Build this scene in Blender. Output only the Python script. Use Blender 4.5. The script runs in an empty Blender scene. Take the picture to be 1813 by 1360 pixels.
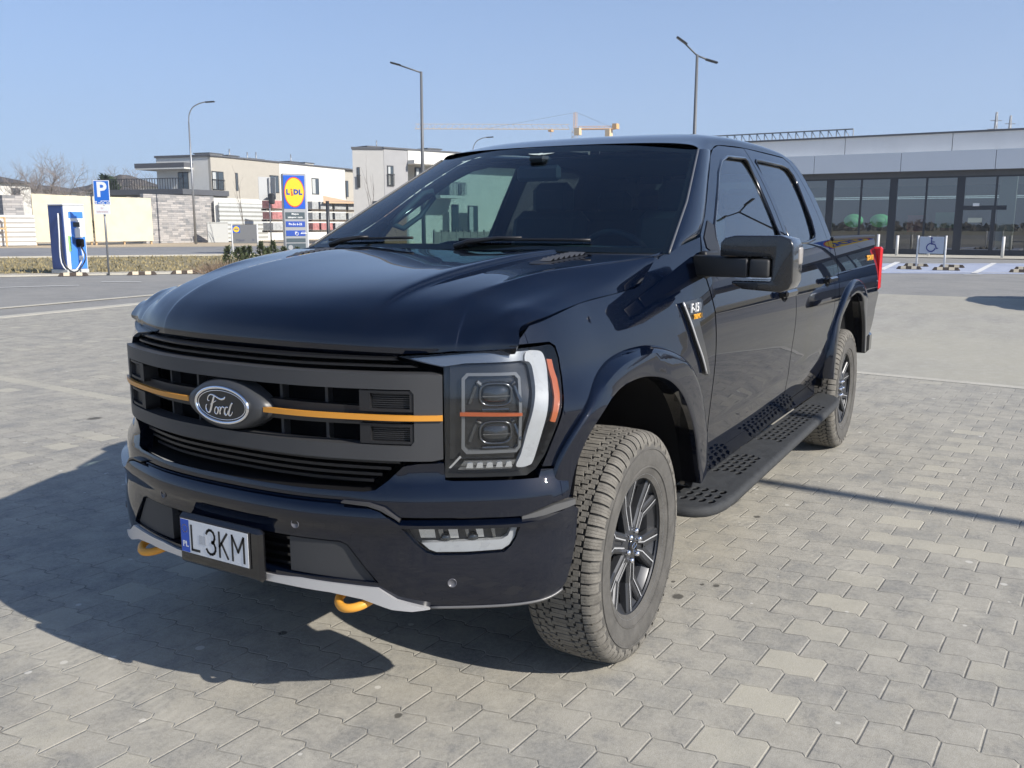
import bpy, math, random
import numpy as np
from mathutils import Vector, Matrix
from mathutils.geometry import delaunay_2d_cdt
random.seed(7)
SC = bpy.context.scene
COL = SC.collection
# ---------------------------------------------------------------- camera
CP = np.array([2.8856, 2.17676, 1.55586]); YAW = 3.67767; PIT = -0.17483; ROL = 0.000713; FPX = 1596.98
_d = np.array([math.cos(YAW)*math.cos(PIT), math.sin(YAW)*math.cos(PIT), math.sin(PIT)])
_r = np.cross(_d, [0, 0, 1]); _r /= np.linalg.norm(_r); _u = np.cross(_r, _d)
_R = math.cos(ROL)*_r + math.sin(ROL)*_u; _U = -math.sin(ROL)*_r + math.cos(ROL)*_u
cam = bpy.data.objects.new('camera', bpy.data.cameras.new('camera')); COL.objects.link(cam)
cam.data.sensor_width = 36.0; cam.data.lens = FPX/1813*36; cam.data.clip_start = 0.05; cam.data.clip_end = 3000
cam.matrix_world = Matrix(((_R[0], _U[0], -_d[0], CP[0]), (_R[1], _U[1], -_d[1], CP[1]), (_R[2], _U[2], -_d[2], CP[2]), (0, 0, 0, 1)))
SC.camera = cam
# ---------------------------------------------------------------- light
SUN_EL = math.radians(33.0); SUN_AZ = math.atan2(1.0, 0.06)   # direction towards the sun in the ground plane
w = bpy.data.worlds.new('World'); SC.world = w; w.use_nodes = True
nt = w.node_tree; nt.nodes.clear()
sky = nt.nodes.new('ShaderNodeTexSky'); sky.sky_type = 'NISHITA'; sky.sun_disc = False
sky.sun_elevation = SUN_EL; sky.sun_rotation = math.pi/2 - SUN_AZ
sky.altitude = 0; sky.air_density = 0.7; sky.dust_density = 0.6; sky.ozone_density = 5.0
bg = nt.nodes.new('ShaderNodeBackground'); bg.inputs[1].default_value = 0.12
wo = nt.nodes.new('ShaderNodeOutputWorld'); mxs = nt.nodes.new('ShaderNodeMix'); mxs.data_type = 'RGBA'; mxs.inputs[7].default_value = (2.25, 2.92, 4.08, 1)   # thin high haze evens out the blue
wtc = nt.nodes.new('ShaderNodeTexCoord'); wsp = nt.nodes.new('ShaderNodeSeparateXYZ'); nt.links.new(wtc.outputs['Generated'], wsp.inputs[0])
wmr = nt.nodes.new('ShaderNodeMapRange'); wmr.interpolation_type = 'SMOOTHSTEP'
for _i, _v in zip((1, 2, 3, 4), (.22, .75, 1.0, .0)): wmr.inputs[_i].default_value = _v
wm2 = nt.nodes.new('ShaderNodeMapRange')
for _i, _v in zip((1, 2, 3, 4), (.0, .26, .88, .46)): wm2.inputs[_i].default_value = _v
wmu = nt.nodes.new('ShaderNodeMath'); wmu.operation = 'MULTIPLY'; nt.links.new(wsp.outputs[2], wm2.inputs[0])
nt.links.new(wsp.outputs[2], wmr.inputs[0]); nt.links.new(wmr.outputs[0], wmu.inputs[0]); nt.links.new(wm2.outputs[0], wmu.inputs[1]); nt.links.new(wmu.outputs[0], mxs.inputs[0])
nt.links.new(sky.outputs[0], mxs.inputs[6]); nt.links.new(mxs.outputs[2], bg.inputs[0]); nt.links.new(bg.outputs[0], wo.inputs[0])
sun = bpy.data.objects.new('sun', bpy.data.lights.new('sun', 'SUN')); COL.objects.link(sun)
sun.data.energy = 4.3; sun.data.angle = math.radians(0.55); sun.data.color = (1.0, 0.94, 0.86)
SD = Vector((math.cos(SUN_AZ)*math.cos(SUN_EL), math.sin(SUN_AZ)*math.cos(SUN_EL), math.sin(SUN_EL)))
sun.rotation_euler = SD.to_track_quat('Z', 'Y').to_euler()
SC.view_settings.view_transform = 'Standard'; SC.view_settings.look = 'None'
SC.view_settings.exposure = 0.62; SC.view_settings.gamma = 1.0
SC.cycles.max_bounces = 8; SC.cycles.transparent_max_bounces = 16
SC.cycles.use_denoising = True

# ---------------------------------------------------------------- pixel -> world helpers (the photograph's 1813 x 1360 grid)
def ray(u, v): return _d + _R*(u-906.5)/FPX - _U*(v-680)/FPX
def gz(u, v, z=0.0):
    d = ray(u, v); return CP + (z-CP[2])/d[2]*d
def at(u, v, D):
    """point seen at (u, v) that stands D metres away over the ground"""
    d = ray(u, v); return CP + d*D/math.hypot(d[0], d[1])

# ---------------------------------------------------------------- objects
def tag(o, label=None, cat=None, group=None, kind=None):
    if label: o['label'] = label
    if cat: o['category'] = cat
    if group: o['group'] = group
    if kind: o['kind'] = kind
    return o
def empty(name, loc=(0, 0, 0), rz=0.0, label=None, cat=None, group=None):
    o = bpy.data.objects.new(name, None); COL.objects.link(o); o.location = loc; o.rotation_euler = (0, 0, rz)
    o.empty_display_size = 0.1
    return tag(o, label, cat, group)
def copy_tree(o, parent=None):
    c = o.copy(); COL.objects.link(c); c.parent = parent
    for ch in list(o.children): copy_tree(ch, c)
    return c

class MB:
    """collects geometry, then links it as ONE mesh object"""
    def __init__(s): s.v = []; s.f = []; s.n = []; s.mi = []; s.sm = []; s.hasn = False
    def add(s, vs, fs, nrm=None, mi=0, smooth=False):
        k = len(s.v); s.v += [tuple(map(float, p)) for p in vs]
        s.f += [tuple(i+k for i in f) for f in fs]; s.mi += [mi]*len(fs); s.sm += [smooth or nrm is not None]*len(fs)
        if nrm is not None: s.n += [tuple(map(float, p)) for p in nrm]; s.hasn = True
        else: s.n += [None]*len(vs)
        return s
    def box(s, c, d, M=None, mi=0, bev=0.0):
        hx, hy, hz = d[0]/2, d[1]/2, d[2]/2
        if bev > 0:
            b = min(bev, hx*.9, hy*.9, hz*.9); vs = []
            for sx_ in (-1, 1):
                for sy_ in (-1, 1):
                    for sz_ in (-1, 1):
                        vs += [(sx_*hx, sy_*(hy-b), sz_*(hz-b)), (sx_*(hx-b), sy_*hy, sz_*(hz-b)), (sx_*(hx-b), sy_*(hy-b), sz_*hz)]
            I = lambda x, y, z, k: ((x*4+y*2+z)*3+k)
            fs = []
            for x in (0, 1): fs.append([I(x, 0, 0, 0), I(x, 1, 0, 0), I(x, 1, 1, 0), I(x, 0, 1, 0)][::1 if x else -1])
            for y in (0, 1): fs.append([I(0, y, 0, 1), I(1, y, 0, 1), I(1, y, 1, 1), I(0, y, 1, 1)][::-1 if y else 1])
            for z in (0, 1): fs.append([I(0, 0, z, 2), I(1, 0, z, 2), I(1, 1, z, 2), I(0, 1, z, 2)][::1 if z else -1])
            for x in (0, 1):
                for y in (0, 1): fs.append([I(x, y, 0, 0), I(x, y, 0, 1), I(x, y, 1, 1), I(x, y, 1, 0)][::1 if x == y else -1])
                for z in (0, 1): fs.append([I(x, 0, z, 0), I(x, 0, z, 2), I(x, 1, z, 2), I(x, 1, z, 0)][::-1 if x == z else 1])
            for y in (0, 1):
                for z in (0, 1): fs.append([I(0, y, z, 1), I(0, y, z, 2), I(1, y, z, 2), I(1, y, z, 1)][::1 if y == z else -1])
            for x in (0, 1):
                for y in (0, 1):
                    for z in (0, 1): fs.append([I(x, y, z, 0), I(x, y, z, 1), I(x, y, z, 2)][::1 if (x+y+z) % 2 else -1])
        else:
            vs = [(x*hx, y*hy, z*hz) for x in (-1, 1) for y in (-1, 1) for z in (-1, 1)]
            fs = [(0, 1, 3, 2), (4, 6, 7, 5), (0, 4, 5, 1), (2, 3, 7, 6), (0, 2, 6, 4), (1, 5, 7, 3)]
        if M is None: vs = [(p[0]+c[0], p[1]+c[1], p[2]+c[2]) for p in vs]
        else: vs = [tuple(M @ Vector(p) + Vector(c)) for p in vs]
        return s.add(vs, fs, mi=mi)
    def span(s, p, q, mi=0, bev=0.0):
        return s.box([(a+b)/2 for a, b in zip(p, q)], [abs(b-a) for a, b in zip(p, q)], mi=mi, bev=bev)
    def tube(s, pts, r, n=8, mi=0, caps=True):
        P = [Vector(p) for p in pts]; R = r if isinstance(r, (list, tuple)) else [r]*len(P)
        vs = []; fs = []; up = None
        for i, p in enumerate(P):
            t = (P[min(i+1, len(P)-1)]-P[max(i-1, 0)]).normalized()
            if up is None:
                up = Vector((0, 0, 1)) if abs(t.z) < .9 else Vector((1, 0, 0))
            a = t.cross(up)
            if a.length < 1e-6: a = t.cross(Vector((0, 1, 0)))
            a.normalize(); b = a.cross(t).normalized(); up = b
            for k in range(n):
                an = 2*math.pi*k/n; vs.append(p+a*math.cos(an)*R[i]+b*math.sin(an)*R[i])
        for i in range(len(P)-1):
            for k in range(n):
                k2 = (k+1) % n; fs.append((i*n+k, i*n+k2, (i+1)*n+k2, (i+1)*n+k))
        if caps: fs.append(tuple(range(n))[::-1]); fs.append(tuple((len(P)-1)*n+k for k in range(n)))
        return s.add(vs, fs, mi=mi, smooth=n > 5)
    def lathe(s, prof, n=32, c=(0, 0, 0), axis='y', mi=0):
        """prof: (radius, height along axis)"""
        vs = []; fs = []
        for r, h in prof:
            for k in range(n):
                a = 2*math.pi*k/n; x, y = r*math.cos(a), r*math.sin(a)
                vs.append({'y': (x+c[0], h+c[1], y+c[2]), 'z': (x+c[0], y+c[1], h+c[2]), 'x': (h+c[0], x+c[1], y+c[2])}[axis])
        for i in range(len(prof)-1):
            for k in range(n):
                k2 = (k+1) % n; fs.append((i*n+k, i*n+k2, (i+1)*n+k2, (i+1)*n+k))
        return s.add(vs, fs, mi=mi, smooth=True)
    def grid(s, G, mi=0, smooth=True, flip=False):
        m, n = len(G), len(G[0]); vs = [p for r in G for p in r]; fs = []
        for i in range(m-1):
            for j in range(n-1):
                q = (i*n+j, i*n+j+1, (i+1)*n+j+1, (i+1)*n+j); fs.append(q[::-1] if flip else q)
        return s.add(vs, fs, mi=mi, smooth=smooth)
    def prism(s, poly, axis, a, b, mi=0):
        """extrude a 2-D polygon; axis 'x' -> poly is (y,z), 'y' -> (x,z), 'z' -> (x,y)"""
        g = {'x': lambda p, h: (h, p[0], p[1]), 'y': lambda p, h: (p[0], h, p[1]), 'z': lambda p, h: (p[0], p[1], h)}[axis]
        n = len(poly); vs = [g(p, a) for p in poly]+[g(p, b) for p in poly]
        fs = [tuple(range(n))[::-1], tuple(range(n, 2*n))]+[(i, (i+1) % n, n+(i+1) % n, n+i) for i in range(n)]
        return s.add(vs, fs, mi=mi)
    def build(s, name, mats, parent=None, label=None, fix=True, auto=None, M=None):
        me = bpy.data.meshes.new(name); me.from_pydata(s.v, [], s.f)
        if not isinstance(mats, (list, tuple)): mats = [mats]
        for m in mats:
            if m: me.materials.append(m)
        me.polygons.foreach_set('material_index', s.mi); me.polygons.foreach_set('use_smooth', s.sm)
        if fix and not s.hasn:
            import bmesh
            bm = bmesh.new(); bm.from_mesh(me); bmesh.ops.recalc_face_normals(bm, faces=bm.faces); bm.to_mesh(me); bm.free()
        me.update()
        if s.hasn: me.normals_split_custom_set_from_vertices([n if n is not None else (0, 0, 0) for n in s.n])
        elif auto is not None: me.set_sharp_from_angle(angle=math.radians(auto))
        o = bpy.data.objects.new(name, me); COL.objects.link(o)
        if parent is not None: o.parent = parent
        if M is not None: o.matrix_local = M
        if label: o['label'] = label
        return o

def fnormal(v, f): pass
def dens(poly, step, closed=True):
    out = []; n = len(poly)
    for i in range(n if closed else n-1):
        a, b = poly[i], poly[(i+1) % n]; L = math.hypot(b[0]-a[0], b[1]-a[1]); k = max(1, int(math.ceil(L/step)))
        for j in range(k): out.append((a[0]+(b[0]-a[0])*j/k, a[1]+(b[1]-a[1])*j/k))
    if not closed: out.append(tuple(poly[-1]))
    return out
def smooth2(poly, n=4, closed=True):
    """Catmull-Rom through the points"""
    P = [np.array(p, float) for p in poly]; m = len(P); out = []
    for i in range(m if closed else m-1):
        g = (lambda k: P[k % m]) if closed else (lambda k: P[min(max(k, 0), m-1)])
        a, b, c, d = g(i-1), g(i), g(i+1), g(i+2)
        for k in range(n):
            t = k/n; out.append(tuple(.5*(2*b+(c-a)*t+(2*a-5*b+4*c-d)*t*t+(3*b-a-3*c+d)*t**3)))
    if not closed: out.append(tuple(P[-1]))
    return out
def inpoly(P, xs, ys):
    c = np.zeros(len(xs), bool); n = len(P)
    for i in range(n):
        x1, y1 = P[i]; x2, y2 = P[i-1]
        if y1 == y2: continue
        c ^= ((ys < y1) != (ys < y2)) & (xs < (x2-x1)*(ys-y1)/(y2-y1)+x1)
    return c
def edged(P, xs, ys):
    d = np.full(len(xs), 9e9)
    for i in range(len(P)):
        ax, ay = P[i-1]; bx, by = P[i]; L = (bx-ax)**2+(by-ay)**2+1e-12
        t = np.clip(((xs-ax)*(bx-ax)+(ys-ay)*(by-ay))/L, 0, 1)
        d = np.minimum(d, np.hypot(xs-ax-t*(bx-ax), ys-ay-t*(by-ay)))
    return d
def patch_mb(mb, outline, fn, step=.03, holes=(), skirt=.012, sgn=1, mi=0, smi=None, estep=None):
    """panel cut out of the surface fn(a, b) -> (x, y, z), with its edges folded inwards"""
    estep = estep or step
    loops = [dens(outline, estep)]+[dens(h, estep) for h in holes]
    o = loops[0]; xs = [p[0] for p in o]; ys = [p[1] for p in o]
    gx = np.arange(min(xs)+step/2, max(xs), step); gy = np.arange(min(ys)+step/2, max(ys), step*.9)
    X, Y = np.meshgrid(gx, gy); X[::2] += step*.25; X = X.ravel(); Y = Y.ravel()
    k = inpoly(o, X, Y) & (edged(o, X, Y) > step*.42)
    for h in loops[1:]: k &= ~inpoly(h, X, Y) & (edged(h, X, Y) > step*.42)
    pts = []; edges = []
    for L in loops:
        b = len(pts); pts += L; edges += [(b+i, b+(i+1) % len(L)) for i in range(len(L))]
    pts += list(zip(X[k], Y[k]))
    r = delaunay_2d_cdt([Vector(p) for p in pts], edges, [], 0, 1e-7)
    V, F = r[0], r[2]
    cx = np.array([sum(V[i].x for i in f)/3 for f in F]); cy = np.array([sum(V[i].y for i in f)/3 for f in F])
    keep = inpoly(o, cx, cy)
    for h in loops[1:]: keep &= ~inpoly(h, cx, cy)
    e = 1e-3
    def nrm(a, b):
        p1 = Vector(fn(a+e, b))-Vector(fn(a-e, b)); p2 = Vector(fn(a, b+e))-Vector(fn(a, b-e))
        n = p1.cross(p2)
        return (n.normalized() if n.length > 1e-12 else Vector((0, 0, 1)))*sgn
    vs = [Vector(fn(p.x, p.y)) for p in V]; ns = [nrm(p.x, p.y) for p in V]; fs = []
    for f, kk in zip(F, keep):
        if not kk: continue
        a, b, c = f[:3]
        if (vs[b]-vs[a]).cross(vs[c]-vs[a]).dot(ns[a]) < 0: f = (a, c, b)
        fs.append(tuple(f))
    mb.add(vs, fs, nrm=ns, mi=mi)
    if skirt:
        for L in loops:
            q = [Vector(fn(*p)) for p in L]; qn = [nrm(*p) for p in L]; m = len(q)
            mb.add(q+[a-b*skirt for a, b in zip(q, qn)], [(i, (i+1) % m, m+(i+1) % m, m+i) for i in range(m)],
                   nrm=[(qn[i].cross(q[(i+1) % m]-q[i-1])).normalized() for i in range(m)]*2, mi=mi if smi is None else smi)
    return mb
def patch(name, outline, fn, mat, parent, **k):
    return patch_mb(MB(), outline, fn, **k).build(name, mat, parent, fix=False)
def text_mesh(body, size, depth=0.002, bold=0.0, align='CENTER', spacing=1.0):
    cu = bpy.data.curves.new('t', 'FONT'); cu.body = body; cu.size = size; cu.extrude = depth; cu.offset = bold
    cu.align_x = align; cu.align_y = 'CENTER'; cu.space_character = spacing; cu.resolution_u = 3
    o = bpy.data.objects.new('t', cu); COL.objects.link(o)
    dg = bpy.context.evaluated_depsgraph_get(); dg.update()
    me = bpy.data.meshes.new_from_object(o.evaluated_get(dg)); bpy.data.objects.remove(o); bpy.data.curves.remove(cu)
    return me
def add_text(mb, body, size, M, mi=0, **k):
    me = text_mesh(body, size, **k)
    mb.add([tuple(M @ v.co) for v in me.vertices], [tuple(p.vertices) for p in me.polygons], mi=mi)
    bpy.data.meshes.remove(me)
def basis(o, x, y, z=None):
    x = Vector(x).normalized(); y = Vector(y).normalized(); z = x.cross(y)
    return Matrix(((x[0], y[0], z[0], o[0]), (x[1], y[1], z[1], o[1]), (x[2], y[2], z[2], o[2]), (0, 0, 0, 1)))

# ---------------------------------------------------------------- materials
MAT = {}
def mat(name, col=(.5, .5, .5), rough=.5, metal=0.0, coat=0.0, spec=.5, noise=0.0, nscale=20.0, bump=0.0, bscale=60.0, emit=None, **kw):
    if name in MAT: return MAT[name]
    m = bpy.data.materials.new(name); m.use_nodes = True; t = m.node_tree; p = t.nodes['Principled BSDF']
    p.inputs['Base Color'].default_value = (*col, 1); p.inputs['Roughness'].default_value = rough
    p.inputs['Metallic'].default_value = metal; p.inputs['Coat Weight'].default_value = coat; p.inputs['Coat Roughness'].default_value = .02
    p.inputs['Specular IOR Level'].default_value = spec
    if noise or bump:
        tc = t.nodes.new('ShaderNodeTexCoord')
    if noise:
        n = t.nodes.new('ShaderNodeTexNoise'); n.inputs['Scale'].default_value = nscale; n.inputs['Detail'].default_value = 6; n.inputs['Roughness'].default_value = .65
        t.links.new(tc.outputs['Object'], n.inputs['Vector'])
        r = t.nodes.new('ShaderNodeMapRange'); r.inputs[1].default_value = .3; r.inputs[2].default_value = .7
        r.inputs[3].default_value = 1-noise; r.inputs[4].default_value = 1+noise; t.links.new(n.outputs['Fac'], r.inputs[0])
        mx = t.nodes.new('ShaderNodeVectorMath'); mx.operation = 'SCALE'; mx.inputs[0].default_value = col
        t.links.new(r.outputs[0], mx.inputs['Scale']); t.links.new(mx.outputs[0], p.inputs['Base Color'])
        r2 = t.nodes.new('ShaderNodeMapRange'); r2.inputs[1].default_value = .3; r2.inputs[2].default_value = .7
        r2.inputs[3].default_value = max(0, rough-.08); r2.inputs[4].default_value = min(1, rough+.08)
        t.links.new(n.outputs['Fac'], r2.inputs[0]); t.links.new(r2.outputs[0], p.inputs['Roughness'])
    if bump:
        n2 = t.nodes.new('ShaderNodeTexNoise'); n2.inputs['Scale'].default_value = bscale; n2.inputs['Detail'].default_value = 4
        t.links.new(tc.outputs['Object'], n2.inputs['Vector'])
        b = t.nodes.new('ShaderNodeBump'); b.inputs['Strength'].default_value = bump; b.inputs['Distance'].default_value = .01
        t.links.new(n2.outputs['Fac'], b.inputs['Height']); t.links.new(b.outputs[0], p.inputs['Normal'])
    if emit: p.inputs['Emission Color'].default_value = (*emit[0], 1); p.inputs['Emission Strength'].default_value = emit[1]
    MAT[name] = m; return m
def glass(name, tint=(.8, .9, .85), ior=1.5, rough=0.0, refl=1.0):
    if name in MAT: return MAT[name]
    m = bpy.data.materials.new(name); m.use_nodes = True; t = m.node_tree; t.nodes.clear()
    o = t.nodes.new('ShaderNodeOutputMaterial'); tr = t.nodes.new('ShaderNodeBsdfTransparent'); tr.inputs[0].default_value = (*tint, 1)
    g = t.nodes.new('ShaderNodeBsdfGlossy'); g.inputs['Roughness'].default_value = rough; g.inputs['Color'].default_value = (refl, refl, refl, 1)
    f = t.nodes.new('ShaderNodeFresnel'); ge = t.nodes.new('ShaderNodeNewGeometry'); mi = t.nodes.new('ShaderNodeMix')
    mi.inputs[2].default_value = ior; mi.inputs[3].default_value = 1/ior; t.links.new(ge.outputs['Backfacing'], mi.inputs[0]); t.links.new(mi.outputs[0], f.inputs[0]); x = t.nodes.new('ShaderNodeMixShader')
    t.links.new(f.outputs[0], x.inputs[0]); t.links.new(tr.outputs[0], x.inputs[1]); t.links.new(g.outputs[0], x.inputs[2]); t.links.new(x.outputs[0], o.inputs[0])
    MAT[name] = m; return m
# ================================================================ GROUND
class NG:
    """tiny helper to write node maths"""
    def __init__(s, m): s.m = m; s.t = m.node_tree
    def n(s, typ, **k):
        x = s.t.nodes.new(typ)
        for a, b in k.items(): setattr(x, a, b)
        return x
    def put(s, sock, v):
        if hasattr(v, 'is_linked'): s.t.links.new(v, sock)
        else: sock.default_value = v
    def m_(s, op, a, b=0.0, c=0.0):
        x = s.n('ShaderNodeMath', operation=op); s.put(x.inputs[0], a); s.put(x.inputs[1], b)
        if op in ('MULTIPLY_ADD', 'COMPARE', 'SMOOTH_MIN', 'WRAP'): s.put(x.inputs[2], c)
        return x.outputs[0]
    def mr(s, v, a, b, c=0.0, d=1.0, st=False):
        x = s.n('ShaderNodeMapRange'); s.put(x.inputs[0], v)
        for i, q in zip((1, 2, 3, 4), (a, b, c, d)): s.put(x.inputs[i], q)
        if st: x.interpolation_type = 'SMOOTHSTEP'
        return x.outputs[0]
    def mix(s, f, a, b, mode='MIX'):
        x = s.n('ShaderNodeMix', data_type='RGBA', blend_type=mode); s.put(x.inputs[0], f)
        s.put(x.inputs[6], a if hasattr(a, 'is_linked') else (*a, 1)); s.put(x.inputs[7], b if hasattr(b, 'is_linked') else (*b, 1))
        return x.outputs[2]
    def noise(s, vec, scale, det=4, rough=.6):
        x = s.n('ShaderNodeTexNoise'); x.inputs['Scale'].default_value = scale; x.inputs['Detail'].default_value = det; x.inputs['Roughness'].default_value = rough
        s.put(x.inputs['Vector'], vec); return x.outputs['Fac']

def paver_material(name, sawamp=.020, colA=(.262, .252, .222), colB=(.345, .327, .275), lines=True, contrast=1.0):
    m = bpy.data.materials.new(name); m.use_nodes = True; g = NG(m); p = m.node_tree.nodes['Principled BSDF']
    tc = g.n('ShaderNodeTexCoord'); sp = g.n('ShaderNodeSeparateXYZ'); g.t.links.new(tc.outputs['Object'], sp.inputs[0])
    X, Y = sp.outputs[0], sp.outputs[1]; a = math.radians(3.2); ca, sa = math.cos(a), math.sin(a)
    L, H = .212, .158
    U = g.m_('ADD', g.m_('MULTIPLY', Y, ca), g.m_('MULTIPLY', X, sa)); V0 = g.m_('SUBTRACT', g.m_('SUBTRACT', g.m_('MULTIPLY', X, ca), g.m_('MULTIPLY', Y, sa)), .08)
    # S-shaped long edges: a slow climb and a quick drop, twice per paver
    ph = g.m_('FRACT', g.m_('DIVIDE', U, L/2)); ramp = g.m_('SUBTRACT', g.m_('MINIMUM', g.m_('DIVIDE', ph, .80), g.m_('DIVIDE', g.m_('SUBTRACT', 1.0, ph), .20)), .5)
    ramp = g.m_('MINIMUM', g.m_('MAXIMUM', g.m_('MULTIPLY', ramp, 1.25), -.42), .42)
    V = g.m_('ADD', V0, g.m_('MULTIPLY', ramp, sawamp))
    vr = g.m_('DIVIDE', V, H); row = g.m_('FLOOR', vr); fv = g.m_('FRACT', vr)
    odd = g.m_('MODULO', g.m_('ABSOLUTE', row), 2.0)
    ur = g.m_('ADD', g.m_('DIVIDE', U, L), g.m_('MULTIPLY', odd, .5)); colm = g.m_('FLOOR', ur); fu = g.m_('FRACT', ur)
    eu = g.m_('MULTIPLY', g.m_('MINIMUM', fu, g.m_('SUBTRACT', 1.0, fu)), L); ev = g.m_('MULTIPLY', g.m_('MINIMUM', fv, g.m_('SUBTRACT', 1.0, fv)), H)
    cv = g.n('ShaderNodeCombineXYZ'); g.put(cv.inputs[0], row); g.put(cv.inputs[1], colm)
    wn = g.n('ShaderNodeTexWhiteNoise', noise_dimensions='3D'); g.t.links.new(cv.outputs[0], wn.inputs[0])
    sc = g.n('ShaderNodeSeparateColor'); g.t.links.new(wn.outputs['Color'], sc.inputs[0]); r1, r2, r3 = sc.outputs[0], sc.outputs[1], sc.outputs[2]
    P = tc.outputs['Object']
    big = g.noise(P, .35, 5, .65); mid = g.noise(P, 3.2, 5, .65); fine = g.noise(P, 60, 5, .75); grit = g.noise(P, 320, 3, .7)
    wv = g.noise(P, 1.1, 3)
    col = g.mix(g.m_('MULTIPLY', r1, .9), colA, colB)
    warm = g.noise(P, .9, 6, .7); blot = g.noise(P, 7.5, 6, .72)
    col = g.mix(g.mr(big, .35, .65, .05, .6), col, (.35, .328, .268))
    col = g.mix(g.mr(warm, .48, .72, 0, .50), col, (.39, .355, .275))
    col = g.mix(g.mr(blot, .50, .68, 0, .60), col, (.44, .415, .35))
    col = g.mix(g.mr(blot, .34, .48, .55, 0), col, (.17, .17, .165))
    col = g.mix(g.mr(mid, .48, .72, 0, .5), col, (.40, .375, .315))
    col = g.mix(g.mr(mid, .32, .50, .55, 0), col, (.185, .187, .18))
    if lines:
        # paler pavers that mark the bays
        U0 = g.m_('MULTIPLY', g.m_('SUBTRACT', colm, g.m_('MULTIPLY', odd, .5)), L)
        ph2 = g.m_('WRAP', g.m_('SUBTRACT', U0, 1.42), 1.325, -1.325)
        colline = g.m_('MULTIPLY', g.m_('LESS_THAN', g.m_('ABSOLUTE', ph2), .106), g.m_('GREATER_THAN', odd, .5))
        # bays end at two cross rows
        rowline = g.m_('MULTIPLY', g.m_('LESS_THAN', g.m_('ABSOLUTE', g.m_('SUBTRACT', row, -13.0)), .5), g.m_('GREATER_THAN', g.m_('ABSOLUTE', g.m_('ADD', U0, 1.35)), 2.75))
        rng = g.m_('LESS_THAN', g.m_('ABSOLUTE', g.m_('ADD', row, -2.0)), 34.0)
        lm = g.m_('MULTIPLY', g.m_('MAXIMUM', colline, rowline), rng)
        strag = g.m_('MULTIPLY', g.m_('GREATER_THAN', r2, .988), .6)
        lm = g.m_('MULTIPLY', g.m_('MAXIMUM', lm, strag), g.m_('MULTIPLY_ADD', r3, .35, .42))
        col = g.mix(lm, col, (.455, .425, .335))
    col = g.mix(g.mr(fine, .38, .66, .0, .62), col, g.mix(.5, col, (.47, .45, .40)), 'MIX')
    gr = g.mr(grit, .32, .68, .72*contrast, 1.26); cvv = g.n('ShaderNodeVectorMath', operation='SCALE'); g.t.links.new(col, cvv.inputs[0]); g.t.links.new(gr, cvv.inputs['Scale']); col = cvv.outputs[0]
    # white grit and lime specks
    vo = g.n('ShaderNodeTexVoronoi'); vo.inputs['Scale'].default_value = 9.0; g.t.links.new(P, vo.inputs['Vector'])
    sv = g.n('ShaderNodeSeparateColor'); g.t.links.new(vo.outputs['Color'], sv.inputs[0])
    sp_ = g.m_('LESS_THAN', vo.outputs['Distance'], g.m_('MULTIPLY', g.m_('POWER', sv.outputs[0], 5.0), .16))
    col = g.mix(g.m_('MULTIPLY', sp_, .7), col, (.6, .58, .52))
    # joints: partly sand filled, partly open
    jw = g.m_('MULTIPLY_ADD', mid, .0024, .0002)
    edge = g.m_('MINIMUM', eu, ev); jm = g.mr(edge, jw, g.m_('ADD', jw, .0016), 1, 0)
    jc = g.mix(g.mr(wv, .42, .6), (.075, .070, .062), (.34, .32, .265))
    jvis = g.mr(g.noise(P, 11, 3), .38, .60, .08, .80)
    col = g.mix(g.m_('MULTIPLY', jm, jvis), col, jc)
    # dusty tyre prints
    for A_, B_, w_ in ((gz(470, 1356), gz(660, 1225), .085), (gz(60, 1120), gz(330, 1345), .10), (gz(1813, 1150), gz(1290, 880), .11)):
        ux, uy = float(B_[0]-A_[0]), float(B_[1]-A_[1]); L_ = math.hypot(ux, uy); ux /= L_; uy /= L_
        dx = g.m_('SUBTRACT', X, float(A_[0])); dy = g.m_('SUBTRACT', Y, float(A_[1]))
        al = g.m_('ADD', g.m_('MULTIPLY', dx, ux), g.m_('MULTIPLY', dy, uy)); ac = g.m_('ADD', g.m_('SUBTRACT', g.m_('MULTIPLY', dx, uy), g.m_('MULTIPLY', dy, ux)), g.m_('MULTIPLY', g.m_('POWER', g.m_('ABSOLUTE', al), 2.0), .05))
        st_ = g.mr(g.m_('SINE', g.m_('ADD', g.m_('MULTIPLY', al, 150.0), g.m_('MULTIPLY', g.m_('ABSOLUTE', ac), 60.0))), -.2, .6)
        msk = g.m_('MULTIPLY', g.mr(g.m_('ABSOLUTE', ac), w_*.8, w_, 1, 0), g.m_('MULTIPLY', g.mr(al, -.2, .1), g.mr(al, L_+.1, L_-.2)))
        msk = g.m_('MULTIPLY', msk, g.mr(g.noise(P, 5, 4), .42, .62, 0, .34))
        col = g.mix(g.m_('MULTIPLY', msk, g.m_('MULTIPLY_ADD', st_, .7, .3)), col, (.52, .49, .41))
    # oil drops
    drops = [gz(705, 1267), gz(1200, 1056), gz(1192, 1030), gz(1340, 915), gz(1268, 1037), gz(167, 741), gz(1243, 1035), gz(500, 1121)]
    rad = [.016, .03, .012, .022, .018, .06, .012, .02]
    nz = g.noise(P, 45, 2)
    for q, rr in zip(drops, rad):
        dx = g.m_('SUBTRACT', X, float(q[0])); dy = g.m_('SUBTRACT', Y, float(q[1]))
        dd = g.m_('SQRT', g.m_('ADD', g.m_('MULTIPLY', dx, dx), g.m_('MULTIPLY', g.m_('MULTIPLY', dy, dy), 1.6)))
        dd = g.m_('ADD', dd, g.m_('MULTIPLY', g.m_('SUBTRACT', nz, .5), rr*.9))
        col = g.mix(g.mr(dd, rr*.8, rr*1.15, .8, 0), col, (.05, .047, .04))
    g.t.links.new(col, p.inputs['Base Color'])
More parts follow.
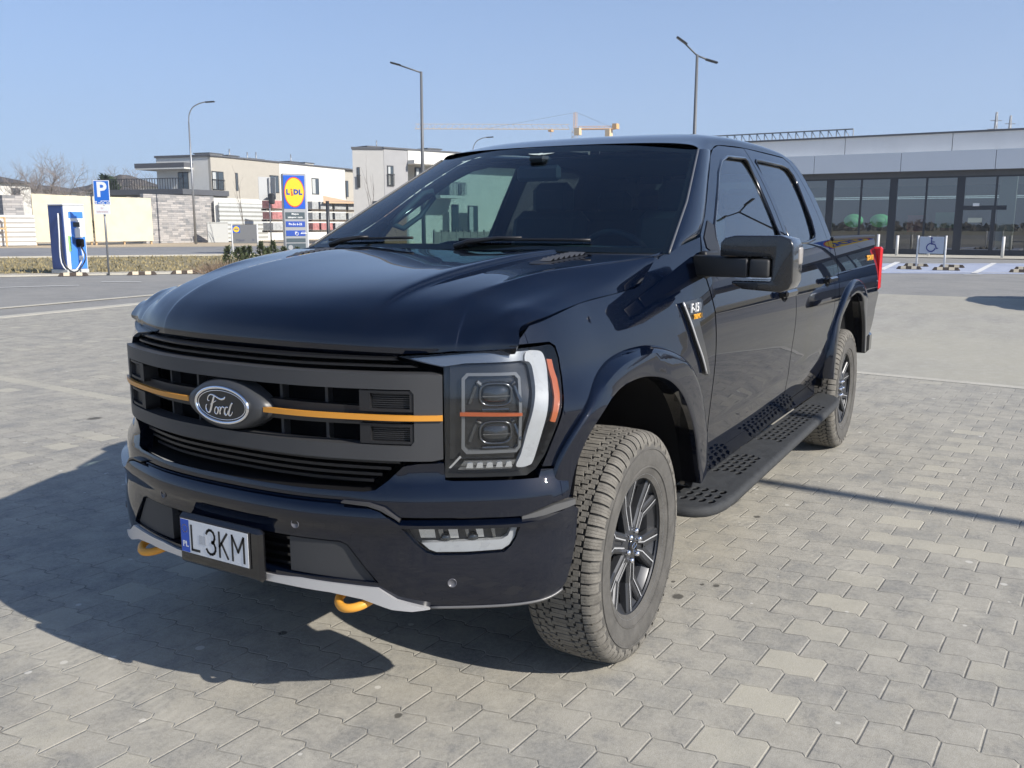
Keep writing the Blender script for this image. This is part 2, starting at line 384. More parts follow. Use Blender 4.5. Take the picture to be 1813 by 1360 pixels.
    p.inputs['Roughness'].default_value = .88; p.inputs['Specular IOR Level'].default_value = .3
    hgt = g.m_('ADD', g.mr(edge, 0, .006, 0, 1, True), g.m_('ADD', g.m_('MULTIPLY', grit, .22), g.m_('ADD', g.m_('MULTIPLY', fine, .45), g.m_('MULTIPLY', g.m_('MULTIPLY', r2, fu), .5))))
    b = g.n('ShaderNodeBump'); b.inputs['Strength'].default_value = .5; b.inputs['Distance'].default_value = .005
    g.t.links.new(hgt, b.inputs['Height']); g.t.links.new(b.outputs[0], p.inputs['Normal'])
    return m

def rough_material(name, c1, c2, c3=None, s=2.0, rough=.92, bump=.3, grain=180, streak=None):
    m = bpy.data.materials.new(name); m.use_nodes = True; g = NG(m); p = m.node_tree.nodes['Principled BSDF']
    tc = g.n('ShaderNodeTexCoord'); P = tc.outputs['Object']
    if streak:
        mp = g.n('ShaderNodeMapping'); g.t.links.new(P, mp.inputs[0]); mp.inputs['Rotation'].default_value = (0, 0, streak[0]); mp.inputs['Scale'].default_value = (1, streak[1], 1); P2 = mp.outputs[0]
    else: P2 = P
    a = g.noise(P2, s, 7, .65); b_ = g.noise(P, s*.13, 4); f = g.noise(P, grain, 4, .75); k = g.noise(P, s*9, 5, .7)
    col = g.mix(g.mr(a, .35, .65), c1, c2); col = g.mix(g.mr(b_, .38, .62, 0, .6), col, c3 or c2)
    col = g.mix(g.mr(k, .5, .75, 0, .5), col, tuple(min(1, x*1.35) for x in c2))
    v = g.n('ShaderNodeVectorMath', operation='SCALE'); g.t.links.new(col, v.inputs[0]); g.t.links.new(g.mr(f, .3, .7, .8, 1.2), v.inputs['Scale'])
    g.t.links.new(v.outputs[0], p.inputs['Base Color']); p.inputs['Roughness'].default_value = rough; p.inputs['Specular IOR Level'].default_value = .25
    bb = g.n('ShaderNodeBump'); bb.inputs['Strength'].default_value = bump; bb.inputs['Distance'].default_value = .01
    g.t.links.new(g.m_('ADD', f, g.m_('MULTIPLY', k, 2)), bb.inputs['Height']); g.t.links.new(bb.outputs[0], p.inputs['Normal'])
    return m

M_PAVE = paver_material('interlocking pavers')
M_ASPH = rough_material('weathered asphalt', (.20, .20, .192), (.27, .265, .25), (.30, .29, .262), s=1.2)
M_ASPH2 = rough_material('pale dusty paving', (.29, .28, .25), (.36, .345, .30), (.42, .395, .31), s=.9, streak=(.2, 3.0))
M_ROAD = rough_material('road asphalt', (.19, .19, .19), (.25, .25, .25), (.27, .268, .26), s=.6)
M_SAND = rough_material('sandy verge', (.40, .33, .23), (.50, .42, .30), (.46, .37, .26), s=.8, bump=.6)
M_DIRT = rough_material('dry ground', (.23, .20, .14), (.30, .26, .18), (.22, .22, .13), s=.3, bump=.6)
M_GRASSG = rough_material('thin turf soil', (.23, .195, .115), (.30, .255, .155), (.21, .185, .10), s=1.5, bump=.8)
M_CONC = rough_material('pale concrete', (.42, .40, .34), (.50, .48, .41), (.46, .43, .36), s=2.5)
M_STONES = rough_material('pale pebbles', (.40, .36, .28), (.58, .54, .45), (.44, .39, .30), s=9, bump=1.0, grain=60)
M_BLUE = rough_material('worn blue bay paint', (.30, .34, .44), (.40, .44, .53), (.36, .39, .47), s=2.0)
M_WHITE = rough_material('worn white paint', (.60, .60, .57), (.72, .72, .70), (.66, .65, .62), s=4)

def sheet(name, pts, z, m, n=1):
    return tag(MB().add([(p[0], p[1], z) for p in pts], [tuple(range(len(pts)))]).build(name, m), kind='structure')
T_ = np.array([-.799, .602]); N_ = np.array([-.602, -.799])     # direction of the street on the left, and away from the camera
def tn(t, n): q = T_*t+N_*n; return (q[0], q[1])
sheet('ground', [(-900, -900), (500, -900), (500, 700), (-900, 700)], -.03, M_DIRT)
# paving of the parking bays, bounded by the side lane (left) and the cross lane (right)
def lx(y): return -7.25+.10*y
sheet('parking_paving', [(14, -13.6), (lx(-13.4), -13.25), (lx(30), 30), (14, 30)], 0.0, M_PAVE)
sheet('access_lane', [(60, -20), tn(-70, 30.5), tn(20, 30.5), (-56, -24), (-51, 70), (60, 70)], -.014, M_ASPH)
sheet('cross_lane', [(lx(-13.4), -13.4), (lx(60), 60), (-20.5, 60), (-19.3, -1.2), (-18.0, -13.2)], -.004, M_ASPH2)
def strip(name, a, b, w, z, m, h=0.0):
    a = np.array(a, float); b = np.array(b, float); d = (b-a)/np.linalg.norm(b-a); nn = np.array([-d[1], d[0]])*w/2
    q = [a+nn, b+nn, b-nn, a-nn]
    if h: return tag(MB().prism([tuple(p) for p in q], 'z', z, z+h).build(name, m), kind='structure')
    return sheet(name, q, z, m)
strip('kerb_band', (14, -11.2), (-15.5, -14.05), .32, -.002, M_CONC, .008)
strip('kerb_band', (14, -13.1), (-16.5, -15.6), .18, -.002, M_CONC, .007)
strip('kerb_band', (lx(-12), -12.1), (lx(40), 40), .14, -.002, M_CONC, .006)
# the street on the left
sheet('lawn_strip', [tn(-70, 29.2), tn(12, 29.2), tn(12, 45.2), tn(-70, 45.2)], -.006, M_GRASSG)
sheet('gravel_edge', [tn(-70, 27.7), tn(12, 27.7), tn(12, 29.6), tn(-70, 29.6)], -.001, M_STONES)
strip('kerb', tn(-70, 27.62), tn(12, 27.62), .14, -.005, M_CONC, .05)
sheet('road', [tn(-200, 45.2), tn(30, 45.2), tn(60, 65), tn(-200, 65)], -.004, M_ROAD)
strip('kerb', tn(-200, 45.2), tn(30, 45.2), .3, -.004, M_CONC, .07)
sheet('sand_verge', [tn(-200, 65), tn(60, 65), tn(70, 112), tn(-200, 112)], .002, M_SAND)
# shop front apron
SF = np.array([-49.72, -5.92]); SDIR = np.array([.012, 1.0]); SDIR = SDIR/np.linalg.norm(SDIR); SN = np.array([SDIR[1], -SDIR[0]])  # SN: away from shop, towards the car park
def sp_(s, n): q = SF+SDIR*s+SN*n; return (q[0], q[1])
sheet('shop_pavement', [sp_(-30, -.5), sp_(40, -.5), sp_(40, 4.6), sp_(-30, 4.6)], .02, M_CONC)
sheet('bay_marking', [gz(1500, 466)[:2], gz(1840, 466)[:2], gz(1840, 485)[:2], gz(1500, 483)[:2]], -.008, M_BLUE)
for a_, b_, w_ in [((1580, 481), (1813, 483), .14), ((1560, 478), (1590, 464), .22), ((1760, 466), (1725, 484), .2), ((1706, 486), (1738, 486), .16), ((1600, 465), (1690, 468), .16)]:
    strip('bay_line', gz(*a_)[:2], gz(*b_)[:2], w_, .006, M_WHITE)
# faint asphalt parking lines on the left lane
for a_, b_ in [((180, 499), (250, 499)), ((0, 509), (140, 505))]:
    strip('bay_line', gz(*a_)[:2], gz(*b_)[:2], .12, .002, M_WHITE)
# ================================================================ TRUCK
PAINT = mat('black gloss paint', (.0012, .0030, .0095), rough=.35, coat=1.0, spec=.0)
def _dusty(m):
    t = m.node_tree; t.nodes['Principled BSDF'].inputs['Coat IOR'].default_value = 1.64; g = NG(m); p = t.nodes['Principled BSDF']; tc = g.n('ShaderNodeTexCoord')
    a = g.noise(tc.outputs['Object'], 2.5, 5, .7); b = g.noise(tc.outputs['Object'], 420, 2, .8)
    dust = g.m_('MULTIPLY', g.mr(a, .45, .8, .0, .010), g.mr(b, .35, .7, .4, 1.4))
    col = g.mix(dust, (.0012, .0030, .0095), (.55, .53, .48)); g.t.links.new(col, p.inputs['Base Color'])
    g.t.links.new(g.mr(a, .3, .7, .004, .022), p.inputs['Coat Roughness'])
_dusty(PAINT)
BLK = mat('satin black plastic', (.012, .012, .013), rough=.45)
BLKG = mat('gloss black trim', (.006, .006, .007), rough=.12, coat=.6)
BLKM = mat('matt black recess', (.004, .004, .005), rough=.85, spec=.2)
GREY = mat('charcoal grille paint', (.043, .044, .046), rough=.5, metal=.0)
CLAD = mat('grey bumper insert', (.038, .039, .041), rough=.62, bump=.1, bscale=900)
SILV = mat('satin silver', (.62, .62, .62), rough=.38, metal=.55)
CHRM = mat('chrome', (.82, .82, .84), rough=.08, metal=1.0)
AMB = mat('amber paint', (.62, .27, .035), rough=.35)
HOOKM = mat('orange hook paint', (.72, .33, .04), rough=.45)
RUB = mat('dusty tyre rubber', (.085, .081, .073), rough=.88, noise=.28, nscale=14, bump=.25, bscale=140)
TRD = mat('dusty tread rubber', (.155, .145, .125), rough=.9, noise=.35, nscale=22, bump=.3, bscale=260)
RIMM = mat('dark grey alloy', (.050, .052, .056), rough=.38, metal=.45)
RIMS = mat('machined alloy', (.50, .51, .52), rough=.35, metal=.35)
REDL = mat('red tail lens', (.62, .015, .02), rough=.15, coat=.6)
ORGL = mat('orange lens', (.36, .085, .022), rough=.3, coat=.5)
WHTL = mat('white light guide', (.36, .37, .38), rough=.3, coat=.5, noise=.06, nscale=25)
LENS = glass('clear lamp lens', (.93, .94, .94), 1.45)
WSG = glass('windshield glass', (.47, .62, .62), 1.50)
SDG = glass('side glass', (.42, .56, .54), 2.9)
PRG = glass('privacy glass', (.05, .055, .06), 2.4)
INT = mat('dark interior', (.008, .018, .028), rough=.7)
INTL = mat('grey interior', (.030, .050, .062), rough=.7)
INTG = mat('pale dash', (.10, .13, .125), rough=.8)

PL = [(.966, 0), (.963, .15), (.945, .31), (.905, .46), (.853, .60), (.787, .705), (.73, .785), (.672, .855), (.61, .91), (.53, .96), (.43, .99), (.3, 1.0), (.15, 1.0), (0, 1.0)]
def _cr(P, n=16):
    P = [np.array(p, float) for p in P]; P = [np.array([P[1][0], -P[1][1]])]+P+[2*P[-1]-P[-2]]; o = []
    for i in range(1, len(P)-2):
        a, b, c, d = P[i-1:i+3]
        for k in range(n):
            t = k/n; o.append(.5*(2*b+(c-a)*t+(2*a-5*b+4*c-d)*t*t+(3*b-a-3*c+d)*t**3))
    o.append(P[-2]); return np.array(o)
TB = np.vstack([_cr(PL), [-5.3, 1.0]]); SS = np.concatenate([[0], np.cumsum(np.hypot(*np.diff(TB, axis=0).T))]); S0 = SS[-2]
# dense, smoothed tables so the surface normals vary evenly
_sd = np.linspace(0, 7, 7001); _tx = np.interp(_sd, SS, TB[:, 0]); _ty = np.interp(_sd, SS, TB[:, 1])
def _sm(a, k, odd):
    e = np.concatenate([(-a if odd else a)[1:k+1][::-1], a, a[-1]+(a[-1]-a[-2])*np.arange(1, k+1)]); ker = np.hanning(2*k+1); ker /= ker.sum()
    return np.convolve(e, ker, 'valid')
for _ in range(2): _tx = _sm(_tx, 40, False); _ty = _sm(_ty, 40, True)
_nx = np.gradient(_ty, _sd); _ny = -np.gradient(_tx, _sd); _l = np.hypot(_nx, _ny); _nx /= _l; _ny /= _l
def _it(tab, a):
    k = a*1000; i = min(int(k), 6999); f = k-i; return tab[i]*(1-f)+tab[i+1]*f
def plan(s):
    a = min(abs(s), 6.99); x, y, nx, ny = _it(_tx, a), _it(_ty, a), _it(_nx, a), _it(_ny, a)
    return (x, y, nx, ny) if s >= 0 else (x, -y, nx, -ny)
def sx(x): return S0-x if x <= 0 else float(np.interp(-x, -_tx[:1800], _sd[:1800]))
def herm(xs, ys):
    xs = np.array(xs, float); ys = np.array(ys, float); h = np.diff(xs); dl = np.diff(ys)/h; m = np.zeros(len(xs))
    m[0] = dl[0]; m[-1] = dl[-1]; m[1:-1] = (dl[:-1]*h[1:]+dl[1:]*h[:-1])/(h[1:]+h[:-1])
    def f(x):
        i = int(min(max(np.searchsorted(xs, x)-1, 0), len(h)-1)); t = min(max((x-xs[i])/h[i], 0), 1); H = h[i]
        return (2*t**3-3*t*t+1)*ys[i]+(t**3-2*t*t+t)*H*m[i]+(-2*t**3+3*t*t)*ys[i+1]+(t**3-t*t)*H*m[i+1]
    return f
TPR = herm([-.9, -.76, -.5, -.2, .1, .3, .45, .58, .70, .9], [0, .0, .007, .022, .039, .049, .046, .030, .006, 0])
def sst(a, b, x): t = min(max((x-a)/(b-a), 0), 1); return t*t*(3-2*t)
PR = herm([.40, .46, .52, .60, .67, .705, .722, .76, .86, .95, 1.06, 1.15, 1.22, 1.28, 1.34, 1.40, 1.44, 1.50, 1.65, 1.80, 1.92, 2.02],
          [-.10, -.078, -.058, -.038, -.028, -.0235, -.0235, -.0205, -.0115, -.004, 0, -.0038, -.0115, -.0215, -.0345, -.050, -.062, -.085, -.151, -.227, -.298, -.37])
def prof(s, z):
    x = S0-s
    if x < -.9:
        t = min((-x-.9)/2.25, 1.15); z = z-.12*t**1.5*sst(1.15, .85, z)
    p = PR(z)
    if x > -.76: p = p*(1-.9*sst(-.9, -.35, x)*sst(.95, .6, z)) - .055*max(0, (z-1.02)/.32)**1.5*min(1, max(0, (x+.76)/1.0))**.9 - TPR(x)*sst(.98, 1.13, z)
    return p
def W(s, z, off=0.0, pf=True):
    x, y, nx, ny = plan(s); o = off+(prof(abs(s), z) if pf else 0)
    return (x+nx*o, y+ny*o, z)
def SY(x, z): return W(sx(x), z)[1]
def Wx(off=0.0, side=1, pf=True):
    """surface in (x, z) on the vehicle's side"""
    def f(x, z):
        p = W(sx(x), z, off, pf); return (p[0], p[1]*side, p[2])
    return f
def Ws(off=0.0, side=1, pf=True, zo=None):
    def f(s, z):
        p = W(s, z, off+(zo(s, z) if zo else 0), pf); return (p[0], p[1]*side, p[2])
    return f
def mir(poly): return [(-a, b) for a, b in poly][::-1]

TRK = empty('pickup_truck', (0, 0, 0), label='black crew cab pickup truck parked on the pavers, with orange grille stripe and tow hooks', cat='pickup truck')
T = TRK
def bevel(o, wd, seg=3, ang=35):
    m = o.modifiers.new('bevel', 'BEVEL'); m.width = wd; m.segments = seg; m.limit_method = 'ANGLE'; m.angle_limit = math.radians(ang); m.harden_normals = False
    for p in o.data.polygons: p.use_smooth = True
    return o

ARCH_O = [(.575, .765), (.55, .865), (.48, .965), (.36, 1.06), (.19, 1.12), (0, 1.137), (-.2, 1.118), (-.42, 1.035), (-.60, .89), (-.70, .73), (-.765, .56)]
ARCH_I = [(.515, .735), (.485, .84), (.425, .935), (.31, 1.01), (.15, 1.04), (-.02, 1.035), (-.19, .995), (-.36, .905), (-.49, .775), (-.565, .63), (-.615, .50)]
RARCH_O = [(-3.185, .56), (-3.195, .72), (-3.235, .87), (-3.32, 1.0), (-3.46, 1.10), (-3.65, 1.165), (-3.86, 1.18), (-4.08, 1.14), (-4.27, 1.04), (-4.39, .89), (-4.44, .74), (-4.46, .60)]
RARCH_I = [(-3.245, .56), (-3.26, .70), (-3.305, .83), (-3.39, .95), (-3.52, 1.04), (-3.68, 1.08), (-3.85, 1.083), (-4.03, 1.045), (-4.17, .96), (-4.27, .84), (-4.32, .71), (-4.34, .60)]
def side_poly(P): return smooth2(P, 4, False)

SHUT = [(.60, 1.262), (.48, 1.283), (.28, 1.308), (.02, 1.325), (-.13, 1.336), (-.175, 1.35), (-.20, 1.38), (-.235, 1.41), (-.28, 1.442)]
LENSP = [(.600, 1.181), (.737, 1.150), (.738, .823), (.985, .820), (1.015, .838), (1.045, .88), (1.075, .95), (1.103, 1.020), (1.130, 1.104), (1.131, 1.157), (1.122, 1.188), (1.100, 1.201), (.995, 1.198), (.80, 1.192)]

for sd in (1, -1):
    nm = 1 if sd == 1 else -1
    sg = -1 if sd == 1 else 1     # orientation of outward normals for (x,z) charts
    # ---- fender (front wing)
    top = [(sx(a), b) for a, b in SHUT]
    fo = [(1.036, .842), (1.10, .839), (sx(.545), .838)]+[(sx(a), b) for a, b in side_poly(ARCH_O[1:])]+[(sx(-.768), .56), (sx(-.764), .9), (sx(-.756), 1.2), (sx(-.715), 1.33), (sx(-.722), 1.44), (sx(-.765), 1.505)]
    fo += [(sx(-.60), 1.478), (sx(-.45), 1.458)]+[(a-.004, b-.003) for a, b in top[::-1]]+[(sx(.630), 1.232), (sx(.652), 1.209), (1.10, 1.209), (1.130, 1.195), (1.139, 1.157), (1.138, 1.104), (1.110, 1.017), (1.082, .947), (1.052, .877)]
    fen = patch('fender', fo, Ws(0, sd), PAINT, T, sgn=-sg*-1*1 if False else (1 if sd == 1 else -1), step=.03)
    # ---- flares
    for nmf, OO, II in (('wheel_arch_flare', ARCH_O, ARCH_I), ('wheel_arch_flare', RARCH_O, RARCH_I)):
        A = smooth2(OO, 5, False); B = smooth2(II, 5, False); G = []
        sec = [(-.02, -.012), (0, .003), (.010, .0085), (.035, .0125), (.08, .0160), (.14, .0190), (.22, .0205), (.5, .0215), (.8, .0220), (.94, .0220), (.985, .020), (1.0, .016), (1.0, -.02), (1.0, -.06)]
        for (ax, az), (bx, bz) in zip(A, B):
            row = []
            for t, o_ in sec:
                x, z = ax+(bx-ax)*t, az+(bz-az)*t
                tt = min(max(t, 0), .3)/.3; base = prof(sx(x), z)*(1-tt)+tt*max(prof(sx(x), z), -.014)
                px, py, nx, ny = plan(sx(x)); o2 = base+o_
                row.append((px+nx*o2, (py+ny*o2)*sd, z))
            G.append(row)
        MB().grid(G, flip=(sd == -1)).build(nmf, PAINT, T, auto=28)
        # dark liner inside the arch
        G = [[(x, y*sd, z) for y in (.985, .8, .6, .5)] for x, z in B]
        l = MB().grid(G); cx = sum(p[0] for p in B)/len(B)
        l.add([(x, .50*sd, z) for x, z in B]+[(cx, .5*sd, .45)], [(i, i+1, len(B)) for i in range(len(B)-1)])
        l.build('wheel_arch_liner', BLKM, T)
    # ---- doors
    s_ = 1 if sd == -1 else -1
    W1 = [(-.955, 1.405), (-1.0, 1.388), (-1.33, 1.392), (-1.47, 1.43), (-1.60, 1.452), (-2.0, 1.458), (-2.045, 1.475), (-2.045, 1.89), (-2.02, 1.905), (-1.70, 1.895), (-1.55, 1.865), (-1.40, 1.80), (-1.18, 1.665), (-1.0, 1.55), (-.96, 1.50)]
    W2 = [(-2.21, 1.475), (-2.24, 1.455), (-2.60, 1.455), (-2.80, 1.47), (-2.86, 1.50), (-2.90, 1.58), (-2.955, 1.80), (-2.955, 1.86), (-2.91, 1.90), (-2.80, 1.912), (-2.25, 1.912), (-2.21, 1.90)]
    D1 = [(-.776, .575), (-.79, .56), (-2.11, .56), (-2.126, .575), (-2.126, 1.966), (-1.65, 1.947), (-1.52, 1.922), (-1.41, 1.88), (-1.17, 1.745), (-.94, 1.60), (-.785, 1.515), (-.733, 1.44), (-.727, 1.33), (-.768, 1.2), (-.774, .9)]
    D2 = [(-2.136, .575), (-2.15, .56), (-3.11, .56), (-3.145, .60), (-3.165, .74), (-3.145, .86), (-3.145, 1.45), (-3.13, 1.72), (-3.10, 1.86), (-3.05, 1.935), (-2.96, 1.966), (-2.136, 1.968)]
    for DD, WW, wn_ in ((D1, W1, 'front_door'), (D2, W2, 'rear_door')):
        dr = patch(wn_, DD, Wx(0, sd), PAINT, T, holes=[WW], sgn=s_, step=.032, skirt=.02)
        patch('door_window', WW, Wx(-.014, sd), SDG if WW is W1 else PRG, dr, sgn=s_, step=.06, skirt=0)
        MB().tube([Wx(-.002, sd)(*p) for p in WW+[WW[0]]], .009, 6, caps=False).build('window_seal', BLKG, dr)
        # handle
        hx, hz = (-1.89, 1.195) if WW is W1 else (-2.93, 1.212)
        h = MB(); Y = SY(hx, hz)
        h.box((hx, (Y+.034)*sd, hz+.012), (.215, .024, .036), bev=.010)
        h.box((hx+.085, (Y+.012)*sd, hz+.008), (.035, .034, .034), bev=.008); h.box((hx-.085, (Y+.012)*sd, hz+.008), (.03, .034, .034), bev=.008)
        hh = h.build('door_handle', BLKG, dr)
        patch('handle_cup', smooth2([(hx+.075, hz), (hx, hz+.035), (hx-.075, hz), (hx, hz-.035)], 5), Wx(.0015, sd), BLKM, hh, sgn=s_, step=.03, skirt=0)
    # mirror sail on the front door
    patch('mirror_sail', [(-.80, 1.462), (-.955, 1.41), (-.955, 1.505), (-.99, 1.555), (-.93, 1.575), (-.81, 1.505)], Wx(.004, sd), BLK, T, sgn=s_, step=.04, skirt=.01)
    # rocker, cab corner, bed side
    patch('rocker_panel', [(-.74, .555), (-.70, .50), (-.70, .45), (-3.19, .45), (-3.17, .55)], Wx(-.004, sd), PAINT, T, sgn=s_, step=.05, skirt=.05)
    patch('cab_corner', [(-3.152, .865), (-3.172, .745), (-3.153, .60), (-3.18, .60), (-3.19, .72), (-3.228, .865), (-3.275, .945), (-3.275, 1.45), (-3.268, 1.70), (-3.245, 1.84), (-3.20, 1.935), (-3.10, 1.972), (-2.97, 1.974), (-3.057, 1.942), (-3.108, 1.864), (-3.138, 1.722), (-3.153, 1.45)], Wx(0, sd), PAINT, T, sgn=s_, step=.03, skirt=.02)
    ra = side_poly(RARCH_O); ra = [p for p in ra if p[0] < -3.298]
    bed = patch('bed_side', [(-3.292, 1.462), (-3.292, .975)]+ra+[(-4.60, .62), (-4.84, .66), (-4.868, .72), (-4.875, 1.02), (-4.80, 1.04), (-4.795, 1.39), (-4.86, 1.41), (-4.85, 1.462)], Wx(0, sd), PAINT, T, sgn=s_, step=.035, skirt=.02)
    b = MB(); b.span((-3.295, .86*sd, 1.455), (-4.87, .945*sd, 1.478), bev=.008); b.build('bed_rail_cap', BLK, bed)
    b = MB(); b.span((-3.30, .80*sd, .72), (-4.85, .87*sd, 1.455)); b.build('bed_inner_wall', BLKM, bed)
    b = MB(); b.span((-4.835, .86*sd, 1.045), (-4.893, 1.008*sd, 1.385), bev=.014); tl = b.build('tail_light', REDL, T)
    b = MB(); b.span((-4.83, .86*sd, 1.16), (-4.898, .95*sd, 1.22), bev=.01); b.build('reversing_lens', WHTL, tl)
    # running board
    out = [(-.46, .905), (-.47, 1.03), (-.53, 1.085), (-.66, 1.105), (-3.05, 1.06), (-3.20, 1.03), (-3.28, .97), (-3.29, .90)]
    out = [(-.46, .905), (-.462, .99), (-.475, 1.035), (-.505, 1.068), (-.55, 1.088), (-.62, 1.100), (-.75, 1.105), (-1.8, 1.086), (-3.0, 1.062), (-3.12, 1.052), (-3.20, 1.030), (-3.25, 1.0), (-3.28, .96), (-3.29, .90)]
    holes = []
    def hexh(x, y, r=.020): return [(x+r*1.5*a, y+r*.72*b_) for a, b_ in ((1, 0), (.4, 1), (-.6, 1), (-1, 0), (-.4, -1), (.6, -1))]
    for xs_, ys_ in ((np.arange(-.60, -.76, -.075), (.95, .99, 1.03, 1.07)), (np.arange(-1.08, -1.40, -.075), (.93, .965, 1.0, 1.035)), (np.arange(-1.80, -2.85, -.085), (.93, .965, 1.0, 1.032))):
        for i, x in enumerate(xs_):
            for y in ys_: holes.append(hexh(x+(.03 if int(round(y*100)) % 2 else 0), y))
    flat = lambda x, y: (x, y*sd, .445)
    rb = MB(); patch_mb(rb, out, flat, step=.08, estep=.045, holes=holes, skirt=.007, sgn=s_*-1)
    rbo = rb.build('running_board', mat('textured black step', (.035, .037, .038), rough=.75, noise=.3, nscale=30, bump=.4, bscale=500), T, fix=False)
    rim_ = smooth2([(p[0], p[1]) for p in out], 1)
    MB().tube([(x, y*sd, .421) for x, y in dens(out, .05, False)], .0235, 8).build('step_rail', mat('textured black step'), rbo)
    u = MB().prism([(x, y*sd) for x, y in [(p[0]*.995, p[1]-.012) for p in out]], 'z', .412, .420); u.build('step_underside', BLKM, rbo)
    for x in (-.8, -1.9, -3.0): b = MB(); b.span((x-.04, .6*sd, .385), (x+.04, .98*sd, .411)); b.build('step_bracket', BLK, rbo)

# ---- body shell under the panels (stops light from showing through the gaps)
b = MB()
for sd in (1, -1):
    for o_, zz in ((-.035, (.60, 1.40)),):
        for xa, xb in ((-.70, -3.20),):
            b.grid([[Wx(o_, sd)(x, z) for z in np.linspace(.5, 1.385, 10)] for x in np.linspace(xa, xb, 14)])
    b.grid([[Wx(-.05, sd)(x, z) for z in np.linspace(1.15, 1.27, 4)] for x in np.linspace(.5, -.75, 14)])
b.span((-.72, -.93, .5), (-.74, .93, 1.40)); b.span((-3.24, -.93, .5), (-3.27, .93, 1.42))
b.build('inner_shell', BLKM, T)
b = MB(); b.span((.80, -.42, .42), (-4.7, .42, .62)); b.span((-.72, -.85, .44), (-3.15, .85, .56)); b.span((.62, -.5, .5), (-.6, .5, 1.15))
b.span((-4.45, -.80, .62), (-4.85, .80, .72)); b.build('chassis', BLKM, T)
for x_ in (0, -3.7): b = MB(); b.tube([(x_, -.75, .41), (x_, .75, .41)], .055); b.build('axle', BLK, T)
b = MB(); b.span((-4.86, -.84, .72), (-4.90, .84, 1.46), bev=.01); b.build('tailgate', PAINT, T)
b = MB(); b.span((-3.3, -.80, .72), (-4.86, .80, .76)); b.build('bed_floor', BLK, T)
b = MB(); b.span((-4.86, -.95, .52), (-5.02, .95, .70), bev=.03); b.build('rear_bumper', BLKG, T)

# ---- hood
_zs = [1.187, 1.2135, 1.2565, 1.3065, 1.3515, 1.3920, 1.4300, 1.4510]; _ts = [0, .0018, .023, .085, .209, .422, .733, 1.0]; _bp = [0, 0, .0003, .003, .011, .015, .015, .011]
def _col(y0, y1, nose, dz, kb):
    return [(nose+t*(-.25-.022*(y0/.6)-nose), y0+(y1-y0)*t**1.2, z+dz+b_*kb-(.0 if k else 0)) for k, (z, t, b_) in enumerate(zip(_zs, _ts, _bp))]
C = [_col(0, 0, .876, 0, .1), _col(.2, .2, .869, -.0005, .35), _col(.36, .38, .848, -.0012, .85), _col(.430, .490, .836, -.0016, 1.0), _col(.448, .512, .831, -.0022, -.15), _col(.52, .60, .808, -.0035, -.25), _col(.605, .75, .772, -.0055, -.1),
 [(.733, .692, 1.192), (.724, .692, 1.2205), (.690, .682, 1.264), (.602, .662, 1.307), (.472, .668, 1.344), (.282, .713, 1.383), (.031, .798, 1.415), (-.29, .893, 1.443)],
 [(.725, .706, 1.192), (.716, .707, 1.219), (.681, .699, 1.2585), (.593, .681, 1.3005), (.464, .687, 1.3365), (.275, .732, 1.3745), (.028, .815, 1.4065), (-.289, .903, 1.4395)],
 [(.704, .752, 1.1935), (.694, .755, 1.220), (.660, .757, 1.256), (.573, .757, 1.291), (.445, .768, 1.320), (.255, .803, 1.352), (.015, .865, 1.384), (-.275, .925, 1.428)],
 [(.674, .80, 1.196), (.664, .806, 1.222), (.633, .825, 1.258), (.555, .84, 1.290), (.43, .855, 1.310), (.24, .88, 1.333), (.0, .915, 1.36), (-.245, .945, 1.402)],
 [(.648, .862, 1.203), (.640, .868, 1.222), (.602, .892, 1.262), (.48, .917, 1.283), (.38, .926, 1.296), (.20, .938, 1.313), (-.02, .948, 1.327), (-.178, .957, 1.352)]]
for _k in range(7, len(C)): C[_k] = [(x, y, z+(.013 if _k < len(C)-2 else .009 if _k == len(C)-2 else 0)*sst(.70, .55, x)*sst(-.15, .25, x)) for x, y, z in C[_k]]
_last = []
for x, y, z in C[-1]: _last.append((x, min(y, SY(x, z)-.002), z) if x < .62 else (x, y, z))
_sh = [a[1]-b_[1] for a, b_ in zip(C[-1], _last)]
for _k, _f in ((-2, .65), (-3, .25)): C[_k] = [(x, y-s*_f, z) for (x, y, z), s in zip(C[_k], _sh)]
C[-1] = _last
cols = [[(x, -y, z) for x, y, z in c] for c in C[:0:-1]]+C
def crsub(pts, n):
    P = [np.array(p, float) for p in pts]; o = []
    for i in range(len(P)-1):
        a = P[i-1] if i else 2*P[0]-P[1]; b_, c_ = P[i], P[i+1]; d = P[i+2] if i+2 < len(P) else 2*P[-1]-P[-2]
        for k in range(n):
            t = k/n; o.append(.5*(2*b_+(c_-a)*t+(2*a-5*b_+4*c_-d)*t*t+(3*b_-a-3*c_+d)*t**3))
    o.append(P[-1]); return o
def surf(net, nu, nv):
    A = [crsub(c, nv) for c in net]; return [list(r) for r in zip(*[crsub([A[i][j] for i in range(len(A))], nu) for j in range(len(A[0]))])]
G = surf(cols, 5, 7)
hood = MB().grid([[tuple(p) for p in r] for r in G], flip=True)
edge = [G[i][0] for i in range(len(G))]+[G[-1][j] for j in range(1, len(G[0]))]+[G[i][-1] for i in range(len(G)-2, -1, -1)]+[G[0][j] for j in range(len(G[0])-2, 0, -1)]
n_ = len(edge); hood.add([tuple(p) for p in edge]+[(p[0]*.985-.004, p[1]*.985, p[2]-.02) for p in edge], [(i, (i+1) % n_, n_+(i+1) % n_, n_+i) for i in range(n_)], smooth=False)
HOOD = hood.build('hood', PAINT, T)
from mathutils.bvhtree import BVHTree
HB = BVHTree.FromPolygons([v.co.copy() for v in HOOD.data.vertices], [tuple(p.vertices) for p in HOOD.data.polygons])
def hz(x, y):
    r = HB.ray_cast(Vector((x, y, 3)), Vector((0, 0, -1))); return r[0].z if r[0] is not None else 1.44
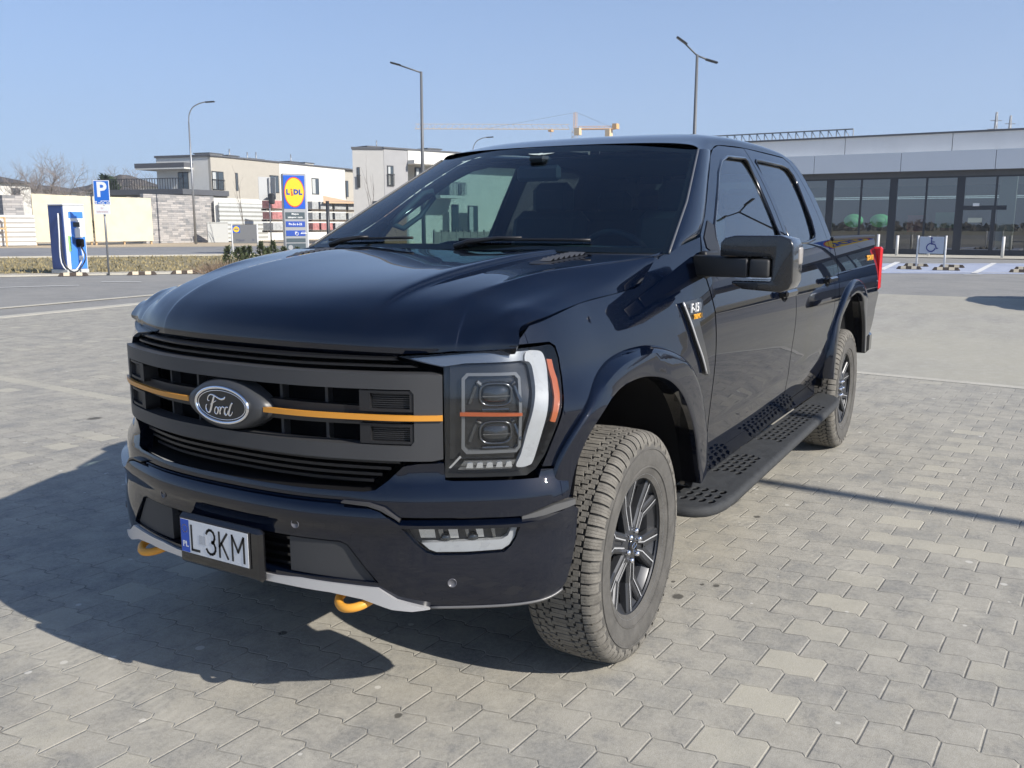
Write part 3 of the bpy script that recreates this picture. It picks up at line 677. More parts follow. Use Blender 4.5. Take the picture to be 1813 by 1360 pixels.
for sd in (1, -1):
    ou = [(.07, .575*sd), (.02, .64*sd), (-.20, .665*sd), (-.235, .635*sd), (-.215, .575*sd), (-.05, .555*sd)]
    vb = MB(); patch_mb(vb, smooth2(ou, 4), lambda x, y: (x, y, hz(x, y)+.002), step=.03, skirt=.004, sgn=1)
    v = vb.build('hood_vent', BLK, HOOD, fix=False)
    sl = MB()
    for k in range(7):
        x = .0-k*.034; y0, y1 = .585+.0*k, .63+.004*k
        sl.add([(x+.012, y0*sd, hz(x, y0*sd)+.003), (x+.012, y1*sd, hz(x, y1*sd)+.003), (x-.016, y1*sd, hz(x, y1*sd)+.014), (x-.016, y0*sd, hz(x, y0*sd)+.014), (x-.018, y0*sd, hz(x, y0*sd)+.002), (x-.018, y1*sd, hz(x, y1*sd)+.002)], [(0, 1, 2, 3), (3, 2, 5, 4)])
    sl.build('vent_louvre', mat('dark vent plastic', (.07, .07, .07), rough=.5), v, fix=False)
# cowl panel
b = MB(); b.grid([[(-.245-.0*abs(y)-.10*t-.05*abs(y)**2, y, 1.438+.012*t-.006*abs(y)) for y in np.linspace(-.90, .90, 25)] for t in (-.3, .2, .6, 1.0, 1.4)])
b.build('cowl_panel', BLK, T)

# ---- windshield
def ws(t, w_, off=0.0):
    a = abs(w_); xe = np.interp(t, [0, .45, 1], [-.405, -.79, -1.25]); ye = np.interp(t, [0, .45, 1], [.918, .842, .722]); ze = np.interp(t, [0, .45, 1], [1.448, 1.65, 1.899])
    xc = -.325-.845*t-.02*math.sin(math.pi*t); zc = 1.452+.485*t+.022*math.sin(math.pi*t)
    x = xc+(xe-xc)*a**2.4; z = zc+(ze-zc)*a**2.2
    return (x+off*.5, w_*ye, z+off*.85)
TT = np.linspace(0, 1, 21); WWs = np.linspace(-1, 1, 41)
g1 = MB().grid([[ws(t, q) for q in WWs] for t in TT]); gl = g1.build('windshield', WSG, T)
fr = MB()
ring_o = [(0, q) for q in WWs]+[(t, 1) for t in TT[1:]]+[(1, q) for q in WWs[::-1][1:]]+[(t, -1) for t in TT[::-1][1:-1]]
def inset(t, q):
    tt = .045 if t < .5 else (.955 if abs(q) > .55 else .93)
    t2 = min(max(t, .045), .93 if abs(q) < .5 else (.93+.025*sst(.5, .6, abs(q)))); q2 = min(max(q, -.965), .965); return (t2, q2)
n_ = len(ring_o); fr.add([ws(t, q, -.004) for t, q in ring_o]+[ws(*inset(t, q), -.004) for t, q in ring_o], [(i, (i+1) % n_, n_+(i+1) % n_, n_+i) for i in range(n_)])
fr.build('glass_border', BLKM, gl)
MB().tube([ws(t, 1.0, .002) for t in TT], .0045, 6).build('windshield_trim', mat('grey trim', (.11, .11, .11), rough=.3), gl)
MB().tube([ws(t, -1.0, .002) for t in TT], .0045, 6).build('windshield_trim', mat('grey trim'), gl)
# winged sticker under the header
st = MB(); P0 = Vector(ws(.895, -.03, .003)); xd = (Vector(ws(.895, .05))-Vector(ws(.895, -.05))).normalized(); yd = (Vector(ws(.93, 0))-Vector(ws(.86, 0))).normalized(); M = basis(P0, xd, yd)
for sgn_ in (-1, 1): st.add([tuple(M @ Vector((sgn_*x, y, 0))) for x, y in [(.015, .008), (.075, .010), (.06, .003), (.045, -.002), (.03, -.006), (.015, -.008)]], [(0, 1, 2, 3, 4, 5)])
st.add([tuple(M @ Vector((.016*math.cos(a), .012*math.sin(a), .0005))) for a in np.linspace(0, 2*math.pi, 16, False)], [tuple(range(16))])
st.build('windscreen_sticker', mat('pale sticker', (.55, .62, .56), rough=.5), gl)
# ---- A pillars and roof
for sd in (1, -1):
    inn = [ws(0, 1), ws(.2, 1), ws(.45, 1), ws(.7, 1), ws(.88, 1), ws(1, 1)]
    outl = [(-.60, 1.482), (-.775, 1.520), (-.95, 1.612), (-1.17, 1.752), (-1.34, 1.846), (-1.45, 1.903)]
    rows = []
    for a_, (x, z) in zip(inn, outl):
        A = Vector(a_); B = Vector((x, SY(x, z), z)); nn = Vector((.25, .8, .45)).normalized()
        rows.append([tuple((A+(B-A)*t+nn*(.016*math.sin(math.pi*t)**.7))*1.0) for t in (0, .08, .25, .5, .75, .92, 1)])
    rows = [[(p[0], p[1]*sd, p[2]) for p in r] for r in rows]
    MB().grid([[tuple(p) for p in r] for r in [list(q) for q in zip(*[crsub([rows[i][j] for i in range(len(rows))], 4) for j in range(7)])]]).build('roof_pillar', PAINT, T)
E_ = [(-1.262, .722, 1.902), (-1.45, SY(-1.45, 1.91), 1.907), (-1.62, SY(-1.62, 1.95), 1.946), (-1.85, SY(-1.85, 1.965), 1.962), (-2.13, SY(-2.1, 1.97), 1.971), (-2.6, SY(-2.6, 1.973), 1.974), (-2.95, SY(-2.9, 1.972), 1.973), (-3.10, SY(-3.1, 1.97), 1.968), (-3.20, SY(-3.2, 1.93), 1.93), (-3.26, SY(-3.2, 1.80), 1.80), (-3.275, SY(-3.2, 1.55), 1.55)]
Cn = [(-1.175, 1.940), (-1.40, 1.990), (-1.62, 2.018), (-1.85, 2.036), (-2.13, 2.048), (-2.6, 2.052), (-2.95, 2.038), (-3.10, 2.018), (-3.20, 1.975), (-3.26, 1.82), (-3.275, 1.55)]
ys = [(0, 1), (.25, .99), (.5, .955), (.7, .89), (.84, .78), (.93, .60), (.975, .36), (1, 0)]
net = []
for (ex, ey, ez), (cx, cz) in zip(E_, Cn):
    half = [(cx+(ex-cx)*f**2.2, ey*f, ez+(cz-ez)*g_) for f, g_ in ys]; net.append([(x, -y, z) for x, y, z in half[:0:-1]]+half)
G = surf([list(r) for r in zip(*net)], 3, 4); MB().grid([[tuple(p) for p in r] for r in G], flip=True).build('roof', PAINT, T)
b = MB(); b.grid([[(x, y, np.interp(x, [-3.2, -2.6, -1.7, -1.3], [1.90, 1.95, 1.935, 1.885])-.03*abs(y)) for y in np.linspace(-.66, .66, 9)] for x in np.linspace(-3.2, -1.3, 12)]); b.build('headliner', INTL, T)
b = MB(); b.add([(-3.27, -.66, 1.50), (-3.27, .66, 1.50), (-3.255, .58, 1.84), (-3.255, -.58, 1.84)], [(0, 1, 2, 3)]); b.build('rear_window', PRG, T)
# antenna nub / clearance bumps
# ---- grille
FS = lambda off: Ws(off, 1, False)
b = MB(); b.grid([[W(s, z, -.11, False) for z in (.74, .9, 1.05, 1.2)] for s in np.linspace(-.98, .98, 31)], flip=True)
b.grid([[W(s, .772, o, False) for o in (-.005, -.15, -.35)] for s in np.linspace(-.98, .98, 31)])
GR = b.build('grille', BLKM, T)
out = [(-.733, .882), (-.70, .876), (-.3, .876), (.3, .876), (.70, .876), (.733, .882), (.733, 1.128), (.70, 1.133), (-.70, 1.133), (-.733, 1.128)]
hol = [(-.640, .922), (.640, .922), (.650, .935), (.650, 1.075), (.640, 1.088), (-.640, 1.088), (-.650, 1.075), (-.650, .935)]
def gz_off(s, z):   # the frame is slightly crowned
    return .012*(1-((z-1.005)/.14)**2)*0+.004
g_ = MB(); patch_mb(g_, out, Ws(0, 1, False, gz_off), holes=[hol], skirt=.055, step=.03, sgn=1); g_.build('grille_frame', GREY, GR, fix=False)
for sd in (1, -1):
    q = [(.165, .9975), (.733, .9975), (.733, 1.013), (.165, 1.013)]
    if sd == -1: q = mir(q)
    a_ = MB(); patch_mb(a_, q, Ws(.012, 1, False), skirt=.012, step=.02, sgn=1); a_.build('accent_strip', AMB, GR, fix=False)
    q = [(.16, .975), (.65, .978), (.65, 1.03), (.16, 1.035)]
    if sd == -1: q = mir(q)
    a_ = MB(); patch_mb(a_, q, Ws(-.022, 1, False), skirt=.03, step=.03, sgn=1); a_.build('crossbar', BLK, GR, fix=False)
    for z0, z1 in ((1.022, 1.084), (.926, .986)):
        fr_ = MB(); oo = [(.487, z0), (.648, z0), (.648, z1), (.487, z1)]; hh = [(.520, z0+.008), (.638, z0+.008), (.638, z1-.008), (.520, z1-.008)]
        if sd == -1: oo, hh = mir(oo), mir(hh)
        patch_mb(fr_, oo, Ws(.0, 1, False), holes=[hh], skirt=.05, step=.02, sgn=1); vb = fr_.build('side_vent', mat('vent frame', (.012, .012, .013), rough=.5), GR, fix=False)
        l = MB()
        for k in range(7):
            z = z0+.012+(z1-z0-.024)*k/6; qq = [(.518, z-.0022), (.640, z-.0022), (.640, z+.0022), (.518, z+.0022)]
            if sd == -1: qq = mir(qq)
            patch_mb(l, qq, Ws(-.012, 1, False), skirt=.02, step=.03, sgn=1)
        l.build('vent_louvre', BLK, vb, fix=False)
    for s in (.19, .36):
        l = MB(); patch_mb(l, [(s*sd-.005, .90), (s*sd+.005, .90), (s*sd+.005, 1.10), (s*sd-.005, 1.10)], Ws(-.045, 1, False), skirt=.03, step=.02, sgn=1); l.build('grille_rib', mat('dark rib', (.035, .036, .038), rough=.5), GR, fix=False)
for z0, z1, sm, of in ((1.166, 1.172, .60, -.045), (1.147, 1.153, .66, -.035)):
    l = MB(); patch_mb(l, [(-sm, z0), (sm, z0), (sm-.02, z1), (-sm+.02, z1)], Ws(of, 1, False), skirt=.05, step=.03, sgn=1); l.build('upper_slat', mat('dull slat', (.010, .010, .011), rough=.38), GR, fix=False)
for k in range(4):
    z = .865-.021*k; sm = .60-.03*k; l = MB(); patch_mb(l, [(-sm, z-.005), (sm, z-.005), (sm, z+.004), (-sm, z+.004)], Ws(-.028-.004*k, 1, False), skirt=.05, step=.03, sgn=1); l.build('lower_slat', mat('dull slat'), GR, fix=False)
# ---- emblem
EM = Matrix.Translation((0, 0, 0)); ez = 1.004; ex = .978
hs = MB(); prof_ = [(1.42, -.055, 1.5), (1.38, -.02, 1.42), (1.28, -.002, 1.34), (1.13, .004, 1.16), (1.04, .004, 1.06), (0, .004, 0)]
rows = []
for fa, dx, fb in prof_:
    rows.append([(ex+dx, .114*fa*math.cos(a)*(1+.10*max(0, abs(math.cos(a))-.8)/.2*(1 if fa > 1.25 else 0)), ez+.056*fb*math.sin(a)) for a in np.linspace(0, 2*math.pi, 49)])
hs.grid(rows); EMB = hs.build('emblem', mat('badge housing', (.045, .047, .05), rough=.4), GR)
def ell(ra, rb, x, n=48): return [(x, ra*math.cos(a), ez+rb*math.sin(a)) for a in np.linspace(0, 2*math.pi, n, False)]
d = MB(); d.add(ell(.114, .054, ex+.008), [tuple(range(48))]); d.build('emblem_plate', mat('emblem black', (.006, .008, .010), rough=.35, coat=.3), EMB)
MB().tube(ell(.115, .0555, ex+.008)+[ell(.115, .0555, ex+.008)[0]], .0055, 8, caps=False).build('emblem_ring', CHRM, EMB)
MB().tube(ell(.104, .0455, ex+.0085)+[ell(.104, .0455, ex+.0085)[0]], .0014, 6, caps=False).build('emblem_ring', CHRM, EMB)
def es(p):
    u_, v_ = p; a = (u_-825)/494; b_ = -(v_-567-.142*(u_-825))/267; return (ex+.0095, a*.118, ez+b_*.058)
strokes = [([(905, 445), (885, 475), (830, 480), (760, 450), (700, 418), (640, 405), (598, 425), (577, 462), (585, 492), (612, 490)], (3, 9, 9, 8, 7, 6, 5, 4, 4, 2)),
 ([(708, 425), (685, 480), (655, 555), (628, 625), (600, 662), (562, 650), (537, 605), (540, 560), (560, 545)], (6, 9, 9, 9, 8, 6, 5, 4, 3)),
 ([(618, 548), (660, 532), (735, 498)], (3, 5, 3)),
 ([(728, 585), (760, 600), (768, 640), (750, 680), (722, 690), (700, 665), (705, 620), (728, 585)], (5, 6, 7, 7, 5, 5, 6, 5)),
 ([(735, 590), (770, 600), (795, 590), (815, 605), (800, 650), (800, 700)], (3, 3, 4, 7, 7, 6)),
 ([(806, 650), (830, 605), (858, 590), (876, 612)], (4, 5, 6, 6)),
 ([(950, 605), (918, 600), (890, 635), (885, 685), (905, 715), (935, 695), (955, 650)], (5, 6, 7, 8, 6, 5, 5)),
 ([(1035, 540), (1000, 590), (972, 660), (962, 712), (985, 725), (1015, 700), (1030, 668)], (7, 8, 8, 7, 5, 4, 3))]
sc_ = MB()
for pts, rr in strokes:
    P = smooth2(pts, 4, False); R = np.interp(np.linspace(0, 1, len(P)), np.linspace(0, 1, len(rr)), rr)*.00046
    sc_.tube([es(p) for p in P], [max(float(r), .0008) for r in R], 6)
sc_.build('emblem_lettering', CHRM, EMB)
# ---- headlights
HP = Ws
for sd in (1, -1):
    sgn_ = 1 if sd == 1 else -1
    ho = MB(); patch_mb(ho, LENSP, Ws(-.05, sd), step=.04, skirt=0, sgn=sgn_)
    # side walls of the lamp
    L_ = dens(LENSP, .03); ho.add([Ws(0, sd)(*p) for p in L_]+[Ws(-.05, sd)(*p) for p in L_], [(i, (i+1) % len(L_), len(L_)+(i+1) % len(L_), len(L_)+i) for i in range(len(L_))], nrm=[(0, 0, 1)]*(2*len(L_)))
    HL = ho.build('headlight', mat('lamp housing', (.022, .024, .027), rough=.30, coat=.3), T, fix=False)
    def hp(name, poly, off, m, sk=.02, holes=(), st=.02):
        q = MB(); patch_mb(q, poly, Ws(off, sd), step=st, skirt=sk, sgn=sgn_, holes=holes); return q.build(name, m, HL, fix=False)
    hp('lens', LENSP, -.001, LENS, 0)
    hp('reflector_strip', [(.625, 1.172), (.74, 1.150), (.80, 1.158), (.992, 1.160), (1.02, 1.187), (.822, 1.186)], -.018, mat('smoked chrome', (.27, .275, .28), rough=.22, metal=.9), .012)
    hp('light_guide', smooth2([(1.002, 1.186), (1.046, 1.185), (1.068, 1.176), (1.077, 1.150), (1.078, 1.110), (1.060, 1.025), (1.036, .94), (1.012, .862), (.995, .846), (.962, .843), (.955, .853), (.970, .885), (.990, .96), (1.010, 1.025), (1.022, 1.080), (1.019, 1.135), (1.008, 1.155), (.992, 1.160)], 3), -.012, WHTL, .02)
    hp('side_marker', [(1.082, 1.158), (1.108, 1.155), (1.112, 1.13), (1.120, 1.097), (1.113, 1.05), (1.082, .972), (1.064, .977), (1.088, 1.048), (1.093, 1.096), (1.086, 1.13)], -.010, ORGL, .008)
    bx = [(.787, .905), (.802, .888), (.958, .888), (.972, .905), (.974, 1.112), (.960, 1.128), (.805, 1.130), (.789, 1.115)]
    bi = [(.797, .910), (.808, .897), (.952, .897), (.963, .909), (.965, 1.108), (.954, 1.119), (.810, 1.121), (.799, 1.110)]
    hp('inner_panel', [(.752, .870), (.955, .868), (.985, .965), (1.008, 1.07), (1.004, 1.142), (.985, 1.152), (.755, 1.150)], -.034, mat('lamp inner black', (.012, .013, .015), rough=.25, coat=.5), .005)
    hp('lamp_bezel', bx, -.020, mat('frosted bezel', (.12, .125, .13), rough=.25, coat=.5), .014, holes=[bi])
    hp('bezel_strip', [(.795, .868), (.955, .866), (.948, .852), (.783, .853)], -.018, mat('smoked chrome'), .008)
    hp('bezel_strip', [(.783, .849), (.948, .848), (.943, .838), (.775, .839)], -.024, mat('smoked chrome'), .008)
    for k in range(5): hp('chrome_rib', [(.800+.030*k, .846), (.822+.030*k, .846), (.820+.030*k, .862), (.805+.030*k, .862)], -.014, mat('bright reflector', (.70, .71, .72), rough=.15, metal=.8), .004)
    hp('chrome_rib', [(.748, .848), (.754, .846), (.787, .880), (.782, .884)], -.016, mat('bright reflector'), .006)
    hp('turn_signal', [(.783, 1.006), (.972, 1.000), (.972, 1.009), (.783, 1.017)], -.012, mat('dark amber lens', (.34, .075, .02), rough=.3, coat=.5), .01)
    for zc_ in (1.064, .950):
        px, py, pz = Ws(-.040, sd)(.892, zc_); nx, ny = plan(.892)[2:]; ny *= sd
        ax = Vector((nx, ny, 0)).normalized(); up = Vector((0, 0, 1)); rt = up.cross(ax)
        M = Matrix(((rt.x, ax.x, up.x, px), (rt.y, ax.y, up.y, py), (rt.z, ax.z, up.z, pz), (0, 0, 0, 1)))
        q = MB(); N = 40
        def sq(rx, rz, y, p=3.2): return [(rx*math.copysign(abs(math.cos(t))**(2/p), math.cos(t)), y, rz*math.copysign(abs(math.sin(t))**(2/p), math.sin(t))) for t in np.linspace(0, 2*math.pi, N+1)]
        q.grid([sq(.056, .040, -.012), sq(.050, .036, .012), sq(.045, .032, .014), sq(.042, .029, .006)]); q.build('projector_ring', mat('smoked chrome dark', (.13, .135, .14), rough=.18, metal=.9), HL, M=M)
        q = MB(); q.grid([sq(.042, .029, .004), sq(.037, .025, .012, 2.8), sq(.024, .016, .019, 2.4), sq(.0005, .0005, .021, 2)]); q.build('projector_lens', mat('projector glass', (.02, .023, .026), rough=.03, coat=1.0), HL, M=M)
        q = MB(); q.add([(-.040, .022, -.004), (.040, .022, -.004), (.040, .0225, -.001), (-.040, .0225, -.001)], [(0, 1, 2, 3)]); q.build('projector_seam', mat('smoked chrome'), HL, M=M, fix=False)
        for k, (dx, dz, w_, h_, an) in enumerate(((-.068, .0, .014, .060, 20), (.066, .0, .012, .056, -20), (0, -.046, .085, .010, 0), (-.05, .034, .020, .014, 40), (.052, .033, .016, .012, -40))):
            q = MB(); q.box((dx*(1 if sd == 1 else -1), .006, dz), (w_, .010, h_), Matrix.Rotation(math.radians(an), 3, 'Y') @ Matrix.Rotation(math.radians(12*k), 3, 'X'), bev=.003); q.build('reflector', mat('smoked chrome dark'), HL, M=M)
# ---- valance between headlights and bumper
VAL = [(0, .757), (.30, .757), (.45, .757), (.54, .748), (.606, .714), (.96, .708), (1.06, .738), (1.13, .744), (sx(.525), .742), (sx(.52), .80), (sx(.53), .830), (1.030, .836), (1.018, .812), (.76, .815), (.738, .818), (.735, .868), (.66, .866), (.615, .858), (.57, .815), (.535, .789), (.50, .783), (.30, .781), (0, .781)]
VALo = VAL+mir(VAL)[1:-1]
def vz(s, z): return .006+.030*sst(.84, .76, z)*sst(1.28, 1.05, abs(s))
b = MB(); patch_mb(b, VALo, Ws(0, 1, True, vz), step=.03, skirt=.05, sgn=1); b.build('front_valance', PAINT, T, fix=False)
# ---- bumper
BO = herm([.40, .44, .50, .56, .62, .665, .70, .725, .745, .76], [.020, .034, .044, .046, .042, .042, .052, .050, .036, .010])
def bz(s, z):
    r = sst(.60, .64, abs(s))*sst(1.0, .96, abs(s))
    return BO(z)*(1-.75*sst(1.0, 1.16, abs(s))*1)-(.0 if r == 0 else 0)
UP = [(0, .751), (.42, .751), (.50, .746), (.555, .733), (.60, .705), (.612, .697), (.955, .692), (.985, .695), (1.06, .706), (1.128, .716), (1.158, .695), (1.150, .60), (1.131, .53), (1.108, .475), (1.09, .455), (1.05, .443), (.978, .436), (.85, .436), (.69, .438), (.60, .466), (.548, .500), (.30, .500), (0, .500)]
BOUT = UP+mir(UP)[1:-1]
fog = [(.615, .686), (.948, .681), (.940, .648), (.925, .622), (.905, .606), (.80, .602), (.705, .603), (.680, .612), (.650, .640)]
HOLE = [(-.548, .515), (-.455, .625), (-.43, .634), (.43, .634), (.455, .625), (.548, .515)]
b = MB(); patch_mb(b, BOUT, Ws(0, 1, False, bz), holes=[fog, mir(fog), HOLE], step=.028, skirt=.04, sgn=1); BMP = b.build('front_bumper', PAINT, T, fix=False)
b = MB(); b.grid([[W(s, z, o, False) for z, o in ((.760, -.03), (.757, .01), (.754, .022), (.7515, .034))] for s in np.linspace(-.50, .50, 41)], flip=True); b.build('bumper_shelf', PAINT, BMP)
for sd in (1, -1):
    fb = fog if sd == 1 else mir(fog)
    b = MB(); patch_mb(b, fb, Ws(.005, 1, False), step=.04, skirt=0, sgn=1)
    FL = b.build('fog_light', mat('lamp housing'), BMP, fix=False)
    def fp(nm_, poly, off, m, sk=.01):
        if sd == -1: poly = mir(poly)
        q = MB(); patch_mb(q, poly, Ws(off, 1, False), step=.03, skirt=sk, sgn=1); return q.build(nm_, m, FL, fix=False)
    fp('light_guide', [(.668, .637), (.90, .641), (.918, .652), (.928, .678), (.945, .679), (.936, .645), (.920, .622), (.900, .610), (.80, .607), (.710, .608), (.690, .616)], .028, WHTL, .02)
    for k, (a_, c_) in enumerate(((.655, .700), (.712, .725), (.742, .768), (.790, .800), (.822, .842), (.866, .876))):
        fp('reflector_facet', [(a_+.010, .646), (c_+.008, .646), (c_+.004, .677), (a_+.002, .677)], .010+.004*(k % 3), mat('bright reflector') if k % 2 == 0 else mat('smoked chrome'), .008)
    for s_c in (.735, .815):
        px, py, pz = W(s_c*sd, .646, .012, False); q = MB().lathe([(.017, -.008), (.015, .006), (.009, .011), (.0005, .013)], 16, axis='x'); q.build('fog_projector', mat('projector glass', (.02, .023, .026), rough=.03, coat=1.0), FL, M=Matrix.Translation((px, py, pz)))
    fp('lens', fog, .033, LENS, 0)
    b = MB(); q = [(.958, .694), (.99, .697), (1.06, .708), (1.130, .719), (1.130, .736), (1.06, .731), (.985, .712), (.958, .707)]
    if sd == -1: q = mir(q)
    patch_mb(b, q, Ws(.030, 1, False), step=.03, skirt=.02, sgn=1); b.build('bumper_top_trim', mat('side trim', (.085, .086, .085), rough=.5), BMP, fix=False)
    b = MB(); q = [(.44, .753), (.52, .748), (.558, .737), (.598, .714), (.612, .703), (.609, .710), (.566, .742), (.52, .7545), (.44, .7565)]
    if sd == -1: q = mir(q)
    patch_mb(b, q, Ws(.046, 1, False), step=.03, skirt=.03, sgn=1); b.build('bumper_top_trim', mat('bumper trim', (.05, .05, .052), rough=.35), BMP, fix=False)
    # flat grey inserts beside the plate
    q = [(.262, .520), (.535, .514), (.448, .622), (.425, .628), (.262, .628)]
    if sd == -1: q = mir(q)
    b = MB(); patch_mb(b, q, Ws(.034, 1, False), step=.04, skirt=.04, sgn=1); b.build('bumper_insert', CLAD, BMP, fix=False)
    # sensors
    for s, z in ((.29, .673), (.755, .518)):
        px, py, pz = W(s*sd, z, bz(s, z)+.0015, False); nx, ny = plan(s*sd)[2:]; ax = Vector((nx, ny, 0)); up = Vector((0, 0, 1)); rt = up.cross(ax)
        M = Matrix(((rt.x, ax.x, up.x, px), (rt.y, ax.y, up.y, py), (rt.z, ax.z, up.z, pz), (0, 0, 0, 1)))
        q = MB().lathe([(.0135, -.004), (.0135, .0012), (.0118, .0012), (.0118, -.001), (.0005, -.001)], 20, axis='y'); q.build('parking_sensor', mat('sensor ring', (.10, .10, .11), rough=.3), BMP, M=M)
    # tow hook
    y0 = .455*sd; pts = [(.70, y0-.052, .47), (.86, y0-.056, .455), (.925, y0-.05, .442), (.955, y0-.028, .434), (.965, y0, .431), (.955, y0+.028, .434), (.925, y0+.05, .442), (.86, y0+.056, .455), (.70, y0+.052, .47)]
    MB().tube([tuple(p) for p in smooth2(pts, 4, False)], .0135, 10).build('tow_hook', HOOKM, BMP)
for sd in (1, -1): MB().tube([tuple(np.array(W(s, z, bz(s, z)+.002, False))*np.array([1, sd, 1])) for s, z in smooth2([(.69, .438), (.85, .436), (.978, .436), (1.05, .443), (1.09, .455)], 4, False)], .0045, 6).build('bumper_lip', mat('grey trim'), BMP)
b = MB(); b.grid([[W(s, z, -.03, False) for z in (.49, .56, .66)] for s in np.linspace(-.58, .58, 21)], flip=True); b.build('lower_intake', BLKM, BMP)
for k in range(4):
    l = MB(); z = .612-.027*k; patch_mb(l, [(-.27, z-.004), (.27, z-.004), (.27, z+.004), (-.27, z+.004)], Ws(.012, 1, False), step=.03, skirt=.03, sgn=1); l.build('intake_slat', BLKG, BMP, fix=False)
SK = [(0, .500), (.22, .500), (.30, .506), (.548, .500), (.600, .466), (.690, .439), (.640, .432), (.585, .436), (.50, .462), (.40, .474), (.25, .478), (0, .478)]
b = MB(); patch_mb(b, SK+mir(SK)[1:-1], Ws(.052, 1, False), step=.025, skirt=.05, sgn=1); b.build('skid_trim', SILV, BMP, fix=False)
b = MB(); b.grid([[(.985-.36*t-.10*abs(y)**2, y, .475-.06*t-.05*t*(1-t)+.02*abs(y)*t) for y in np.linspace(-.40, .40, 11)] for t in np.linspace(0, 1, 7)]); b.build('skid_plate', mat('dull aluminium', (.42, .42, .41), rough=.5, metal=.5, noise=.15, nscale=12), BMP)
# ---- number plate
b = MB(); b.box((1.026, .012, .560), (.030, .372, .168), bev=.012); PLT = b.build('plate_holder', BLKG, T)
b = MB(); b.box((1.0435, 0, .576), (.006, .312, .120), bev=.003); pf = b.build('plate_rim', BLK, PLT)
b = MB(); b.box((1.0455, 0, .576), (.004, .302, .110)); b.build('number_plate', mat('plate white', (.72, .73, .73), rough=.45), PLT)
b = MB(); b.add([(1.0479, -.1505, .522), (1.0479, -.112, .522), (1.0479, -.112, .630), (1.0479, -.1505, .630)], [(0, 1, 2, 3)]); b.build('plate_band', mat('plate blue', (.02, .09, .48), rough=.4), PLT)
PX = lambda y, z: basis((1.0483, y, z), (0, 1, 0), (0, 0, 1))
def strokes_plate(mb, ss, y0, z0, w_, h_, t):
    for st in ss:
        for (a, b_), (c, d_) in zip(st[:-1], st[1:]):
            A = np.array([y0+a*w_, z0+b_*h_]); B = np.array([y0+c*w_, z0+d_*h_]); dd = B-A; L = np.hypot(*dd)
            if L < 1e-6: continue
            dd /= L; nn = np.array([-dd[1], dd[0]])*t/2; e = dd*t*.35
            q = [A-nn-e, B-nn+e, B+nn+e, A+nn-e]; mb.add([(1.0482, p[0], p[1]) for p in q], [(0, 1, 2, 3)])
arc = lambda cx, cy, rx, ry, a0, a1, n=8: [(cx+rx*math.cos(math.radians(a0+(a1-a0)*k/n)), cy+ry*math.sin(math.radians(a0+(a1-a0)*k/n))) for k in range(n+1)]
tm = MB(); strokes_plate(tm, [[(0, 1), (0, 0), (1, 0)]], -.101, .534, .034, .080, .0085); tm.build('plate_character', mat('plate black', (.01, .01, .01), rough=.5), PLT)
tm = MB(); strokes_plate(tm, [arc(.45, .73, .5, .27, 160, -70)+arc(.45, .27, .55, .27, 70, -160)], -.031, .534, .038, .080, .0085); tm.build('plate_character', mat('plate black', (.01, .01, .01), rough=.5), PLT)
tm = MB(); strokes_plate(tm, [[(0, 0), (0, 1)], [(0, .42), (.95, 1)], [(.25, .58), (1, 0)]], .026, .534, .036, .080, .0085); tm.build('plate_character', mat('plate black', (.01, .01, .01), rough=.5), PLT)
tm = MB(); strokes_plate(tm, [[(0, 0), (0, 1), (.5, .38), (1, 1), (1, 0)]], .083, .534, .050, .080, .0085); tm.build('plate_character', mat('plate black', (.01, .01, .01), rough=.5), PLT)
pass
tm = MB(); add_text(tm, 'PL', .026, PX(-.1315, .548), depth=.0002, bold=.0006); tm.build('plate_lettering', mat('plate white'), PLT)
tm = MB()
for k in range(12):
    a = k*math.pi/6; c = (-.1315+.0125*math.cos(a), .600+.0125*math.sin(a)); tm.add([(1.0483, c[0]+.0026*math.cos(j*math.pi*2/5*2+.3), c[1]+.0026*math.sin(j*math.pi*2/5*2+.3)) for j in range(5)], [(0, 1, 2, 3, 4)])
tm.build('plate_stars', mat('star yellow', (.65, .45, .05), rough=.5), PLT)
b = MB()
for y, s_k in ((-.058, .016), (-.042, .012)): b.box((1.0478, y, .574), (.0004, s_k, .03))
b.build('plate_blur', mat('plate grey', (.48, .49, .50), rough=.5), PLT)  # grey blocks stand in for blurred-out characters, not dirt

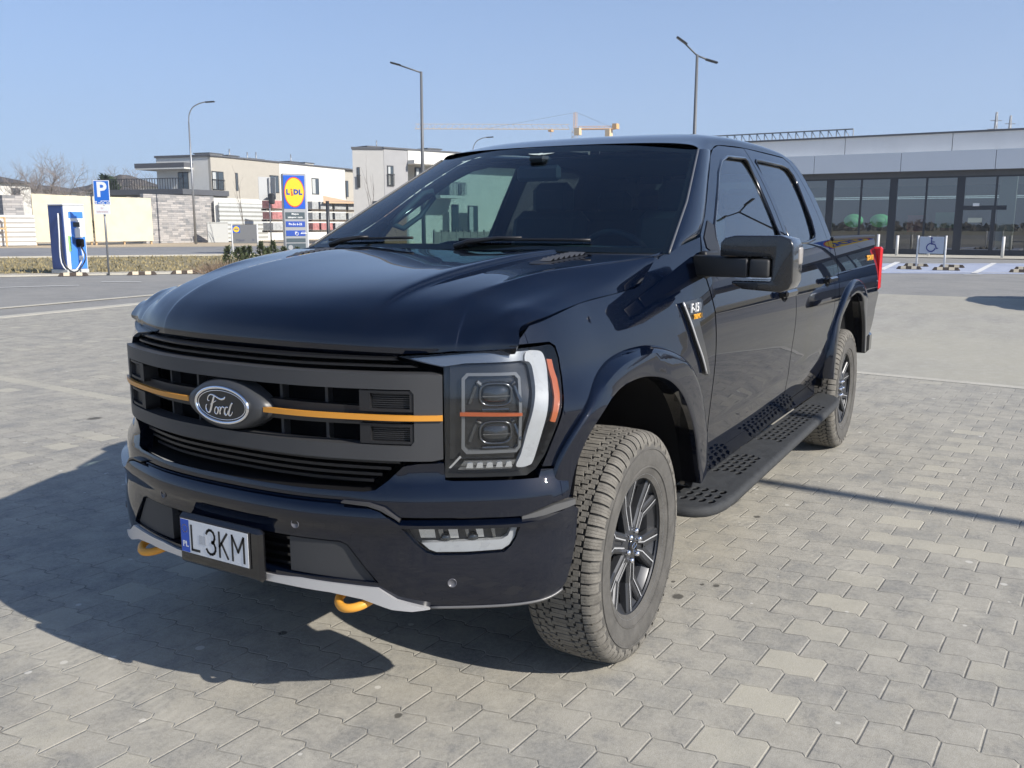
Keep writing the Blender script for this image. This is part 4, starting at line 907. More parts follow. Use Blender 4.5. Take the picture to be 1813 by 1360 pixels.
# ---- fender badge
for sd in (1, -1):
    s_ = 1 if sd == -1 else -1
    B1 = [(-.425, 1.262), (-.60, 1.268), (-.612, 1.258), (-.606, 1.185), (-.55, 1.180), (-.575, 1.12), (-.615, 1.04), (-.672, .955), (-.655, .950), (-.62, .965), (-.56, 1.04), (-.51, 1.11), (-.465, 1.19)]
    b = MB(); patch_mb(b, B1, Wx(.014, sd), step=.03, skirt=.014, sgn=s_); FB = b.build('fender_badge', mat('badge grey', (.06, .062, .065), rough=.3, metal=.6, coat=.5), T, fix=False)
    MB().tube([Wx(.014, sd)(*p) for p in smooth2([(-.428, 1.262), (-.463, 1.19), (-.508, 1.11), (-.56, 1.038), (-.622, .962)], 3, False)], .0045, 6).build('badge_edge', SILV, FB)
    xd = (-1, 0, 0) if sd == 1 else (1, 0, 0); zd = (0, 0, 1)
    q = Wx(.0185, sd)(-.525, 1.235); tm = MB(); add_text(tm, 'F-150', .050, basis(q, xd, zd), depth=.0025, bold=.0006, spacing=1.0); tm.build('badge_lettering', mat('badge white', (.75, .75, .74), rough=.3), FB)
    q = Wx(.018, sd)(-.535, 1.202); tm = MB(); add_text(tm, 'TREMOR', .026, basis(q, xd, zd), depth=.0012, bold=.0009); tm.build('badge_lettering', mat('badge orange', (.75, .36, .03), rough=.4), FB)
    q = Wx(.0015, sd)(-4.50, 1.30); tm = MB(); add_text(tm, 'TREMOR', .075, basis(q, xd, zd), depth=.0004, bold=.002); tm.build('bed_decal', mat('badge orange'), T)
# ---- wipers
for y0, y1, yp in ((-.80, -.28, -.60), (-.02, .58, .08)):
    b = MB()
    bl = [ws(.055+.012*k/8, (y0+(y1-y0)*k/8)/.90, .012) for k in range(9)]
    b.tube(bl, .007, 6); wp = b.build('wiper', BLK, T)
    pv = (-.335, yp-.10 if yp > 0 else yp-.12, 1.462); mid = bl[4]
    MB().tube([pv, (pv[0]-.01, pv[1]+.06, 1.484), ((pv[0]+mid[0])/2-.01, (pv[1]+mid[1])/2+.05, (pv[2]+mid[2])/2+.022), tuple(np.array(mid)+[0, 0, .008])], [.016, .012, .008, .005], 8).build('wiper_arm', BLK, wp)

# ---- side mirrors
for sd in (1, -1):
    poly = [(1.068, 1.435), (1.068, 1.487), (1.085, 1.507), (1.125, 1.516), (1.300, 1.516), (1.335, 1.503), (1.348, 1.475), (1.348, 1.345), (1.335, 1.318), (1.305, 1.305), (1.16, 1.312), (1.12, 1.330), (1.115, 1.342), (1.262, 1.345), (1.268, 1.35), (1.268, 1.428), (1.26, 1.435)]
    poly = [(y*sd, z) for y, z in poly]
    mb = MB(); n_ = len(poly)
    cy, cz = 1.21*sd, 1.42
    def ring(x, k, dz=0): return [(x+(0 if k == 1 else 0), cy+(p[0]-cy)*k, cz+(p[1]-cz)*k+dz) for p in poly]
    mo = MB().prism(poly, 'x', -.70, -.555).build('side_mirror', mat('mirror plastic', (.012, .0125, .014), rough=.25, coat=.8, noise=.1, nscale=30), T)
    bevel(mo, .030, 4, 60)
    b = MB(); b.add([(-.7015, y*sd, z) for y, z in [(1.085, 1.345), (1.33, 1.345), (1.33, 1.50), (1.085, 1.50)]], [(0, 1, 2, 3)]); b.build('mirror_glass', CHRM, mo)
    ARM = mat('mirror arm plastic', (.030, .031, .032), rough=.55)
    a1 = MB().add([(-.545, 1.178*sd, 1.356), (-.545, 1.178*sd, 1.430), (-.64, .93*sd, 1.352), (-.64, .93*sd, 1.436), (-.65, 1.178*sd, 1.356), (-.65, 1.178*sd, 1.430), (-.80, .93*sd, 1.352), (-.80, .93*sd, 1.436)], [(0, 1, 3, 2), (4, 6, 7, 5), (0, 2, 6, 4), (1, 5, 7, 3), (0, 4, 5, 1), (2, 3, 7, 6)]).build('mirror_arm', ARM, mo); bevel(a1, .008, 2)
    a2 = MB().span((-.545, 1.186*sd, 1.358), (-.65, 1.262*sd, 1.428)).build('mirror_arm', ARM, mo); bevel(a2, .010, 3)
    b = MB().span((-.70, .93*sd, 1.335), (-.86, .965*sd, 1.45)); bevel(b.build('mirror_mount', BLK, mo), .01, 2)
    b = MB().span((-.64, 1.305*sd, 1.405), (-.695, 1.353*sd, 1.475)); bevel(b.build('mirror_indicator', mat('smoked lens', (.30, .28, .26), rough=.25), mo), .01, 2)

    if sd == -1:
        pv = Vector((-.72, -.96, 0)); mo.matrix_world = Matrix.Translation(pv) @ Matrix.Rotation(math.radians(-76), 4, 'Z') @ Matrix.Translation(-pv)

# ---- interior
b = MB(); b.grid([[(-.42-x_, y, 1.405+.03*math.sin(math.pi*min(x_/.5, 1))-.10*max(0, x_-.32)/.1*(1 if x_ > .32 else 0)) for y in np.linspace(-.86, .86, 25)] for x_ in (0, .08, .16, .24, .32, .40, .46)])
b.build('dashboard', INTG, T)
b = MB(); b.box((-.92, .38, 1.42), (.22, .42, .08), bev=.035); b.box((-.88, 0, 1.36), (.14, .36, .16), bev=.02); b.build('instrument_hood', INTL, T)
swm = MB(); cy_, cz_ = .38, 1.36
ringp = [(-1.13+.18*math.sin(a)*.42, cy_+.185*math.cos(a), cz_+.18*math.sin(a)*.9) for a in np.linspace(0, 2*math.pi, 33)]
swm.tube(ringp, .016, 8, caps=False); swm.tube([(-1.1, cy_-.17, cz_), (-1.1, cy_+.17, cz_)], .02, 6); swm.tube([(-1.0, cy_, cz_-.02), (-1.14, cy_, cz_)], .055, 12); swm.build('steering_wheel', INT, T)
for y in (.40, -.40):
    b = MB(); b.box((-1.60, y, 1.05), (.52, .52, .16), bev=.06)
    b.box((-1.86, y, 1.33), (.16, .50, .62), Matrix.Rotation(math.radians(-12), 3, 'Y'), bev=.06); st_ = b.build('seat', INT, T)
    MB().box((-1.93, y, 1.70), (.10, .27, .20), bev=.045).build('headrest', INT, st_)
b = MB(); b.box((-2.85, 0, 1.30), (.18, 1.5, .70), bev=.06); b.box((-2.6, 0, 1.02), (.5, 1.5, .16), bev=.05)
rs = b.build('rear_seat', INT, T)
for y in (-.45, 0, .45): MB().box((-2.92, y, 1.70), (.10, .26, .16), bev=.04).build('headrest', INT, rs)
b = MB(); b.span((-.74, -.90, .56), (-3.2, .90, .62)); b.build('cab_floor', INT, T)
b = MB(); b.box((-1.03, 0.0, 1.80), (.035, .24, .075), bev=.016); mi_ = b.build('interior_mirror', INT, T)
b = MB(); b.box((-1.04, 0, 1.868), (.08, .09, .03), bev=.012); b.build('camera_pod', INT, mi_)
# passenger grab handle on the far A pillar
MB().tube([(-.90, -.80, 1.56), (-.93, -.775, 1.60), (-1.10, -.745, 1.72), (-1.16, -.73, 1.735), (-1.20, -.745, 1.70), (-1.10, -.765, 1.60), (-.98, -.79, 1.535), (-.90, -.80, 1.56)], .014, 8).build('grab_handle', INTL, T)

# ---- wheels
def tyre_mesh():
    pr = [(.246, -.112), (.260, -.121), (.272, -.125), (.292, -.132), (.320, -.1365), (.345, -.1365), (.366, -.133), (.382, -.127), (.396, -.119), (.405, -.108), (.409, -.09)]
    prof_ = pr+[(.4105, y) for y in (-.06, -.03, 0, .03, .06)]+[(r, -y) for r, y in pr[::-1]]
    t = MB().lathe(prof_, 112); t.lathe([(.4085, -.114), (.4112, -.09), (.4115, 0), (.4112, .09), (.4085, .114)], 112, mi=2); NP = 68; SH = []
    def rad(y): return .4205-.42*y*y if abs(y) < .105 else None
    # outline of each block in (y, phase); the shoulder block also turns down the sidewall
    def block(cells):
        """cells: rows of (y_lo, y_hi) -> list of (phase, [ (y, r) ... ])"""
        top = [[(r*math.cos(p), y, r*math.sin(p)) for y, r in row] for p, row in cells]
        bot = [[((r-.0125)*math.cos(p), y*.985, (r-.0125)*math.sin(p)) for y, r in row] for p, row in cells]
        m, n = len(top), len(top[0]); vs = [q for r in top for q in r]+[q for r in bot for q in r]; B = m*n; fs = []
        for i in range(m-1):
            for j in range(n-1): fs.append((i*n+j, i*n+j+1, (i+1)*n+j+1, (i+1)*n+j))
        rim = [(0, j) for j in range(n)]+[(i, n-1) for i in range(1, m)]+[(m-1, j) for j in range(n-2, -1, -1)]+[(i, 0) for i in range(m-2, 0, -1)]
        for k in range(len(rim)):
            a, b = rim[k], rim[(k+1) % len(rim)]; A, C_ = a[0]*n+a[1], b[0]*n+b[1]; fs.append((A, C_, C_+B, A+B))
        t.add(vs, fs, mi=1)
    dp = 2*math.pi/NP
    for k in range(NP):
        for sgn in (1, -1):
            a0 = (k+(0 if sgn > 0 else .5))*dp
            sh = [(.087, .4175), (.103, .4155), (.114, .4105), (.1235, .402), (.130, .391), (.1355, .374)]
            if k % 2: sh = sh[:-1]+[(.1325, .384)]
            # three lugs split by narrow sipes
            for q0, q1 in ((.10, .355), (.375, .625), (.645, .90)):
                block([(a0+q*dp, [(sgn*y, r-(.0008 if (q in (q0, q1)) else 0)) for y, r in sh]) for q in (q0, (q0+q1)/2, q1)])
            # intermediate row: two staggered slanted blocks
            for (ya, yb, off) in ((.056, .0795, .22), (.031, .0535, .55)):
                for f0, f1 in ((.0, .40), (.425, .86)):
                    rows = []
                    for f in (f0, (f0+f1)/2, f1):
                        jg = .0035*(1 if f > .42 else -1)
                        rows.append((a0+(f+off)*dp, [(sgn*(y+jg), .4205-.40*y*y) for y in np.linspace(ya, yb, 3)]))
                    rows = [(p+0*1, [(y, r) for y, r in row]) for p, row in rows]
                    sl = [(p, row) for p, row in rows]
                    block([(p, [(y, r) for y, r in row]) for p, row in sl])
        for f0, f1 in ((.0, .42), (.45, .87)):
            rows = []
            for f in (f0, (f0+f1)/2, f1):
                jg = .004*(1 if f > .43 else -1); rows.append(((k+f+.3)*dp, [(y+jg, .4205) for y in (-.0275, -.006, .004, .0275)]))
            block(rows)
    # raised ring and lettering band on the sidewall
    t.lathe([(.352, .1362), (.354, .1382), (.357, .1378), (.358, .1350)], 96); t.lathe([(.284, .1300), (.286, .1335), (.290, .1335), (.292, .1320)], 96)
    o = t.build('tyre', [RUB, TRD, mat('shaded groove rubber', (.028, .027, .025), rough=.95)]); me = o.data; bpy.data.objects.remove(o)  # tread floor coloured darker to deepen the grooves, shade put into the colour
    me.set_sharp_from_angle(angle=math.radians(35)); return me
def make_wheel():
    R = empty('wheel'); R.parent = T
    o = bpy.data.objects.new('tyre', tyre_mesh()); COL.objects.link(o); o.parent = R
    rm = MB()
    rm.lathe([(.226, -.112), (.240, -.118), (.244, -.112), (.226, -.09), (.21, -.05), (.205, .02), (.22, .07), (.246, .088), (.254, .098), (.2665, .119), (.2620, .122), (.254, .113), (.246, .1)], 72)
    ns = 6
    for k in range(ns):
        a = 2*math.pi*k/ns+.35; ca, sa = math.cos(a), math.sin(a)
        def tp(r, t, y): return (r*ca-t*sa, y, r*sa+t*ca)
        def bar(p0, p1, w0, w1, y0, y1, dep_=.030):
            # tapered bar from p0 to p1 in (r,t); rounded section
            dx, dy = p1[0]-p0[0], p1[1]-p0[1]; L = math.hypot(dx, dy); nx, ny = -dy/L, dx/L; rows = []
            for f in (0, .5, 1):
                cx, cy = p0[0]+dx*f, p0[1]+dy*f; w_ = w0+(w1-w0)*f; y = y0+(y1-y0)*f
                rows.append([tp(cx+nx*w_*q, cy+ny*w_*q, y-dd) for q, dd in ((-1, dep_), (-1, .006), (-.78, .0), (-.25, 0), (-.12, .007), (.12, .007), (.25, 0), (.78, 0), (1, .006), (1, dep_))])
            rm.grid(rows, smooth=False)
        for q in (-1, 1):
            bar((.145, q*.016), (.260, q*.060), .024, .026, .086, .104)
        bar((.040, 0), (.158, 0), .034, .040, .094, .086)
    rm.lathe([(.2, .03), (.075, .035), (.075, .088), (.060, .096), (.036, .096), (.034, .090), (.0005, .090)], 40)
    rim = rm.build('rim', RIMM, R, auto=30)
    ml = MB()
    for k in range(ns):
        a = 2*math.pi*k/ns+.35; ca, sa = math.cos(a), math.sin(a)
        def tp(r, t, y): return (r*ca-t*sa, y, r*sa+t*ca)
        for q in (-1, 1):
            ml.grid([[tp(r, t*q, y+.0015), tp(r, (t+w_)*q, y+.0015)] for r, t, w_, y in ((.066, .0120, .0042, .0935), (.110, .0135, .0045, .0898), (.148, .0155, .0048, .0868), (.195, .0330, .0052, .0945), (.2545, .0540, .0058, .1035))], smooth=False)
            0 and ml.grid([[tp(r, t*q, y+.0015), tp(r, (t+w_)*q, y+.0015)] for r, t, w_, y in ((.158, .0360, .0030, .0880), (.200, .0530, .0030, .0955), (.2545, .0745, .0035, .1035))], smooth=False)
    ml.build('rim_machined_line', RIMS, R)
    MB().lathe([(.257, .1155), (.2620, .1222), (.2665, .1192)], 64).build('rim_lip', mat('rim lip', (.33, .34, .36), rough=.3, metal=.8), R)
    cp = MB().lathe([(.034, .088), (.034, .1), (.030, .104), (.0005, .105)], 28).build('hub_cap', BLKG, R)
    MB().tube([(.021*math.cos(a), .1052, .0095*math.sin(a)) for a in np.linspace(0, 2*math.pi, 25)], .0013, 5, caps=False).build('hub_cap_ring', CHRM, R)
    for k in range(6):
        a = 2*math.pi*(k+.5)/6+.35
        MB().lathe([(.0105, .085), (.0105, .105), (.007, .112), (.0004, .113)], 12, c=(.054*math.cos(a), 0, .054*math.sin(a))).build('lug_nut', CHRM, R)
    MB().lathe([(.17, .0), (.17, .02), (.08, .022), (.08, 0), (.17, 0)], 40).build('brake_disc', mat('brake steel', (.20, .19, .18), rough=.4, metal=.8), R)
    MB().lathe([(.20, -.11), (.0005, -.11)], 32).build('wheel_back', BLKM, R)
    return R
wh = make_wheel()
for i, (x, y, rz) in enumerate(((0, .868, 0), (0, -.868, math.pi), (-3.70, .872, 0), (-3.70, -.872, math.pi))):
    o = wh if i == 0 else None
    if o is None:
        o = wh.copy(); COL.objects.link(o); o.parent = T
        for ch in wh.children: c = ch.copy(); COL.objects.link(c); c.parent = o
    st_ = math.radians(1.5) if x == 0 else 0
    o.location = (x, y, .418); o.rotation_euler = (0, .4*i, rz+st_)
# ================================================================ SURROUNDINGS
RENDW = mat('white render', (.66, .65, .60), rough=.9, noise=.05, nscale=1.5, bump=.1, bscale=300)
RENDB = mat('beige render', (.42, .395, .34), rough=.9, noise=.05, nscale=1.5)
RENDG = mat('grey render', (.33, .33, .33), rough=.9, noise=.06, nscale=1.5)
RENDD = mat('dark band', (.10, .105, .115), rough=.7, noise=.1, nscale=4)
CREAM = mat('cream hoarding', (.66, .585, .42), rough=.85, noise=.09, nscale=1.2)
CORR = mat('galvanised sheet', (.46, .47, .46), rough=.5, metal=.4, noise=.08, nscale=3)
POLE = mat('galvanised pole', (.30, .31, .32), rough=.45, metal=.7)
POLED = mat('dark pole', (.045, .048, .052), rough=.45, metal=.4)
POLEW = mat('pale post', (.60, .60, .58), rough=.5)
WINF = mat('dark window frame', (.035, .038, .042), rough=.5)
WING = mat('house window pane', (.05, .065, .075), rough=.08, spec=.9, coat=.6)
WINC = mat('net curtain', (.45, .47, .46), rough=.8)
WOOD = mat('raw timber', (.50, .35, .19), rough=.8, noise=.2, nscale=8)
STEELW = mat('white enamel', (.70, .71, .71), rough=.35)
BLUEP = mat('sign blue', (.02, .14, .55), rough=.4)
SIGNW = mat('sign white', (.75, .76, .76), rough=.45)
YEL = mat('sign yellow', (.80, .52, .02), rough=.35)
RED = mat('sign red', (.62, .03, .03), rough=.4)
def stone_mat():
    m = bpy.data.materials.new('stacked stone'); m.use_nodes = True; g = NG(m); p = m.node_tree.nodes['Principled BSDF']
    tc = g.n('ShaderNodeTexCoord'); b = g.n('ShaderNodeTexBrick'); b.offset = .37; b.squash = 1.4; b.squash_frequency = 3
    mp = g.n('ShaderNodeMapping'); mp.inputs['Rotation'].default_value = (math.pi/2, 0, 0); g.t.links.new(tc.outputs['Object'], mp.inputs[0]); g.t.links.new(mp.outputs[0], b.inputs['Vector'])
    b.inputs['Color1'].default_value = (.16, .17, .18, 1); b.inputs['Color2'].default_value = (.46, .44, .42, 1); b.inputs['Mortar'].default_value = (.12, .12, .12, 1)
    b.inputs['Scale'].default_value = 1.0; b.inputs['Brick Width'].default_value = .62; b.inputs['Row Height'].default_value = .17; b.inputs['Mortar Size'].default_value = .012
    col = g.mix(g.mr(g.noise(tc.outputs['Object'], 2.0, 5), .35, .7, 0, .55), b.outputs['Color'], (.40, .37, .34)); g.t.links.new(col, p.inputs['Base Color']); p.inputs['Roughness'].default_value = .85
    return m
STONE = stone_mat()
def corr_mat(name, c, sc=3.0):
    m = bpy.data.materials.new(name); m.use_nodes = True; g = NG(m); p = m.node_tree.nodes['Principled BSDF']
    tc = g.n('ShaderNodeTexCoord'); s = g.n('ShaderNodeSeparateXYZ'); g.t.links.new(tc.outputs['Object'], s.inputs[0])
    h = g.m_('SINE', g.m_('MULTIPLY', s.outputs[2], 2*math.pi*sc)); b = g.n('ShaderNodeBump'); b.inputs['Distance'].default_value = .05; b.inputs['Strength'].default_value = .8
    g.t.links.new(h, b.inputs['Height']); g.t.links.new(b.outputs[0], p.inputs['Normal'])
    col = g.mix(g.mr(g.noise(tc.outputs['Object'], 1.5, 5), .4, .7, 0, .5), c, tuple(x*.8 for x in c)); g.t.links.new(col, p.inputs['Base Color']); p.inputs['Roughness'].default_value = .55
    return m
CORRW = corr_mat('corrugated white sheet', (.60, .60, .58)); CORRG = corr_mat('corrugated grey sheet', (.50, .52, .50), 2.6)

class Facade:
    """a vertical wall plane between two seen ground points; pixel rectangles become metres on it"""
    def __init__(s, u0, D0, u1, D1):
        s.A = at(u0, 420, D0)[:2]; s.B = at(u1, 420, D1)[:2]; s.L = float(np.hypot(*(s.B-s.A))); s.d = (s.B-s.A)/s.L
        n = np.array([s.d[1], -s.d[0]])
        if n @ (CP[:2]-s.A) < 0: n = -n
        s.n = n
    def sz(s, u, v):
        d = ray(u, v); M = np.array([[d[0], -s.d[0]], [d[1], -s.d[1]]]); t, q = np.linalg.solve(M, s.A-CP[:2]); return float(q), float(CP[2]+t*d[2])
    def P(s, q, z, o=0.0): p = s.A+s.d*q+s.n*o; return (p[0], p[1], z)
    def slab(s, mb, q0, q1, z0, z1, o0, o1, mi=0):
        vs = [s.P(q, z, o) for q in (q0, q1) for z in (z0, z1) for o in (o0, o1)]
        return mb.add(vs, [(0, 1, 3, 2), (4, 6, 7, 5), (0, 4, 5, 1), (2, 3, 7, 6), (0, 2, 6, 4), (1, 5, 7, 3)], mi=mi)
    def rect(s, u0, v0, u1, v1):
        a, b = s.sz(u0, v0), s.sz(u1, v1); return min(a[0], b[0]), max(a[0], b[0]), min(a[1], b[1]), max(a[1], b[1])
def window(F, r, par, rail=False, curtain=.0, split=1):
    q0, q1, z0, z1 = r; b = MB(); F.slab(b, q0, q1, z0, z1, -.1, .035); f = b.build('window', WINF, par)
    n = split
    for k in range(n):
        a = q0+(q1-q0)*k/n+.07; c = q0+(q1-q0)*(k+1)/n-.07; b = MB(); F.slab(b, a, c, z0+.08, z1-.08, .02, .04); b.build('pane', WING, f)
    if curtain: b = MB(); F.slab(b, q0+.1, q0+.1+(q1-q0-.2)*curtain, z0+.1, z1-.1, .041, .044); b.build('curtain', WINC, f)
    if rail:
        b = MB(); F.slab(b, q0-.05, q1+.05, z0+.9, z0+.96, .10, .14)
        for k in range(9): a = q0+(q1-q0)*k/8; F.slab(b, a-.015, a+.015, z0, z0+.92, .11, .13)
        b.build('window_railing', WINF, par)
    return f
def vent_stack(F, u, v0, v1, par, w=.9, o=-3):
    q, z1 = F.sz(u, v0); z0 = F.sz(u, v1)[1]; b = MB(); F.slab(b, q-w/2, q+w/2, z0-.6, z1, o-w, o); c = b.build('chimney', RENDW, par)
    b = MB(); F.slab(b, q-w/2-.1, q+w/2+.1, z1, z1+.08, o-w-.1, o+.1); b.build('chimney_cap', RENDD, c)

# ---------------- house A: the long pale terrace behind the stone wall
F1 = Facade(380, 88, 640, 108); DEP1 = -4.6; zt = F1.sz(380, 277)[1]
HA = empty('terrace_house', F1.P(0, 0), 0, 'long flat-roofed terrace in white and beige render left of the blue and yellow pylon', 'house')
def hpart(b, name, m, par): o = b.build(name, m); o.parent = par; o.matrix_parent_inverse = par.matrix_basis.inverted(); return o
def hp_(par):
    """children are built in world coordinates: parent them with an inverse"""
    for o in par.children_recursive: pass
class Frame:
    """context: parent world-space pieces to an empty placed at the thing's base"""
    pass
_build = MB.build
def build_local(s, name, mats, parent=None, **k):
    """pieces of far things are modelled in world coordinates and moved into their parent's frame"""
    if parent is not None:
        root = parent
        off = Vector((0, 0, 0))
        while root is not None: off += root.location; root = root.parent
        s.v = [(x-off.x, y-off.y, z-off.z) for x, y, z in s.v]
    return _build(s, name, mats, parent, **k)
MB.build = build_local
def single(b, name, m, base, label, cat, group=None, kind=None, **k):
    """one-mesh thing with its origin at its base"""
    b.v = [(x-base[0], y-base[1], z-base[2]) for x, y, z in b.v]; o = _build(b, name, m, None, **k); o.location = base; return tag(o, label, cat, group, kind)

b = MB(); q1 = F1.sz(494, 290)[0]; q2 = F1.sz(610, 300)[0]
F1.slab(b, 0, q1, 0, zt, DEP1, 0); b.build('wall', RENDB, HA)
b = MB(); F1.slab(b, 0.02, q1, 0, F1.sz(380, 350)[1], -.5, .03); F1.slab(b, q1, q2, 0, zt-.02, DEP1, .02); b.build('wall', RENDW, HA)
b = MB(); F1.slab(b, q2, F1.L+6, 0, zt-.04, DEP1, -.25); b.build('wall', RENDB, HA)
b = MB(); F1.slab(b, -.12, F1.L+6, zt, zt+.14, DEP1-.1, .12); b.build('roof_edge', RENDD, HA)
for (a_, c_, d_, e_, rl, cu, sp2) in [(370, 304, 397, 337, True, .3, 2), (416, 306, 422, 338, False, 0, 1), (477, 310, 494, 342, False, 0, 2), (551, 315, 565, 345, False, .5, 1), (612, 320, 617, 349, False, 0, 1)]:
    if a_ == 370: continue
    window(F1, F1.rect(a_, c_, d_, e_), HA, rl, cu, sp2)
window(F1, (0.05, F1.sz(396, 320)[0], F1.sz(390, 337)[1], F1.sz(390, 304)[1]), HA, True, .3, 2)
for u, v0, v1, w_ in ((427, 271, 277, 1.8), (457, 275, 279, 1.5), (497, 281, 286, 2.2), (562, 286, 291, 1.6), (588, 288, 293, 1.6)): vent_stack(F1, u, v0, v1+6, HA, w_)
b = MB()
for u, v0, v1 in ((450, 262, 276), (481, 268, 283), (496, 268, 283), (556, 272, 290)):
    q, z1 = F1.sz(u, v0); b.tube([F1.P(q, zt-.2, -3), F1.P(q, z1, -3)], .06, 6)
b.build('flue', POLE, HA)
# its shaded gable with the balcony
F1b = Facade(380, 88, 285, 92); zc = F1b.sz(285, 341)[1]
b = MB(); F1b.slab(b, .02, F1b.L, 0, zt-.05, -4, -.01); b.build('wall', RENDW, HA)
b = MB(); F1b.slab(b, -.1, F1b.L+.1, zt-.05, zt+.15, -4, .1); q = F1b.sz(255, 300)[0]; zz = F1b.sz(300, 297)[1]; F1b.slab(b, F1b.sz(342, 300)[0], q, zz-.05, zz+.35, -3, 1.2); b.build('canopy', RENDD, HA)
b = MB(); F1b.slab(b, F1b.sz(342, 300)[0]+.02, q-.02, zz-.20, zz-.06, -3, 1.18); b.build('canopy_soffit', RENDW, HA)
window(F1b, F1b.rect(315, 305, 335, 337), HA, False, 0, 2)
b = MB(); F1b.slab(b, -.3, F1b.sz(232, 340)[0], zc-.35, zc+.12, -2, 4.2); b.build('terrace_slab', RENDD, HA)
b = MB(); q = F1b.sz(232, 340)[0]
for k in range(34): a = q*k/33; F1b.slab(b, a-.02, a+.02, zc+.1, zc+1.0, 4.0, 4.05)
F1b.slab(b, -.2, q, zc+1.0, zc+1.06, 4.0, 4.06); b.build('terrace_railing', WINF, HA)
# ---------------- garden wall of stacked stone, sheet fence
FW = Facade(285, 82, 382, 86); zw = FW.sz(330, 346)[1]
b = MB(); FW.slab(b, -1.5, FW.L, 0, zw, -.4, 0)
single(b, 'stone_wall', STONE, FW.P(0, 0), 'garden wall of grey and beige stacked stone behind the arched street lamp', 'wall')
FX = Facade(391, 85, 475, 90); zx = FX.sz(391, 359)[1]
b = MB(); FX.slab(b, 0, FX.L, .1, zx, -.1, 0); b2 = b
single(b, 'sheet_fence', CORRG, FX.P(0, 0), 'pale corrugated sheet fence between the stone wall and the pallet racks', 'fence')
FP = Facade(383, 85.5, 391, 85.5); b = MB(); FP.slab(b, -.02, FP.L, 0, zx+.25, -.4, .1); single(b, 'gate_pillar', RENDW, FP.P(0, 0), 'white rendered gate pillar at the end of the stacked stone wall', 'pillar')
p = at(386, 425, 83); b = MB(); b.box((p[0], p[1], .85), (1.7, .6, 1.7), Matrix.Rotation(math.radians(143), 3, 'Z'), bev=.03)
cab_ = single(b, 'utility_cabinet', mat('cabinet grey', (.48, .49, .47), rough=.6), (p[0], p[1], 0), 'pale grey utility cabinet standing before the sheet fence', 'utility cabinet')
b = MB(); b.box((p[0], p[1], 1.73), (1.8, .7, .06), Matrix.Rotation(math.radians(143), 3, 'Z')); b.build('cabinet_lid', mat('cabinet grey'), cab_)
# cream hoarding in two sections, white low fence, grey stone pier on the far left
FH = Facade(55, 76, 266, 79)
for k, (u0, u1, va, vb, lb) in enumerate([(55, 160, 343, 348, 'tall cream hoarding panel behind the blue charging station'), (161, 264, 348, 351, 'tall cream hoarding panel behind the parking sign post')]):
    a0, za = FH.sz(u0, va); a1, zb = FH.sz(u1, vb); vs = []
    for q, z in ((a0, za), (a1, zb)):
        for o_ in (-.12, 0): vs += [FH.P(q, .25, o_+.3*k), FH.P(q, z, o_+.3*k)]
    b = MB().add(vs, [(0, 1, 3, 2), (4, 6, 7, 5), (2, 3, 7, 6), (0, 4, 5, 1), (1, 5, 7, 3), (0, 2, 6, 4)])
    hb = single(b, 'hoarding_panel', CREAM, FH.P(a0, 0), lb, 'hoarding')
    b = MB(); qm = (a0+a1)/2
    for qq in (a0+.1, qm, a1-.1): FH.slab(b, qq-.06, qq+.06, 0, .5, -.3+.3*k, -.13+.3*k)
    b.build('hoarding_foot', WOOD, hb)
FL_ = Facade(-90, 74, 62, 75)
b = MB(); FL_.slab(b, 0, FL_.sz(62, 400)[0], .05, FL_.sz(40, 381)[1], -.1, 0); single(b, 'sheet_fence', CORRW, FL_.P(0, 0), 'low white corrugated fence at the left edge below the stone pier', 'fence')
b = MB(); r = FL_.rect(5, 345, 45, 384); FL_.slab(b, r[0], r[1], 0, r[3], -2.5, -.3); single(b, 'stone_pier', STONE, FL_.P(r[0], 0), 'grey stacked stone pier behind the low white fence', 'pier')
b = MB(); r = FL_.rect(-40, 385, 9, 425)
for q in (r[0], r[0]+1.1, r[1]): FL_.slab(b, q-.06, q+.06, 0, r[3], .4, .52)
for z in (r[3], r[3]*.62): FL_.slab(b, r[0], r[1], z-.06, z+.06, .38, .54)
single(b, 'fence_rails', WOOD, FL_.P(r[0], 0, .4), 'raw timber post and rail fence at the left edge', 'rail fence')

# ---------------- house B: cube house half hidden by the windshield pillar
F2 = Facade(683, 74, 1010, 88); z2 = F2.sz(683, 263)[1]
HB_ = empty('cube_house', F2.P(0, 0), 0, 'flat-roofed grey and white cube house behind the truck cab, with a railed balcony', 'house')
q_ = lambda u: F2.sz(u, 300)[0]
b = MB(); F2.slab(b, 0, q_(722), 0, z2, -2.6, .0); b.build('wall', RENDG, HB_)
b = MB(); F2.slab(b, q_(722), F2.L+3, 0, z2-.1, -5, -1.0); b.build('wall', RENDW, HB_)
b = MB(); F2.slab(b, q_(722), F2.L+3, z2-.9, z2-.02, -1, .05); zz = F2.sz(730, 290)[1]; F2.slab(b, q_(722), q_(800), zz-.05, zz+.25, -1, .9); b.build('roof_fascia', RENDW, HB_)
b = MB(); F2.slab(b, -.1, F2.L+3.1, z2, z2+.12, -2.7, .12); b.build('roof_edge', RENDD, HB_)
F2b = Facade(683, 74, 628, 74.2)
b = MB(); F2b.slab(b, .02, F2b.L, 0, z2-.06, -2.5, -.02); b.build('wall', mat('shaded white render', (.50, .49, .46), rough=.9, noise=.05, nscale=1.5), HB_); b = MB(); F2b.slab(b, -.05, F2b.L+.08, z2-.06, z2+.10, -2.5, .08); b.build('roof_edge', RENDD, HB_)  # white side wall, greyed so that its colour carries the shade
window(F2, F2.rect(685, 293, 697, 330), HB_, True, .5, 1); window(F2b, F2b.rect(632, 296, 638, 332), HB_, True); window(F2, F2.rect(735, 296, 752, 330), HB_, False, .3, 2)
